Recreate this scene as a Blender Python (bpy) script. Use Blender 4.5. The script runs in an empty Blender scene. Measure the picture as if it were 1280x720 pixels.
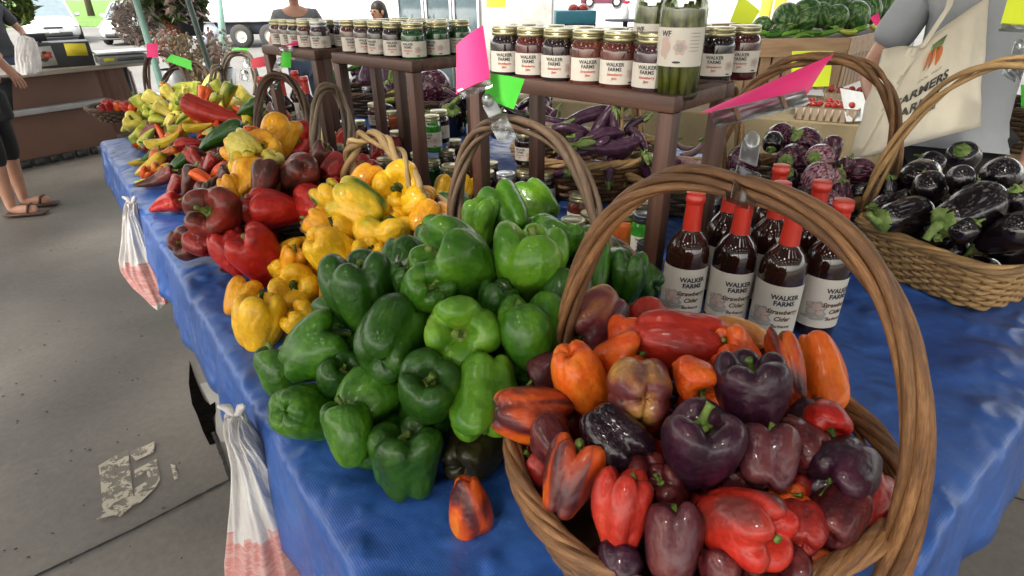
import bpy, bmesh, math, random
from mathutils import Vector, Matrix, Quaternion
R = math.radians
rnd = random.Random(7)
S = bpy.context.scene
COL = S.collection
H, T = 1.47, 0.82                      # camera height, table height
F = 720.0
PITCH, ROLL = R(27.5), R(0.6)
# ---------------------------------------------------------------- camera
cd = bpy.data.cameras.new('camera'); cam = bpy.data.objects.new('camera', cd); COL.objects.link(cam)
cd.sensor_width = 36; cd.lens = 36*F/1280; cd.clip_start = .02; cd.clip_end = 2000
fw = Vector((0, math.cos(PITCH), -math.sin(PITCH))); rt0 = Vector((1, 0, 0)); up0 = rt0.cross(fw)
rt = rt0*math.cos(ROLL) - up0*math.sin(ROLL)
rt = rt.normalized(); up = rt.cross(fw).normalized()
m = Matrix((rt, up, -fw)).transposed().to_4x4(); m.translation = (0, 0, H); cam.matrix_world = m
S.camera = cam
CP = Vector((0, 0, H))
def ray(u, v): return fw + rt*((u-640)/F) - up*((v-360)/F)
def W(u, v, t): return CP + ray(u, v)*t
def atz(u, v, z):
    d = ray(u, v); return CP + d*((z-H)/d.z)
def proj(p):
    q = Vector(p)-CP; t = q.dot(fw); return (640+F*q.dot(rt)/t, 360-F*q.dot(up)/t, t)
UD = Vector((-.606, .795, 0)); VD = Vector((.795, .606, 0))      # along / across the tables
def UV(u, v, z=0): return UD*u + VD*v + Vector((0, 0, z))
# ---------------------------------------------------------------- materials
MATS = {}
def nodes(name):
    mt = bpy.data.materials.new(name); mt.use_nodes = True; nt = mt.node_tree
    return mt, nt, nt.nodes['Principled BSDF']
def N(nt, typ, **kw):
    n = nt.nodes.new(typ)
    for k, v in kw.items():
        if k in n.inputs: n.inputs[k].default_value = v
        else: setattr(n, k, v)
    return n
def ramp(nt, fac, stops):
    r = nt.nodes.new('ShaderNodeValToRGB'); e = r.color_ramp.elements
    while len(e) < len(stops): e.new(.5)
    for i, (p, c) in enumerate(stops):
        e[i].position = p; e[i].color = (*c[:3], 1)
    nt.links.new(fac, r.inputs[0]); return r.outputs[0]
def coords(nt, kind='Object', scale=(1, 1, 1), rand=False):
    tc = nt.nodes.new('ShaderNodeTexCoord'); mp = nt.nodes.new('ShaderNodeMapping'); mp.inputs['Scale'].default_value = scale
    nt.links.new(tc.outputs[kind], mp.inputs['Vector'])
    if rand:
        oi = nt.nodes.new('ShaderNodeObjectInfo'); mu = N(nt, 'ShaderNodeMath', operation='MULTIPLY'); mu.inputs[1].default_value = 37.0
        nt.links.new(oi.outputs['Random'], mu.inputs[0]); nt.links.new(mu.outputs[0], mp.inputs['Location'])
    return mp.outputs[0]
def noise(nt, vec, scale=5, detail=4, rough=.5, dist=0):
    n = N(nt, 'ShaderNodeTexNoise'); n.inputs['Scale'].default_value = scale; n.inputs['Detail'].default_value = detail
    n.inputs['Roughness'].default_value = rough; n.inputs['Distortion'].default_value = dist
    nt.links.new(vec, n.inputs['Vector']); return n.outputs['Fac']
def bump(nt, b, fac, strength=.3, dist=.01):
    bn = N(nt, 'ShaderNodeBump'); bn.inputs['Strength'].default_value = strength; bn.inputs['Distance'].default_value = dist
    nt.links.new(fac, bn.inputs['Height']); nt.links.new(bn.outputs[0], b.inputs['Normal']); return bn
def plain(name, col, rough=.5, metal=0, var=.25, scale=6, coat=0, spec=.5, bmp=0, kind='Object', emit=None, fine=0):
    if name in MATS: return MATS[name]
    mt, nt, b = nodes(name)
    f = noise(nt, coords(nt, kind, rand=True), scale, 5, .6)
    a = tuple(max(0, c*(1-var)) for c in col); d = tuple(min(1, c*(1+var)) for c in col)
    nt.links.new(ramp(nt, f, [(.3, a), (.7, d)]), b.inputs['Base Color'])
    b.inputs['Roughness'].default_value = rough; b.inputs['Metallic'].default_value = metal
    b.inputs['Coat Weight'].default_value = coat; b.inputs['Coat Roughness'].default_value = .06
    b.inputs['Specular IOR Level'].default_value = spec
    if bmp: bump(nt, b, noise(nt, coords(nt, kind), fine or scale*6, 4), bmp, .004)
    MATS[name] = mt; return mt
def skin_veg(name, stops, scale=(1.2, 1.2, .5), nscale=1.6, rough=.36, coat=.22, bmp=.12, dist=.35, streak=0):
    """Glossy vegetable skin: patches of colour run along the fruit."""
    if name in MATS: return MATS[name]
    mt, nt, b = nodes(name)
    vec = coords(nt, 'Object', scale, rand=True)
    f = noise(nt, vec, nscale, 1.3, .4, dist*.5)
    if streak:
        v2 = coords(nt, 'Object', (9, 9, .8), rand=True); f2 = noise(nt, v2, 1.5, 3)
        mx = N(nt, 'ShaderNodeMix', data_type='FLOAT'); mx.inputs[0].default_value = streak
        nt.links.new(f, mx.inputs[2]); nt.links.new(f2, mx.inputs[3]); f = mx.outputs[0]
    mo = N(nt, 'ShaderNodeMix', data_type='RGBA'); mo.blend_type = 'MULTIPLY'; mo.inputs[0].default_value = 1; nt.links.new(ramp(nt, f, stops), mo.inputs[6])
    nt.links.new(ramp(nt, noise(nt, coords(nt, 'Object', scale, rand=True), 7, 4, .6), [(.3, (.80, .82, .80)), (.68, (1.10, 1.08, 1.06))]), mo.inputs[7]); nt.links.new(mo.outputs[2], b.inputs['Base Color'])
    fr = noise(nt, coords(nt, 'Object', rand=True), 3, 4)
    rr = N(nt, 'ShaderNodeMapRange'); rr.inputs['To Min'].default_value = rough*.6; rr.inputs['To Max'].default_value = rough*1.7
    nt.links.new(fr, rr.inputs[0]); nt.links.new(rr.outputs[0], b.inputs['Roughness'])
    b.inputs['Coat Weight'].default_value = coat; b.inputs['Coat Roughness'].default_value = .07; b.inputs['Specular IOR Level'].default_value = .26
    bump(nt, b, noise(nt, coords(nt, 'Object', rand=True), 2.6, 1.6, .45), bmp, .25)
    MATS[name] = mt; return mt
def fibre(name, c1, c2, c3, rough=.6):
    """Cane or bark: grain that runs along the strand's own length (UV)."""
    if name in MATS: return MATS[name]
    mt, nt, b = nodes(name)
    f = noise(nt, coords(nt, 'UV', (9, 2.2, 1), rand=True), 2.0, 6, .65)
    g = noise(nt, coords(nt, 'UV', (30, 14, 1), rand=True), 2.0, 4, .6)
    mx = N(nt, 'ShaderNodeMix', data_type='FLOAT'); mx.inputs[0].default_value = .45
    nt.links.new(f, mx.inputs[2]); nt.links.new(g, mx.inputs[3])
    st = N(nt, 'ShaderNodeMix', data_type='RGBA'); st.blend_type = 'MULTIPLY'; st.inputs[0].default_value = 1; nt.links.new(ramp(nt, mx.outputs[0], [(.3, c1), (.5, c2), (.68, c3)]), st.inputs[6])
    nt.links.new(ramp(nt, noise(nt, coords(nt, 'UV', (1.1, .15, 1), rand=True), 1.3, 3, .5), [(.32, (.50, .47, .45)), (.5, (.95, .93, .9)), (.68, (1.35, 1.32, 1.25))]), st.inputs[7]); nt.links.new(st.outputs[2], b.inputs['Base Color'])
    b.inputs['Roughness'].default_value = rough
    bump(nt, b, g, .5, .002)
    MATS[name] = mt; return mt
def clear(name, tint=(1, 1, 1), amt=.12, rough=.05):
    if name in MATS: return MATS[name]
    mt = bpy.data.materials.new(name); mt.use_nodes = True; nt = mt.node_tree; nt.nodes.clear()
    o = nt.nodes.new('ShaderNodeOutputMaterial'); t = nt.nodes.new('ShaderNodeBsdfTransparent'); g = nt.nodes.new('ShaderNodeBsdfGlossy')
    t.inputs[0].default_value = (*tint, 1); g.inputs['Roughness'].default_value = rough
    lw = N(nt, 'ShaderNodeLayerWeight'); lw.inputs[0].default_value = .3
    mr = N(nt, 'ShaderNodeMapRange'); mr.inputs['To Min'].default_value = amt; mr.inputs['To Max'].default_value = .8
    nt.links.new(lw.outputs['Fresnel'], mr.inputs[0])
    mx = nt.nodes.new('ShaderNodeMixShader'); nt.links.new(mr.outputs[0], mx.inputs[0]); nt.links.new(t.outputs[0], mx.inputs[1]); nt.links.new(g.outputs[0], mx.inputs[2])
    nt.links.new(mx.outputs[0], o.inputs[0]); MATS[name] = mt; return mt
# ---------------------------------------------------------------- mesh builder
class MB:
    def __init__(s): s.v = []; s.f = []; s.mi = []; s.uv = []
    def add(s, vs, fs, mi=0, uv=None):
        o = len(s.v); s.v += [tuple(p) for p in vs]
        for k, f in enumerate(fs):
            s.f.append(tuple(i+o for i in f)); s.mi.append(mi); s.uv.append(uv[k] if uv else None)
    def box(s, c, d, mi=0, rot=None, bev=0):
        x, y, z = (q/2 for q in d); c = Vector(c); M = rot or Matrix.Identity(3)
        if bev <= 0:
            vs = [M @ Vector((a*x, b*y, e*z))+c for a in (-1, 1) for b in (-1, 1) for e in (-1, 1)]
            s.add(vs, [(0, 1, 3, 2), (4, 6, 7, 5), (0, 4, 5, 1), (2, 3, 7, 6), (0, 2, 6, 4), (1, 5, 7, 3)], mi); return
        bm = bmesh.new(); bmesh.ops.create_cube(bm, size=1); bmesh.ops.scale(bm, vec=Vector(d), verts=bm.verts)
        bmesh.ops.bevel(bm, geom=bm.edges[:], offset=bev, segments=2, affect='EDGES', profile=.5)
        bm.verts.index_update(); s.add([M @ q.co + c for q in bm.verts], [[q.index for q in f.verts] for f in bm.faces], mi); bm.free()
    def bar(s, a, b, w, d, mi=0, upv=Vector((0, 0, 1))):
        a, b = Vector(a), Vector(b); z = (b-a); L = z.length; z.normalize()
        x = upv.cross(z)
        if x.length < 1e-3: x = Vector((1, 0, 0)).cross(z)
        x.normalize(); y = z.cross(x)
        s.box((a+b)/2, (w, d, L), mi, Matrix((x, y, z)).transposed())
    def tube(s, pts, rad, sides=6, closed=False, mi=0, cap=True, flat=1.0, u0=0):
        n = len(pts); pts = [Vector(p) for p in pts]
        rr = rad if isinstance(rad, (list, tuple)) else [rad]*n
        tang = []
        for i in range(n):
            a = pts[(i-1) % n] if closed or i > 0 else pts[i]; b = pts[(i+1) % n] if closed or i < n-1 else pts[i]
            t = b-a; tang.append(t.normalized() if t.length > 1e-9 else Vector((0, 0, 1)))
        nr = tang[0].orthogonal().normalized(); vs = []; ln = u0; lens = []
        for i in range(n):
            if i: ln += (pts[i]-pts[i-1]).length
            lens.append(ln)
            nr = (nr - tang[i]*nr.dot(tang[i])); nr = nr.normalized() if nr.length > 1e-6 else tang[i].orthogonal().normalized()
            bn = tang[i].cross(nr)
            for k in range(sides):
                a = 2*math.pi*k/sides
                vs.append(pts[i] + (nr*math.cos(a) + bn*math.sin(a)*flat)*rr[i])
        fs = []; uv = []
        for i in range(n if closed else n-1):
            j = (i+1) % n; l2 = lens[j] if j else lens[-1]+(pts[0]-pts[-1]).length
            for k in range(sides):
                k2 = (k+1) % sides
                fs.append((i*sides+k, j*sides+k, j*sides+k2, i*sides+k2))
                uv.append([(lens[i], k/sides), (l2, k/sides), (l2, (k+1)/sides), (lens[i], (k+1)/sides)])
        if cap and not closed:
            fs.append(tuple(range(sides))[::-1]); uv.append([(0, 0)]*sides)
            fs.append(tuple((n-1)*sides+k for k in range(sides))); uv.append([(ln, 0)]*sides)
        s.add(vs, fs, mi, uv)
    def lathe(s, prof, seg=24, mi=0, M=None, a0=0, a1=2*math.pi, mifn=None):
        full = abs(a1-a0-2*math.pi) < 1e-6; n = seg if full else seg+1; vs = []
        for (r, z) in prof:
            for k in range(n):
                a = a0+(a1-a0)*k/seg; p = Vector((r*math.cos(a), r*math.sin(a), z)); vs.append(M @ p if M else p)
        o = len(s.v)
        for i in range(len(prof)-1):
            for k in range(seg):
                k2 = (k+1) % n if full else k+1
                s.f.append((o+i*n+k, o+i*n+k2, o+(i+1)*n+k2, o+(i+1)*n+k)); s.mi.append(mifn(i) if mifn else mi); s.uv.append(None)
        s.v += [tuple(p) for p in vs]
    def blob(s, c, r, seg=10, rings=7, mi=0, M=None):
        r = (r, r, r) if isinstance(r, (int, float)) else r; vs = []; c = Vector(c)
        for i in range(rings+1):
            th = math.pi*i/rings
            for k in range(seg):
                a = 2*math.pi*k/seg; p = Vector((r[0]*math.sin(th)*math.cos(a), r[1]*math.sin(th)*math.sin(a), r[2]*math.cos(th)))
                vs.append((M @ p if M else p)+c)
        fs = [(i*seg+k, (i+1)*seg+k, (i+1)*seg+(k+1) % seg, i*seg+(k+1) % seg) for i in range(rings) for k in range(seg)]
        s.add(vs, fs, mi)
    def mesh(s, name, mats, smooth=True, sub=0):
        me = bpy.data.meshes.new(name); me.from_pydata(s.v, [], s.f)
        for mt in (mats if isinstance(mats, (list, tuple)) else [mats]): me.materials.append(mt)
        me.polygons.foreach_set('material_index', s.mi)
        me.polygons.foreach_set('use_smooth', [smooth]*len(s.f))
        if any(u for u in s.uv):
            lay = me.uv_layers.new(name='UVMap'); i = 0
            for f, u in zip(s.f, s.uv):
                for k in range(len(f)):
                    lay.data[i].uv = u[k] if u else (0, 0); i += 1
        bm = bmesh.new(); bm.from_mesh(me); bmesh.ops.remove_doubles(bm, verts=bm.verts, dist=1e-6)
        bmesh.ops.recalc_face_normals(bm, faces=bm.faces); bm.to_mesh(me); bm.free(); me.update(); return me
    def build(s, name, mats, parent=None, smooth=True, sub=0, auto=None, loc=None):
        o = bpy.data.objects.new(name, s.mesh(name, mats, smooth)); COL.objects.link(o)
        if parent: o.parent = parent
        if loc is not None: o.location = loc
        if sub: md = o.modifiers.new('sub', 'SUBSURF'); md.levels = md.render_levels = sub
        if auto: sharp(o.data, auto)
        return o
def sharp(me, ang=35):
    bm = bmesh.new(); bm.from_mesh(me)
    for e in bm.edges:
        if len(e.link_faces) == 2 and e.calc_face_angle(0) > R(ang): e.smooth = False
    bm.to_mesh(me); bm.free()
def tag(o, label=None, cat=None, group=None, kind=None):
    if label: o['label'] = label
    if cat: o['category'] = cat
    if group: o['group'] = group
    if kind: o['kind'] = kind
    return o
def empty(name, loc=(0, 0, 0), rz=0, label=None, cat=None, group=None):
    o = bpy.data.objects.new(name, None); COL.objects.link(o); o.location = loc; o.rotation_euler = (0, 0, rz); o.empty_display_size = .05
    return tag(o, label, cat, group)
def copy_tree(o, parent=None):
    c = o.copy(); COL.objects.link(c)
    if parent: c.parent = parent; c.matrix_parent_inverse = o.matrix_parent_inverse.copy()
    for ch in list(o.children): copy_tree(ch, c)
    return c
def wipe(o):
    for ch in list(o.children): wipe(ch)
    bpy.data.objects.remove(o)
TXT = {}
def text_mesh(body, size=1.0, bold=0.0, shear=0.0):
    """(verts, faces) of flat lettering centred on x, baseline at y 0."""
    k = (body, size, bold, shear)
    if k in TXT: return TXT[k]
    c = bpy.data.curves.new('t', 'FONT'); c.body = body; c.size = size; c.align_x = 'CENTER'; c.offset = bold; c.shear = shear; c.resolution_u = 2; c.fill_mode = 'FRONT'
    o = bpy.data.objects.new('t', c); COL.objects.link(o); dg = bpy.context.evaluated_depsgraph_get(); dg.update()
    me = bpy.data.meshes.new_from_object(o.evaluated_get(dg))
    r = ([v.co.copy() for v in me.vertices], [tuple(p.vertices) for p in me.polygons])
    bpy.data.objects.remove(o); bpy.data.curves.remove(c); bpy.data.meshes.remove(me); TXT[k] = r; return r
# ---------------------------------------------------------------- produce meshes (unit size: about 2 wide, z from -1 to 1, stem at +z)
def catmull(pts, n):
    out = []; P = [pts[0]]+list(pts)+[pts[-1]]; m_ = len(pts)-1
    for i in range(n):
        t = i/(n-1)*m_; k = min(int(t), m_-1); f = t-k; p0, p1, p2, p3 = P[k:k+4]
        out.append(tuple(.5*((2*b)+(c-a)*f+(2*a-5*b+4*c-d)*f*f+(3*b-a-3*c+d)*f**3) for a, b, c, d in zip(p0, p1, p2, p3)))
    return out
def wob(r_, n=3):
    """Smooth random function on the unit ball."""
    t = [(Vector((r_.uniform(-1, 1), r_.uniform(-1, 1), r_.uniform(-1, 1)))*r_.uniform(1.2, 3.2), r_.uniform(0, 6.3)) for _ in range(n)]
    return lambda p: sum(math.sin(p.dot(a)+b) for a, b in t)/n
def bell_mesh(seed, lobes=4, taper=.8, crease=.3, dimple=.42, pinch=0.0):
    q = random.Random(seed); ns, nt = 26, 48
    prof = catmull([(.0, 1-dimple), (.13, 1-dimple*.98), (.32, .95-dimple*.42), (.56, 1.0), (.86, .92), (1.0, .62), (1.0, .2), (.5+.5*taper, -.3), (taper*.95, -.68), (taper*.74, -.93), (taper*.42, -.98), (taper*.18, -.86), (0, -.80)], ns)
    w = [q.uniform(.75, 1.25) for _ in range(lobes)]; tot = sum(w); edges = [0]
    for x in w: edges.append(edges[-1]+x/tot*2*math.pi)
    hl = [q.uniform(-.1, .12) for _ in range(lobes)]; rl = [q.uniform(-.12, .10) for _ in range(lobes)]; bl = [q.uniform(-.14, .14) for _ in range(lobes)]
    cd_ = [q.uniform(.55, 1.3) for _ in range(lobes)]
    wf = wob(q, 4); wg = wob(q, 4); wh = wob(q, 4); wk = wob(q, 5); bend = q.uniform(-.16, .16); sk = q.uniform(0, 6.3)
    dents = [(Vector((q.uniform(-1, 1), q.uniform(-1, 1), q.uniform(-.8, .6))).normalized(), q.uniform(.03, .10), q.uniform(.25, .5)) for _ in range(7)]
    mb = MB(); vs = []
    for i, (r, z) in enumerate(prof):
        s = i/(ns-1)
        cre = crease*(.50+.85*max(0, 1-abs(s-.22)/.24)+.8*max(0, (s-.60)/.40))
        cre *= min(1, s/.12)
        for k in range(nt):
            a = 2*math.pi*k/nt
            j = max(i_ for i_ in range(lobes) if edges[i_] <= a+1e-9)
            f = (a-edges[j])/(edges[j+1]-edges[j]); g = abs(2*f-1)             # 1 at the creases
            g0 = g**2.5; cdj = cd_[j] if f < .5 else cd_[(j+1) % lobes]
            sm = 1-g*g; L = hl[j]*sm; rr = r*(1-cre*g0*cdj*.75+rl[j]*sm)
            # squarish lobes
            zz = z + (L*max(0, z) - (.27*g0*cdj*math.exp(-((s-.25)/.15)**2))) + (.20*g0*cdj + bl[j]*sm)*max(0, (s-.6)/.4)*(1 if s < .93 else .4)
            p = Vector((rr*math.cos(a), rr*math.sin(a), zz)); n_ = p.normalized()
            d = 1+.075*wf(p*1.0)+.045*wg(p*2.3)+.018*wk(p*6)-sum(am*math.exp(-((n_-dv).length/sg_)**2) for dv, am, sg_ in dents)
            p = Vector((p.x*d, p.y*d, p.z*(1+.05*wh(p))))
            p.x += bend*(p.z**2)+pinch*.1*p.z*math.cos(sk); p.y += pinch*.1*p.z*math.sin(sk)
            vs.append(p)
    fs = [(i*nt+k, i*nt+(k+1) % nt, (i+1)*nt+(k+1) % nt, (i+1)*nt+k) for i in range(ns-1) for k in range(nt)]
    mb.add(vs, fs); me = mb.mesh('bell_pepper', VEG); me['dim'] = 1-dimple; return me
def stem_mesh(seed, zb, length=.6, thick=.12, bend=.25, calyx=.3, points=5):
    q = random.Random(seed*7+1); mb = MB(); a = q.uniform(0, 6.3); pts = []; rad = []
    for i in range(7):
        f = i/6; b = bend*f*f
        pts.append(Vector((b*math.cos(a), b*math.sin(a), zb-.03+length*f))); rad.append(thick*(1.25-.45*math.sin(f*2.2)+(.35 if i == 6 else 0)*.6))
    mb.tube(pts, rad, 9)
    rings = [(0.01, .06), (calyx*.5, .05), (calyx, .0), (calyx*1.12, -.05)]; n = points*6; vs = []
    for j, (r, z) in enumerate(rings):
        for k in range(n):
            an = 2*math.pi*k/n; st = abs(math.cos(an*points/2)) if j > 1 else 1
            rr = r*(.72+.28*st) if j > 1 else r
            vs.append((rr*math.cos(an), rr*math.sin(an), zb+z+.02*math.sin(3*an)))
    mb.add(vs, [(j*n+k, j*n+(k+1) % n, (j+1)*n+(k+1) % n, (j+1)*n+k) for j in range(3) for k in range(n)])
    return mb.mesh('stem', STEM)
def long_mesh(seed, prof, lobes=3, crease=.12, bend=.3, wobble=.06, n=26, nt=24):
    """Long peppers and eggplants: a lathe profile with soft folds and a bent axis."""
    q = random.Random(seed); pr = catmull(prof, n); wf = wob(q, 4); wg = wob(q, 4); ph = q.uniform(0, 6.3); ba = q.uniform(0, 6.3); vs = []; mb = MB()
    for i, (r, z) in enumerate(pr):
        for k in range(nt):
            a = 2*math.pi*k/nt; g = (.5+.5*math.cos(lobes*a+ph))**3 if lobes else 0
            rr = max(0, r)*(1-crease*g); p = Vector((rr*math.cos(a), rr*math.sin(a), z))
            d = 1+wobble*wf(Vector((p.x*2, p.y*2, p.z*3)))+wobble*.5*wg(Vector((p.x*4, p.y*4, p.z*7)))
            p = Vector((p.x*d, p.y*d, p.z)); o = bend*(z*z-.3); p.x += o*math.cos(ba); p.y += o*math.sin(ba); vs.append(p)
    mb.add(vs, [(i*nt+k, i*nt+(k+1) % nt, (i+1)*nt+(k+1) % nt, (i+1)*nt+k) for i in range(n-1) for k in range(nt)])
    top = pr[0][1]; o = bend*(top*top-.3); me = mb.mesh('fruit', VEG); me['dim'] = top; me['ox'] = o*math.cos(ba); me['oy'] = o*math.sin(ba); return me
VEG = bpy.data.materials.new('vegetable_skin')
STEM = skin_veg('pepper_stem', [(.3, (.07, .13, .018)), (.7, (.17, .23, .05))], nscale=3, rough=.45, coat=0, bmp=.2)
STEMDK = skin_veg('dark_stem', [(.3, (.012, .03, .005)), (.7, (.06, .10, .02))], nscale=3, rough=.5, coat=0, bmp=.2)
STEMEG = skin_veg('eggplant_stem', [(.3, (.09, .16, .03)), (.7, (.22, .30, .09))], nscale=3, rough=.5, coat=0, bmp=.2)
BELL = [bell_mesh(s, *a) for s, a in enumerate([(4, .80, .38), (3, .86, .42), (4, .70, .46, .5), (4, .82, .30), (4, .9, .34), (3, .74, .34, .36), (4, .78, .26, .5), (3, .85, .30, .4), (4, .86, .4, .46), (5, .84, .30, .42), (3, .66, .26, .3, 1), (4, .72, .36, .44, 1), (3, .8, .4, .5)])]
BSTEM = [stem_mesh(s, me['dim'], .30+.09*(s % 4), .10+.014*(s % 3), .12+.1*(s % 3), .25) for s, me in enumerate(BELL)]
BAN = [long_mesh(20+s, [(0, .93), (.17, .95), (.27, .8), (.27, .45), (.23, 0), (.18, -.45), (.09, -.85), (0, -1)], 3, .18, .16+.05*s) for s in range(3)]
BANST = [stem_mesh(40+s, .9, .22, .06, .08, .15) for s in range(3)]
POB = [long_mesh(30+s, [(0, .80), (.2, .86), (.44, .8), (.48, .5), (.40, 0), (.27, -.5), (.10, -.88), (0, -1)], 3, .26, .1+.05*s, .09) for s in range(3)]
POBST = [stem_mesh(50+s, .78, .34, .07, .1, .18) for s in range(3)]
HORN = [long_mesh(80+s, [(0, .86), (.16, .92), (.30, .84), (.33, .5), (.29, 0), (.20, -.5), (.09, -.88), (0, -1)], 3, .24, .15+.06*s, .09) for s in range(3)]
HORNST = [stem_mesh(85+s, .85, .28, .06, .1, .16) for s in range(3)]
EGG = [long_mesh(60+s, [(0, 1), (.28, .97), (.46, .8), (.56, .4), (.66, -.1), (.66, -.5), (.5, -.85), (.2, -.99), (0, -1)], 0, 0, .04, .03) for s in range(3)]
EGR = [long_mesh(65+s, [(0, .95), (.4, .92), (.78, .7), (.95, .25), (1, -.2), (.85, -.68), (.45, -.95), (0, -1)], 3, .05, .03, .03) for s in range(3)]
EGL = [long_mesh(70+s, [(0, 1), (.13, .98), (.19, .8), (.21, .4), (.235, -.1), (.25, -.5), (.19, -.85), (.07, -.98), (0, -1)], 0, 0, .25+.1*s, .03) for s in range(3)]
def egg_stem(seed, r, sc):
    q = random.Random(seed); mb = MB(); n = 40; vs = []
    rings = [(.05, 1.05), (r*.6, 1.03), (r*.95, .93), (r*1.12, .76), (r*1.2, .52)]
    for j, (rr, z) in enumerate(rings):
        for k in range(n):
            a = 2*math.pi*k/n; tip = abs(math.cos(a*2.5))**.7
            if j >= 3: z_ = z+(1-tip)*(.22 if j == 3 else .5); r2 = rr*(1-(1-tip)*.12)
            else: z_, r2 = z, rr
            vs.append((r2*1.02*math.cos(a), r2*1.02*math.sin(a), z_))
    mb.add(vs, [(j*n+k, j*n+(k+1) % n, (j+1)*n+(k+1) % n, (j+1)*n+k) for j in range(4) for k in range(n)])
    a = q.uniform(0, 6.3); b = q.uniform(.1, .4)
    mb.tube([Vector((b*(i/5)**2*math.cos(a)*sc, b*(i/5)**2*math.sin(a)*sc, 1.0+.55*sc*i/5)) for i in range(6)], [.13*sc*(1.6-.7*math.sin(i/5*2)) for i in range(6)], 8)
    return mb.mesh('stem', STEMEG)
EGGST = [egg_stem(s, .40, .9) for s in range(3)]; EGRST = [egg_stem(s+5, .46, .8) for s in range(3)]; EGLST = [egg_stem(s+9, .19, .55) for s in range(3)]
KIND = {'horn': ('long_pepper', 'chilli pepper', HORN, HORNST), 'bell': ('bell_pepper', 'bell pepper', BELL, BSTEM), 'banana': ('banana_pepper', 'chilli pepper', BAN, BANST), 'poblano': ('poblano_pepper', 'chilli pepper', POB, POBST),
        'egg': ('eggplant', 'eggplant', EGG, EGGST), 'round': ('round_eggplant', 'eggplant', EGR, EGRST), 'long': ('long_eggplant', 'eggplant', EGL, EGLST)}
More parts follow.
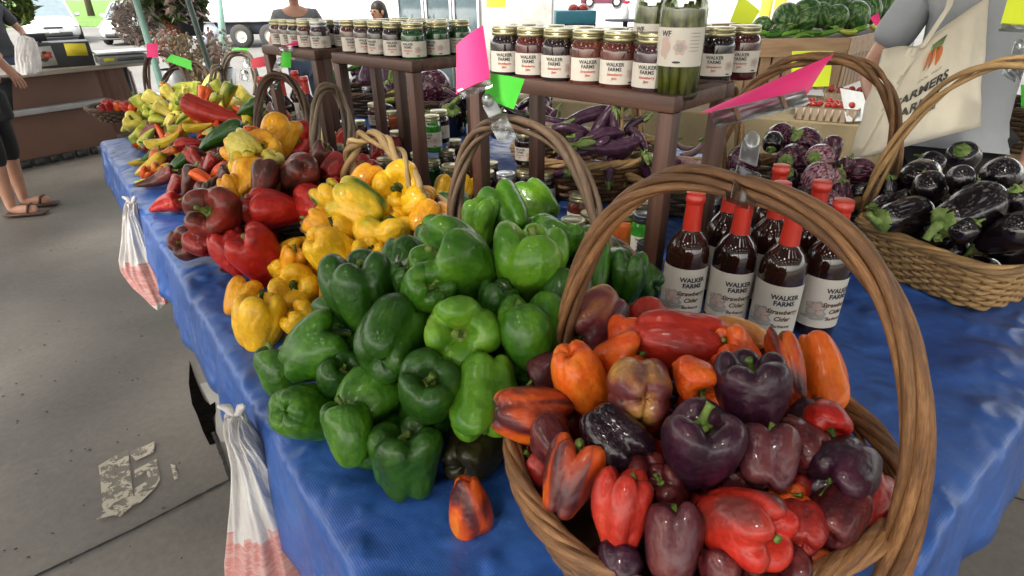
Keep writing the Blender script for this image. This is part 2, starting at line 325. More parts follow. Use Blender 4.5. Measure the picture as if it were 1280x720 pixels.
# skins
def vg(name, *stops, **kw): return skin_veg(name, list(stops), **kw)
SK = dict(
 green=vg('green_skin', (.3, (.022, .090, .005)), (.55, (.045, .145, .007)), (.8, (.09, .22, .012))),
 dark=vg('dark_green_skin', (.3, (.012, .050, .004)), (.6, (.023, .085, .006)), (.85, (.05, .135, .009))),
 light=vg('light_green_skin', (.25, (.045, .15, .008)), (.6, (.11, .26, .014)), (.85, (.20, .34, .03))),
 olive=vg('dark_olive_skin', (.3, (.014, .016, .006)), (.6, (.028, .022, .008)), (.9, (.045, .05, .012))),
 yellow=vg('yellow_skin', (.25, (.66, .33, .008)), (.6, (.78, .45, .013)), (.85, (.82, .54, .035))),
 yelgreen=vg('yellow_green_skin', (.30, (.03, .09, .01)), (.42, (.45, .36, .02)), (.55, (.80, .46, .02)), (.9, (.80, .52, .05)), nscale=1.1),
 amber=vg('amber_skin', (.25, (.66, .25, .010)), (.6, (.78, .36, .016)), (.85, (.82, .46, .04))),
 pale=vg('pale_yellow_skin', (.25, (.55, .44, .06)), (.6, (.66, .56, .12)), (.9, (.72, .64, .25))),
 lime=vg('lime_skin', (.25, (.26, .32, .03)), (.6, (.45, .46, .06)), (.9, (.6, .56, .14))),
 red=vg('red_skin', (.25, (.24, .008, .006)), (.6, (.40, .014, .009)), (.9, (.48, .035, .02))),
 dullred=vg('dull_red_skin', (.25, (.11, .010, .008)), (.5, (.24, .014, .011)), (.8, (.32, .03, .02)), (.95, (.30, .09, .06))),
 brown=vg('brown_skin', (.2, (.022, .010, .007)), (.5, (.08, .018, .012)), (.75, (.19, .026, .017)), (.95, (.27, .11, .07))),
 redbrown=vg('red_brown_skin', (.3, (.30, .022, .012)), (.5, (.18, .02, .012)), (.7, (.06, .018, .010)), (.9, (.025, .02, .008)), nscale=1.0),
 orange=vg('orange_skin', (.2, (.46, .036, .008)), (.5, (.60, .075, .009)), (.85, (.66, .14, .012))),
 brightorange=vg('bright_orange_skin', (.2, (.60, .07, .008)), (.55, (.72, .14, .010)), (.9, (.74, .24, .025))),
 purple=vg('purple_skin', (.2, (.010, .003, .008)), (.55, (.030, .006, .017)), (.85, (.065, .014, .030)), (.98, (.14, .04, .04)), nscale=1.3),
 black=vg('black_purple_skin', (.2, (.006, .004, .006)), (.7, (.02, .008, .014)), (.92, (.08, .025, .03)), rough=.12),
 mauve=vg('mauve_skin', (.2, (.028, .007, .013)), (.5, (.075, .016, .022)), (.8, (.13, .035, .032)), (.95, (.26, .09, .05)), nscale=1.2),
 maroon=vg('maroon_skin', (.2, (.028, .005, .008)), (.5, (.075, .010, .012)), (.8, (.14, .024, .02)), (.95, (.24, .06, .04))),
 purpletan=vg('purple_tan_skin', (.28, (.055, .011, .018)), (.46, (.13, .028, .03)), (.62, (.36, .16, .05)), (.85, (.52, .30, .07)), nscale=1.0, dist=1.0),
 orangepurple=vg('orange_purple_skin', (.32, (.055, .010, .014)), (.44, (.16, .022, .014)), (.56, (.50, .065, .010)), (.75, (.62, .13, .010)), (.95, (.66, .28, .02)), nscale=1.05, dist=1.0),
 redpurple=vg('red_purple_skin', (.40, (.40, .018, .010)), (.52, (.38, .022, .012)), (.60, (.16, .03, .025)), (.75, (.08, .018, .018)), nscale=.8),
 redpink=vg('red_blush_skin', (.25, (.24, .012, .008)), (.55, (.42, .026, .013)), (.85, (.48, .07, .035)), nscale=1.1, streak=.12),
 peach=vg('peach_skin', (.25, (.5, .13, .05)), (.5, (.60, .24, .06)), (.85, (.62, .40, .11)), nscale=1.2, streak=.4),
 chilliyellow=vg('yellow_chilli_skin', (.25, (.52, .34, .02)), (.6, (.66, .48, .04)), (.9, (.68, .56, .12))),
 chilliorange=vg('orange_chilli_skin', (.25, (.50, .10, .02)), (.6, (.62, .20, .03)), (.9, (.62, .38, .06))),
 mixchilli=vg('green_orange_skin', (.3, (.10, .16, .02)), (.5, (.34, .34, .03)), (.65, (.60, .26, .03)), (.9, (.62, .14, .02)), nscale=.9),
 eggblack=vg('black_eggplant_skin', (.2, (.004, .003, .004)), (.8, (.012, .006, .010)), (.97, (.03, .014, .018)), rough=.13, coat=.8),
 eggpurple=vg('purple_eggplant_skin', (.2, (.032, .010, .028)), (.6, (.062, .021, .048)), (.9, (.13, .065, .09)), rough=.25, streak=.4),
 eggpale=vg('pale_eggplant_skin', (.2, (.16, .09, .09)), (.6, (.25, .15, .15)), (.9, (.4, .30, .26)), rough=.3, streak=.4),
 eggstripe=vg('striped_eggplant_skin', (.30, (.045, .012, .026)), (.45, (.11, .03, .055)), (.54, (.30, .15, .18)), (.8, (.42, .26, .27)), scale=(5, 5, .8), nscale=1.5, dist=1.2, rough=.2),
 eggdarkstripe=vg('dark_striped_eggplant_skin', (.40, (.03, .008, .019)), (.56, (.075, .018, .04)), (.66, (.24, .11, .14)), (.9, (.34, .2, .2)), scale=(5, 5, .8), nscale=1.5, dist=1.2, rough=.18),
)
DARKSTEM = {'yellow', 'yelgreen'}
PLACED = []
def solve(u, v, heap):
    d = ray(u, v); t = .3
    while t < 8:
        p = CP+d*t
        if p.z <= T+heap(p.x, p.y): return t
        t += .01
    return 3
def orient(o, q=None):
    """o = stem direction in the picture's own sense: (right, up, towards the viewer)."""
    return (rt*o[0]+up*o[1]-fw*o[2]).normalized()
class Item: pass
def plan(lst, heap, cap=.125, group=None, squash=1.0):
    out = []
    for e in lst:
        u, v, w, h, kind, skin, o, lab = e[:8]; it = Item()
        it.u, it.v, it.kind, it.skin, it.lab, it.group = u, v, kind, skin, lab, (e[8] if len(e) > 8 else group)
        it.ax = orient(o); f = math.hypot(o[0], o[1])/math.sqrt(sum(c*c for c in o)); L = math.hypot(w, h)
        if kind == 'bell':
            al, ac = (w, h) if abs(o[0]) > abs(o[1]) else (h, w)
            if abs(abs(o[0])-abs(o[1])) < .35*max(abs(o[0]), abs(o[1])): al = ac = (w+h)/2
            it.wp = ac*1.03; it.lp = 1.04* (al*f+ac*.9*(1-f)); size = (ac+al)/2
        else:
            it.lp = (L if abs(o[0]*o[1]) > .1 else max(w, h))/max(f, .55)*.96
            it.wp = None; size = it.lp*{'banana': .30, 'horn': .36, 'poblano': .5, 'egg': .72, 'round': 1.0, 'long': .28}[kind]
            if kind == 'round': it.wp = it.lp = (w+h)/2
            if kind == 'egg': it.lp = max(w, h) if f > .5 else (w+h)/2/.75; size = it.lp*.7
        x, y = (u-640)/F, (v-360)/F; st = math.sqrt(1+.5*(x*x+y*y))
        it.px = size; it.st = st; it.fix = kind
        t = solve(u, v, heap); c = cap if kind in ('bell', 'round') else cap*.8
        it.t = min(t, F*c/(size/st)) if kind == 'bell' else t
        it.heap = heap
        while heap is heap_orange and (u > 960 and v < 560 or v < 445) and it.t > .45 and math.hypot((CP+ray(u, v)*it.t).x-.235, (CP+ray(u, v)*it.t).y-.57) > .205 and (CP+ray(u, v)*(it.t-.01)).z < T+.36: it.t -= .01
        if heap is heap_amber: it.t -= .12; it.px *= 1.12; it.wp *= 1.12; it.lp *= 1.12
        if kind == 'bell' and (max(w, h) < 57 and heap is heap_orange or 'shade' in lab): it.px *= 1.25; it.wp *= 1.25; it.lp *= 1.25; it.t += .03
        out.append(it)
    return out
def pos(it): return CP+ray(it.u, it.v)*it.t
def rad(it): return it.px/it.st*it.t/F*.47
def relax(items, n=40):
    for _ in range(n):
        for i, a in enumerate(items):
            for b in items[i+1:]:
                d = (pos(a)-pos(b)).length; m_ = (rad(a)+rad(b))*.80
                if d < m_:
                    lo, hi = (a, b) if a.t < b.t else (b, a); s_ = (m_-d)*.25
                    lo.t -= s_*.7; hi.t += s_
        for a in items:
            zmin = T+rad(a)*.80; p = pos(a)
            if p.z < zmin: a.t = (zmin-H)/ray(a.u, a.v).z
SMAT = {}
def put(it):
    p = pos(it); name, cat, meshes, stems = KIND[it.kind]; k = rnd.randrange(len(meshes)); me = meshes[k]
    o = bpy.data.objects.new(name, me); COL.objects.link(o)
    s = it.t/F/it.st
    if it.kind == 'bell': sc = Vector((it.wp*s/2, it.wp*s/2, it.lp*s/2))
    elif it.kind == 'round': sc = Vector((it.wp*s/2,)*3)
    else: sc = Vector((it.lp*s/2,)*3)
    if it.kind == 'banana' : sc.x *= 1.15; sc.y *= 1.15
    qz = Quaternion((0, 0, 1), rnd.uniform(0, 6.28)); q = it.ax.to_track_quat('Z', 'Y') @ qz
    o.rotation_mode = 'QUATERNION'; o.rotation_quaternion = q; o.location = p; o.scale = sc
    o.material_slots[0].link = 'OBJECT'; o.material_slots[0].material = SK[it.skin]
    tag(o, it.lab, cat, it.group)
    st = bpy.data.objects.new('stem', stems[k]); COL.objects.link(st); st.parent = o
    if 'ox' in me: st.location = (me['ox'], me['oy'], 0)
    if it.skin in ('eggblack',) and False: pass
    if it.skin in DARKSTEM: st.material_slots[0].link = 'OBJECT'; st.material_slots[0].material = STEMDK
    PLACED.append((p, rad(it))); return o
def fill(items, heap, n, r, kinds, skins, lab, group, seed=1, gap=.075, tries=9000, inside=None, loose=False):
    """Fruit lying under the ones on top: the heap is solid produce, not a shell."""
    q = random.Random(seed); mine = [(pos(i), rad(i)) for i in items]; done = 0
    for _ in range(tries):
        if done >= n: break
        it = q.choice(items); P = pos(it)+Vector((q.uniform(-1, 1), q.uniform(-1, 1), q.uniform(-1, .3)))*r*2.2
        if P.z < T+r*.75 or P.z > T+heap(P.x, P.y)-r*.5: continue
        if inside and not inside(P): continue
        if any((P-c).length < (r*.9+k)*.80 for c, k in mine): continue
        if any((P-c).length < (r*.9+k)*.70 for c, k in PLACED): continue
        # it must lie behind what is listed, never in front of it
        u, v, t = proj(P); bad = False; hid = loose
        for c, k in mine:
            a, b, tt = proj(c)
            if t > tt and math.hypot(a-u, b-v) < k*F/tt*.95: hid = True
            if t < tt+.35*k and math.hypot(a-u, b-v) < (k+r)*F/tt*.78: bad = True; break
        if bad or not hid: continue
        f = Item(); f.u, f.v, f.t = u, v, (P-CP).dot(fw); f.kind = q.choice(kinds); f.skin = q.choice(skins); f.lab = lab; f.group = group
        x, y = (u-640)/F, (v-360)/F; f.st = math.sqrt(1+.5*(x*x+y*y)); f.px = 2*r*F/f.t; f.wp = f.px*.95; f.lp = f.px*q.uniform(.95, 1.2)*(1 if f.kind in ('bell', 'round') else 1.6)
        if f.kind in ('poblano', 'horn', 'banana'): f.lp = f.px*2.1
        f.ax = Vector((q.uniform(-1, 1), q.uniform(-1, 1), q.uniform(-.6, 1))).normalized()
        put(f); mine.append((P, r*.95)); done += 1
    return done
# ---------------------------------------------------------------- produce lists: pixel centre, width, height, kind, skin, stem direction, label
B = 'bell'
def heap_orange(x, y):
    d = math.hypot(x-.235, y-.585)/.25; return .05 if d > 1.45 else .245-.10*d*d
L_orange = [
 (747,398,76,76,B,'purpletan',(-.7,-.7,.1),'purple and tan bell pepper leaning on the left foot of the tall basket handle'),
 (662,518,90,80,B,'orangepurple',(1,-.2,-.2),'orange bell pepper with purple blush resting over the left rim of the round basket'),
 (722,470,74,80,B,'brightorange',(.3,-.8,-.4),'bright orange lumpy bell pepper second in from the left rim of the round basket'),
 (800,489,90,88,B,'purpletan',(.1,.1,-1),'purple and yellow bell pepper showing its blossom end in the round basket'),
 (764,546,76,82,B,'black',(.5,-.6,.1),'nearly black shiny bell pepper below the purple and yellow one'),
 (712,597,76,96,B,'orangepurple',(.35,.9,-.1),'orange and purple mottled bell pepper standing just inside the left rim of the round basket'),
 (775,642,78,104,B,'redpink',(.15,.95,-.1),'long red orange two lobed bell pepper standing at the lower left of the round basket'),
 (846,425,108,82,B,'redpink',(.95,-.15,.2),'large pinkish red bell pepper lying sideways on top, stem to the right'),
 (875,562,106,112,B,'purple',(-.05,.9,.35),'large deep purple upright bell pepper in the middle of the round basket'),
 (940,490,96,96,B,'purple',(-.1,.95,.2),'dark purple wrinkled bell pepper high on the right half of the round basket'),
 (834,608,44,40,B,'maroon',(-.6,.5,.4),'small dull red bell pepper with big green stem, tucked below the large purple one'),
 (843,677,80,98,B,'mauve',(.1,.95,-.2),'dusky maroon upright bell pepper at the bottom edge of the round basket'),
 (930,655,112,110,B,'redpurple',(.55,.05,.8),'glossy red and dusky purple bell pepper with leafy stem facing out at the bottom right'),
 (960,572,80,82,B,'mauve',(.2,.8,-.4),'mauve brown folded bell pepper below the dark purple wrinkled one'),
 (984,458,44,98,B,'orangepurple',(-.2,.95,-.1),'narrow purple orange bell pepper lying against the tall orange one'),
 (1027,460,66,96,B,'brightorange',(.15,-.95,.1),'tall bright orange bell pepper upside down at the right of the heap'),
 (1032,526,62,46,B,'red',(0,-.6,.8),'small red bell pepper under the tall upside down orange one'),
 (1058,592,98,88,B,'purple',(-.8,-.35,.4),'dark purple bell pepper lying on the right rim of the round basket with leafy stem'),
 (981,630,40,42,B,'orange',(.2,.5,.3),'small orange red bell pepper between the glossy red and the dark red ones'),
 (1006,660,52,52,B,'dullred',(.2,.3,-.5),'dark red bell pepper low inside the right front of the round basket'),
 (992,612,36,36,B,'dullred',(.5,.5,-.2),'small dark red bell pepper under the mauve brown folded one'),
 (922,416,74,44,B,'peach',(-.8,.2,-.3),'peach yellow bell pepper at the back of the heap by the bottles'),
 (915,440,64,54,B,'orange',(-.7,.6,.3),'orange red bell pepper behind the dark purple wrinkled one'),
 (806,404,46,44,B,'redpink',(.3,.6,-.5),'small pink red bell pepper at the back of the round basket'),
 (790,428,50,44,B,'orange',(.2,.8,-.3),'orange bell pepper tucked behind the large pinkish red one'),
 (776,446,52,50,B,'orange',(.6,.2,.4),'orange bell pepper squeezed between the bright orange and purple yellow ones'),
 (686,466,42,46,B,'mauve',(-.8,-.3,.1),'dull mauve bell pepper poking out behind the bright orange lumpy one'),
 (868,472,62,54,B,'orange',(.2,-.6,.5),'orange red bell pepper below the large pinkish red one'),
 (890,508,52,52,B,'orange',(.4,.3,.2),'shaded orange bell pepper between the two big purple ones'),
 (692,556,60,60,B,'maroon',(-.3,.4,-.3),'maroon bell pepper under the left overhanging orange one'),
 (800,588,52,54,B,'maroon',(.3,.1,.5),'maroon bell pepper under the nearly black one'),
 (908,592,44,48,B,'maroon',(.3,.3,.3),'maroon bell pepper right beside the large deep purple one'),
 (1046,648,70,60,B,'maroon',(.5,.3,-.4),'shaded maroon bell pepper low against the front right weave'),
 (968,712,84,56,B,'maroon',(-.3,.4,.5),'shaded maroon bell pepper at the very bottom of the heap'),
 (900,716,60,50,B,'maroon',(.2,.6,-.4),'maroon bell pepper at the bottom edge below the glossy red one'),
 (776,706,60,50,B,'purple',(.2,.6,-.4),'dark purple bell pepper low behind the left front rim'),
 (1000,552,54,56,B,'maroon',(.3,-.3,.4),'dark maroon bell pepper beneath the small red one'),
]
L_loose = [
 (586,631,60,80,B,'orangepurple',(0,-.95,-.25),'single orange and purple bell pepper standing alone on the blue tarp'),
 (592,562,80,82,B,'olive',(.2,.3,-.5),'dark olive brown bell pepper on the tarp between the green heap and the basket'),
]
def flat_heap(x, y): return .045
def heap_green(x, y):
    d = math.hypot((x+.02)/.42, (y-.96)/.37); return .05+.20*max(0, 1-d**3)
gl = 'green bell pepper '
L_green = [
 (392,438,92,76,B,'green',(.8,.55,-.2),gl+'with a wedge shape on the left edge of the heap'),
 (348,462,58,62,B,'green',(-.2,.9,.1),gl+'half hidden at the far left corner of the green heap'),
 (378,513,86,80,B,'green',(.35,-.2,-.9),gl+'showing its four lobed blossom end at the left front of the heap'),
 (454,366,88,98,B,'dark',(-.1,.9,.35),'dark '+gl+'with a thick curled stem against the yellow basket'),
 (487,421,92,96,B,'dark',(.2,.6,-.75),'dark shiny '+gl+'with blocky lobes, centre left of the heap'),
 (576,413,90,92,B,'light',(.02,-.1,1),'light '+gl+'with its stem facing the viewer in the middle of the heap'),
 (458,497,78,80,B,'green',(.4,.5,-.3),gl+'above the front left pair and below the dark shiny one'),
 (437,540,66,80,B,'green',(-.2,.9,.0),gl+'standing on the tarp in front left of the heap'),
 (506,571,90,90,B,'dark',(.05,.9,.3),'dark '+gl+'standing upright at the very front of the heap'),
 (536,488,82,84,B,'dark',(.1,.6,.7),'dark folded '+gl+'directly under the light stem facing one'),
 (608,498,94,96,B,'light',(.0,-.85,.4),'bright '+gl+'hanging stem down above the olive brown one'),
 (663,422,86,92,B,'green',(-.1,.95,.25),gl+'with a pale upright stem beside the orange heap'),
 (572,330,104,92,B,'green',(-.6,.35,.5),'very large '+gl+'with its stem end turned left at the top middle'),
 (663,335,94,98,B,'light',(.1,.85,.45),'bright upright '+gl+'with pale stem at the top right'),
 (628,272,70,72,B,'green',(-.4,.6,-.4),gl+'with yellowish shoulder near the top'),
 (668,258,64,56,B,'light',(-.6,.6,-.4),'pale '+gl+'crowning the top of the heap below the jars'),
 (572,262,56,40,B,'dark',(-.4,.5,-.3),'dark '+gl+'at the left foot of the green basket handle'),
 (598,276,44,54,B,'light',(.1,.9,.1),'pale slim '+gl+'between two darker ones at the top'),
 (552,296,50,44,B,'green',(-.5,.4,.6),gl+'behind the very large one, touching the yellow basket'),
 (530,366,78,54,B,'green',(.5,.4,.6),gl+'with curled shoulders left of the very large one'),
 (503,350,40,40,B,'dark',(.2,.8,.3),'small dark '+gl+'wedged under the yellow basket handle'),
 (697,298,60,46,B,'green',(.3,.8,.2),gl+'behind the bright upright one, by the jar lids'),
 (742,336,44,72,B,'green',(.0,.9,-.2),gl+'seen between the two basket handles'),
 (786,346,46,62,B,'dark',(.1,.8,.2),'dark '+gl+'beyond both basket handles next to the stand post'),
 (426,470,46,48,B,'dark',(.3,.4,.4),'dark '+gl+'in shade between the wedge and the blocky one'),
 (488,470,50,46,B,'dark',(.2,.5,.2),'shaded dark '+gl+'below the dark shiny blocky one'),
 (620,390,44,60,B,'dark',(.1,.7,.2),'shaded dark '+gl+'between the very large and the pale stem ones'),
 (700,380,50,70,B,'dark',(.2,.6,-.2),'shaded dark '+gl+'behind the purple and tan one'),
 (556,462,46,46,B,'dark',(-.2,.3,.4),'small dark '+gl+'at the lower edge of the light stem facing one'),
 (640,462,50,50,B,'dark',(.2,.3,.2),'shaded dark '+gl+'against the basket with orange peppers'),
]
def heap_yellow(x, y):
    d = math.hypot(x+.34, y-1.40)/.30; return .05+.19*max(0, 1-d*d)
yl = 'yellow bell pepper '
L_yellow = [
 (326,402,66,72,B,'yellow',(.1,.95,.2),yl+'standing at the front of the loose group on the tarp edge'),
 (302,372,46,52,B,'amber',(.2,.8,-.3),yl+'at the outer left of the loose group on the tarp edge'),
 (373,360,62,60,B,'yellow',(.05,.15,1),yl+'with dark stem facing the viewer in the loose group'),
 (382,404,58,42,B,'yellow',(-.5,.6,.3),yl+'low and flat beside the green wedge shaped pepper'),
 (408,313,64,54,B,'yellow',(.4,-.4,-.6),'smooth '+yl+'on the left rim of the yellow basket'),
 (449,260,66,66,B,'yelgreen',(-.7,.4,.0),yl+'with green blush lying left of the stem facing one'),
 (500,235,62,64,B,'yellow',(.03,-.15,1),'ribbed '+yl+'with dark stem facing out under the pale handle'),
 (480,294,78,46,B,'yelgreen',(.0,.95,.3),yl+'with tall green stem and a green patch'),
 (494,325,58,42,B,'yellow',(.3,.0,.95),'small '+yl+'with stem facing out above the dark green one'),
 (403,280,46,38,B,'amber',(-.8,.3,.2),yl+'between the smooth rim one and the green blushed one'),
 (458,224,40,34,B,'amber',(.3,.6,-.4),'amber '+yl+'behind the green blushed one'),
 (530,275,44,52,B,'amber',(.3,.5,-.4),'amber '+yl+'behind the right foot of the pale handle'),
 (557,240,36,40,B,'yellow',(.2,.9,-.2),yl+'left of the dark handle foot behind the green heap'),
 (581,238,26,36,B,'yellow',(.3,.9,-.2),yl+'right of the dark handle foot behind the green heap'),
 (366,326,34,36,B,'amber',(.3,.8,.2),'small amber '+yl+'beneath the smooth rim one'),
 (412,372,28,46,B,'amber',(.1,.9,.0),'amber '+yl+'squeezed against the dark curled stem green one'),
 (413,246,38,38,B,'yelgreen',(-.4,.6,.2),'half green '+yl+'next to the red heap'),
 (520,255,36,44,B,'yellow',(.6,.3,.0),yl+'just inside the pale handle on the right'),
 (428,290,44,40,B,'yellow',(-.5,.4,.5),yl+'between the smooth rim one and the green patched one'),
 (462,318,40,36,B,'yellow',(.2,.5,.6),yl+'directly above the dark curled stem green one'),
 (350,336,30,30,B,'yellow',(-.3,.6,.2),'small '+yl+'behind the dark stemmed one of the loose group'),
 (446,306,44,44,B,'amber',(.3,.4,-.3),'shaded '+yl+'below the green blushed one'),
]
def heap_red(x, y):
    d = math.hypot((x+.62)/.34, (y-1.58)/.34); return .06+.20*max(0, 1-d*d)
rl_ = 'red bell pepper '
L_red = [
 (322,319,66,74,B,'red',(-.35,.75,.5),'large '+rl_+'with green stem at the front of the red heap'),
 (289,318,48,64,B,'red',(-.3,.8,.2),rl_+'left of the large front one, touching the tarp'),
 (270,269,76,62,B,'redbrown',(-.1,.15,1),'brownish '+rl_+'with green stem end facing the viewer near the table edge'),
 (252,303,38,40,B,'dullred',(-.5,.4,-.2),'dull '+rl_+'under the brownish stem facing one'),
 (345,262,62,56,B,'red',(-.85,-.15,.45),rl_+'lying with its stem end to the left over the dark basket rim'),
 (392,258,60,52,B,'red',(-.6,.2,-.5),'deep '+rl_+'right behind the one lying over the basket rim'),
 (376,216,62,52,B,'brown',(-.5,-.1,-.8),'wrinkled brown and '+rl_+'in the middle of the red heap'),
 (332,222,36,48,B,'brown',(.1,.8,-.3),'small streaky brown '+rl_+'next to the amber ones'),
 (376,178,54,42,B,'red',(-.05,-.05,1),rl_+'with green stem facing out at the top left of the red heap'),
 (432,182,34,46,B,'red',(.4,.8,-.3),rl_+'left of the pale handle at the top of the heap'),
 (456,184,34,36,B,'red',(-.2,.8,.2),rl_+'seen through the pale handle'),
 (482,192,44,40,B,'dullred',(.2,.8,-.2),'dull '+rl_+'right inside the pale handle'),
 (420,212,36,40,B,'dullred',(.4,.4,-.4),'dull '+rl_+'below the one left of the pale handle'),
 (448,218,34,36,B,'dullred',(.2,.6,.4),'shaded '+rl_+'above the green blushed yellow one'),
 (416,236,30,22,B,'red',(.5,.3,.2),'small '+rl_+'above the half green one'),
 (402,196,34,34,B,'brown',(.5,.5,.2),'brownish '+rl_+'behind the wrinkled brown one'),
 (470,214,36,34,B,'red',(.2,.6,.4),rl_+'seen low through the pale handle'),
 (436,240,26,24,B,'red',(.3,.3,.5),'small '+rl_+'between the green blushed yellow one and the handle'),
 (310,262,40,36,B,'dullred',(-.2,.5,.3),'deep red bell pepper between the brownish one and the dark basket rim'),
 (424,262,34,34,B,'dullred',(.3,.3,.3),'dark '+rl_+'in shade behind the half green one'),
]
def heap_amber(x, y):
    d = math.hypot((x+.82)/.30, (y-1.82)/.36); return .08+.17*max(0, 1-d*d)
al_ = 'amber bell pepper '
L_amber = [
 (320,230,56,50,B,'amber',(-.2,.6,-.5),al_+'with three lobes at the front of the small amber heap'),
 (307,211,38,34,B,'yelgreen',(.2,.3,.8),al_+'with greenish stem end above the three lobed one'),
 (304,184,34,38,B,'pale',(-.7,.5,.0),'pale yellow smooth bell pepper at the left of the amber heap'),
 (347,170,44,48,B,'amber',(.2,.9,-.2),'amber upright bell pepper on top of the amber heap'),
 (331,192,42,40,B,'amber',(.1,.3,.8),'amber bell pepper in the middle of the amber heap'),
 (317,172,24,22,B,'brightorange',(.3,.5,.3),'small orange bell pepper on top of the amber heap'),
 (340,202,26,24,B,'pale',(.3,.5,.3),'small pale bell pepper next to the brown streaky one'),
 (408,176,24,26,B,'pale',(.3,.7,.1),'pale yellow bell pepper beyond the red heap'),
 (290,235,26,30,B,'amber',(-.3,.5,.1),'small amber bell pepper at the left end of the amber heap'),
]
def vd(x, y): return x*VD.x+y*VD.y
def heap_far(x, y): return .035+max(0, min(.24, .42*(vd(x, y)-.19)))
c_ = 'banana'; p_ = 'poblano'
L_far = [
 (207,255,54,22,p_,'red',(.75,.15,.3),'bright red chilli with curled end at the table edge'),
 (196,224,58,34,'horn','brown',(.85,.3,.1),'brown green chilli with blunt end near the table edge'),
 (238,230,40,46,p_,'brown',(.3,.8,.1),'dark brown chilli with thick stem in the middle of the chilli heap'),
 (218,236,30,36,p_,'dullred',(.4,.8,0),'dark red chilli between the two brown ones'),
 (259,227,44,32,'horn','orange',(-.7,.5,0),'orange chilli with a green streak lying beside the brown one'),
 (222,205,44,30,'horn','dark',(.7,.5,.1),'dark green and red chilli above the brown green one'),
 (186,207,44,30,c_,'chilliyellow',(.8,.6,0),'long yellow chilli pointing out over the tarp edge'),
 (206,193,34,18,c_,'chilliorange',(.8,.4,0),'orange tipped chilli beside the long yellow one'),
 (184,217,22,14,B,'orange',(.5,.5,.5),'small round orange pepper by the table edge'),
 (196,211,20,16,B,'chilliorange',(.5,.5,.5),'small round yellow orange pepper by the table edge'),
 (176,227,22,10,c_,'lime',(.9,.1,0),'small green chilli at the very edge of the table'),
 (183,196,20,16,c_,'green',(.8,.6,0),'short green chilli at the table edge below the yellow ones'),
 (206,176,50,20,c_,'chilliyellow',(-.8,-.3,0),'thick bright yellow chilli second from the table edge'),
 (184,172,28,22,p_,'lime',(-.5,-.7,0),'light green chilli left of the thick yellow one'),
 (228,162,34,22,p_,'lime',(-.8,-.2,.2),'yellow green chilli with its stem towards the edge'),
 (248,158,34,20,c_,'chilliyellow',(-.9,-.2,.2),'yellow orange chilli under the red and green poblano'),
 (236,180,40,16,p_,'red',(-.9,-.1,.1),'short red chilli left of the dark green poblanos'),
 (272,143,92,34,'horn','redpink',(-.95,.25,.2),'long dark red poblano with green end lying over the others'),
 (275,172,70,46,'horn','dark',(.8,.4,.1),'big dark green poblano in front of the dark handle'),
 (290,184,52,32,'horn','dark',(.8,.5,.3),'smaller dark green poblano under the big one'),
 (312,136,40,26,p_,'dark',(.8,.3,.2),'green poblano behind the long dark red one'),
 (245,200,36,26,p_,'dullred',(-.5,.8,0),'dull red chilli below the short red one'),
 (262,208,36,24,p_,'dullred',(.5,.6,.2),'deep red chilli below the smaller dark poblano'),
 (274,214,30,22,p_,'orange',(.7,.4,.1),'reddish orange chilli beneath the dark poblanos'),
 (200,151,32,20,p_,'lime',(-.9,.1,.2),'pale green chilli lying by the table edge behind the yellow ones'),
 (214,147,26,20,c_,'pale',(.8,.5,.1),'pale yellow chilli leaning on the pale green one'),
 (229,146,28,14,c_,'lime',(.8,.6,0),'light green thin chilli among the pale ones'),
 (220,168,24,22,c_,'chilliorange',(.7,.6,0),'yellow orange chilli behind the thick bright yellow one'),
 (262,165,26,16,p_,'mixchilli',(.8,.1,.3),'orange green chilli touching the big dark green poblano'),
 (246,190,26,20,p_,'maroon',(-.8,.2,.1),'purple red chilli below the short red chilli'),
 (248,240,26,20,p_,'maroon',(.5,.5,.3),'purplish pepper behind the brownish stem facing bell pepper'),
 (277,222,30,24,p_,'brown',(.5,.5,.3),'dark chilli in shade left of the amber heap'),
 (213,152,18,18,p_,'pale',(.5,.5,.3),'pale round chilli among the light green ones'),
]
def heap_pale(x, y): return .10+max(0, min(.16, .4*(vd(x, y)-.25)))
L_pale = [
 (180,134,26,28,p_,'lime',(-.4,.7,.4),'lime blocky pepper at the left of the far pale heap'),
 (197,127,32,26,p_,'pale',(-.7,.4,.3),'pale yellow pepper beside the lime blocky one'),
 (190,140,22,20,B,'lime',(.0,.2,.9),'lime pepper with lobed end facing out in the pale heap'),
 (214,120,28,22,p_,'pale',(-.6,.6,.2),'pale yellow pepper on top of the far pale heap'),
 (205,115,20,18,p_,'peach',(.3,.6,.4),'peach tinted small pepper on top of the far pale heap'),
 (222,131,26,22,p_,'lime',(.5,.4,.4),'lime pepper at the right of the far pale heap'),
 (238,126,34,26,p_,'mixchilli',(-.8,.1,.3),'green pepper lying left of the orange one under the handles'),
 (254,124,24,34,p_,'orange',(.3,.9,.1),'orange pepper standing among green ones under the handles'),
 (267,129,22,22,p_,'lime',(.4,.6,.3),'lime pepper behind the orange standing one'),
 (246,112,18,18,p_,'lime',(.2,.8,.3),'small lime pepper between two far handles'),
 (284,119,34,22,p_,'mixchilli',(.4,.8,.3),'orange and green pepper behind the poblanos'),
 (232,116,20,18,p_,'pale',(.2,.5,.3),'small pale pepper behind the green one under the handles'),
 (276,113,24,20,p_,'lime',(-.3,.5,.3),'lime pepper behind the orange and green one'),
 (205,138,22,20,p_,'pale',(-.5,.3,.3),'pale pepper at the front of the far pale heap'),
]
def heap_tom(x, y): return .13
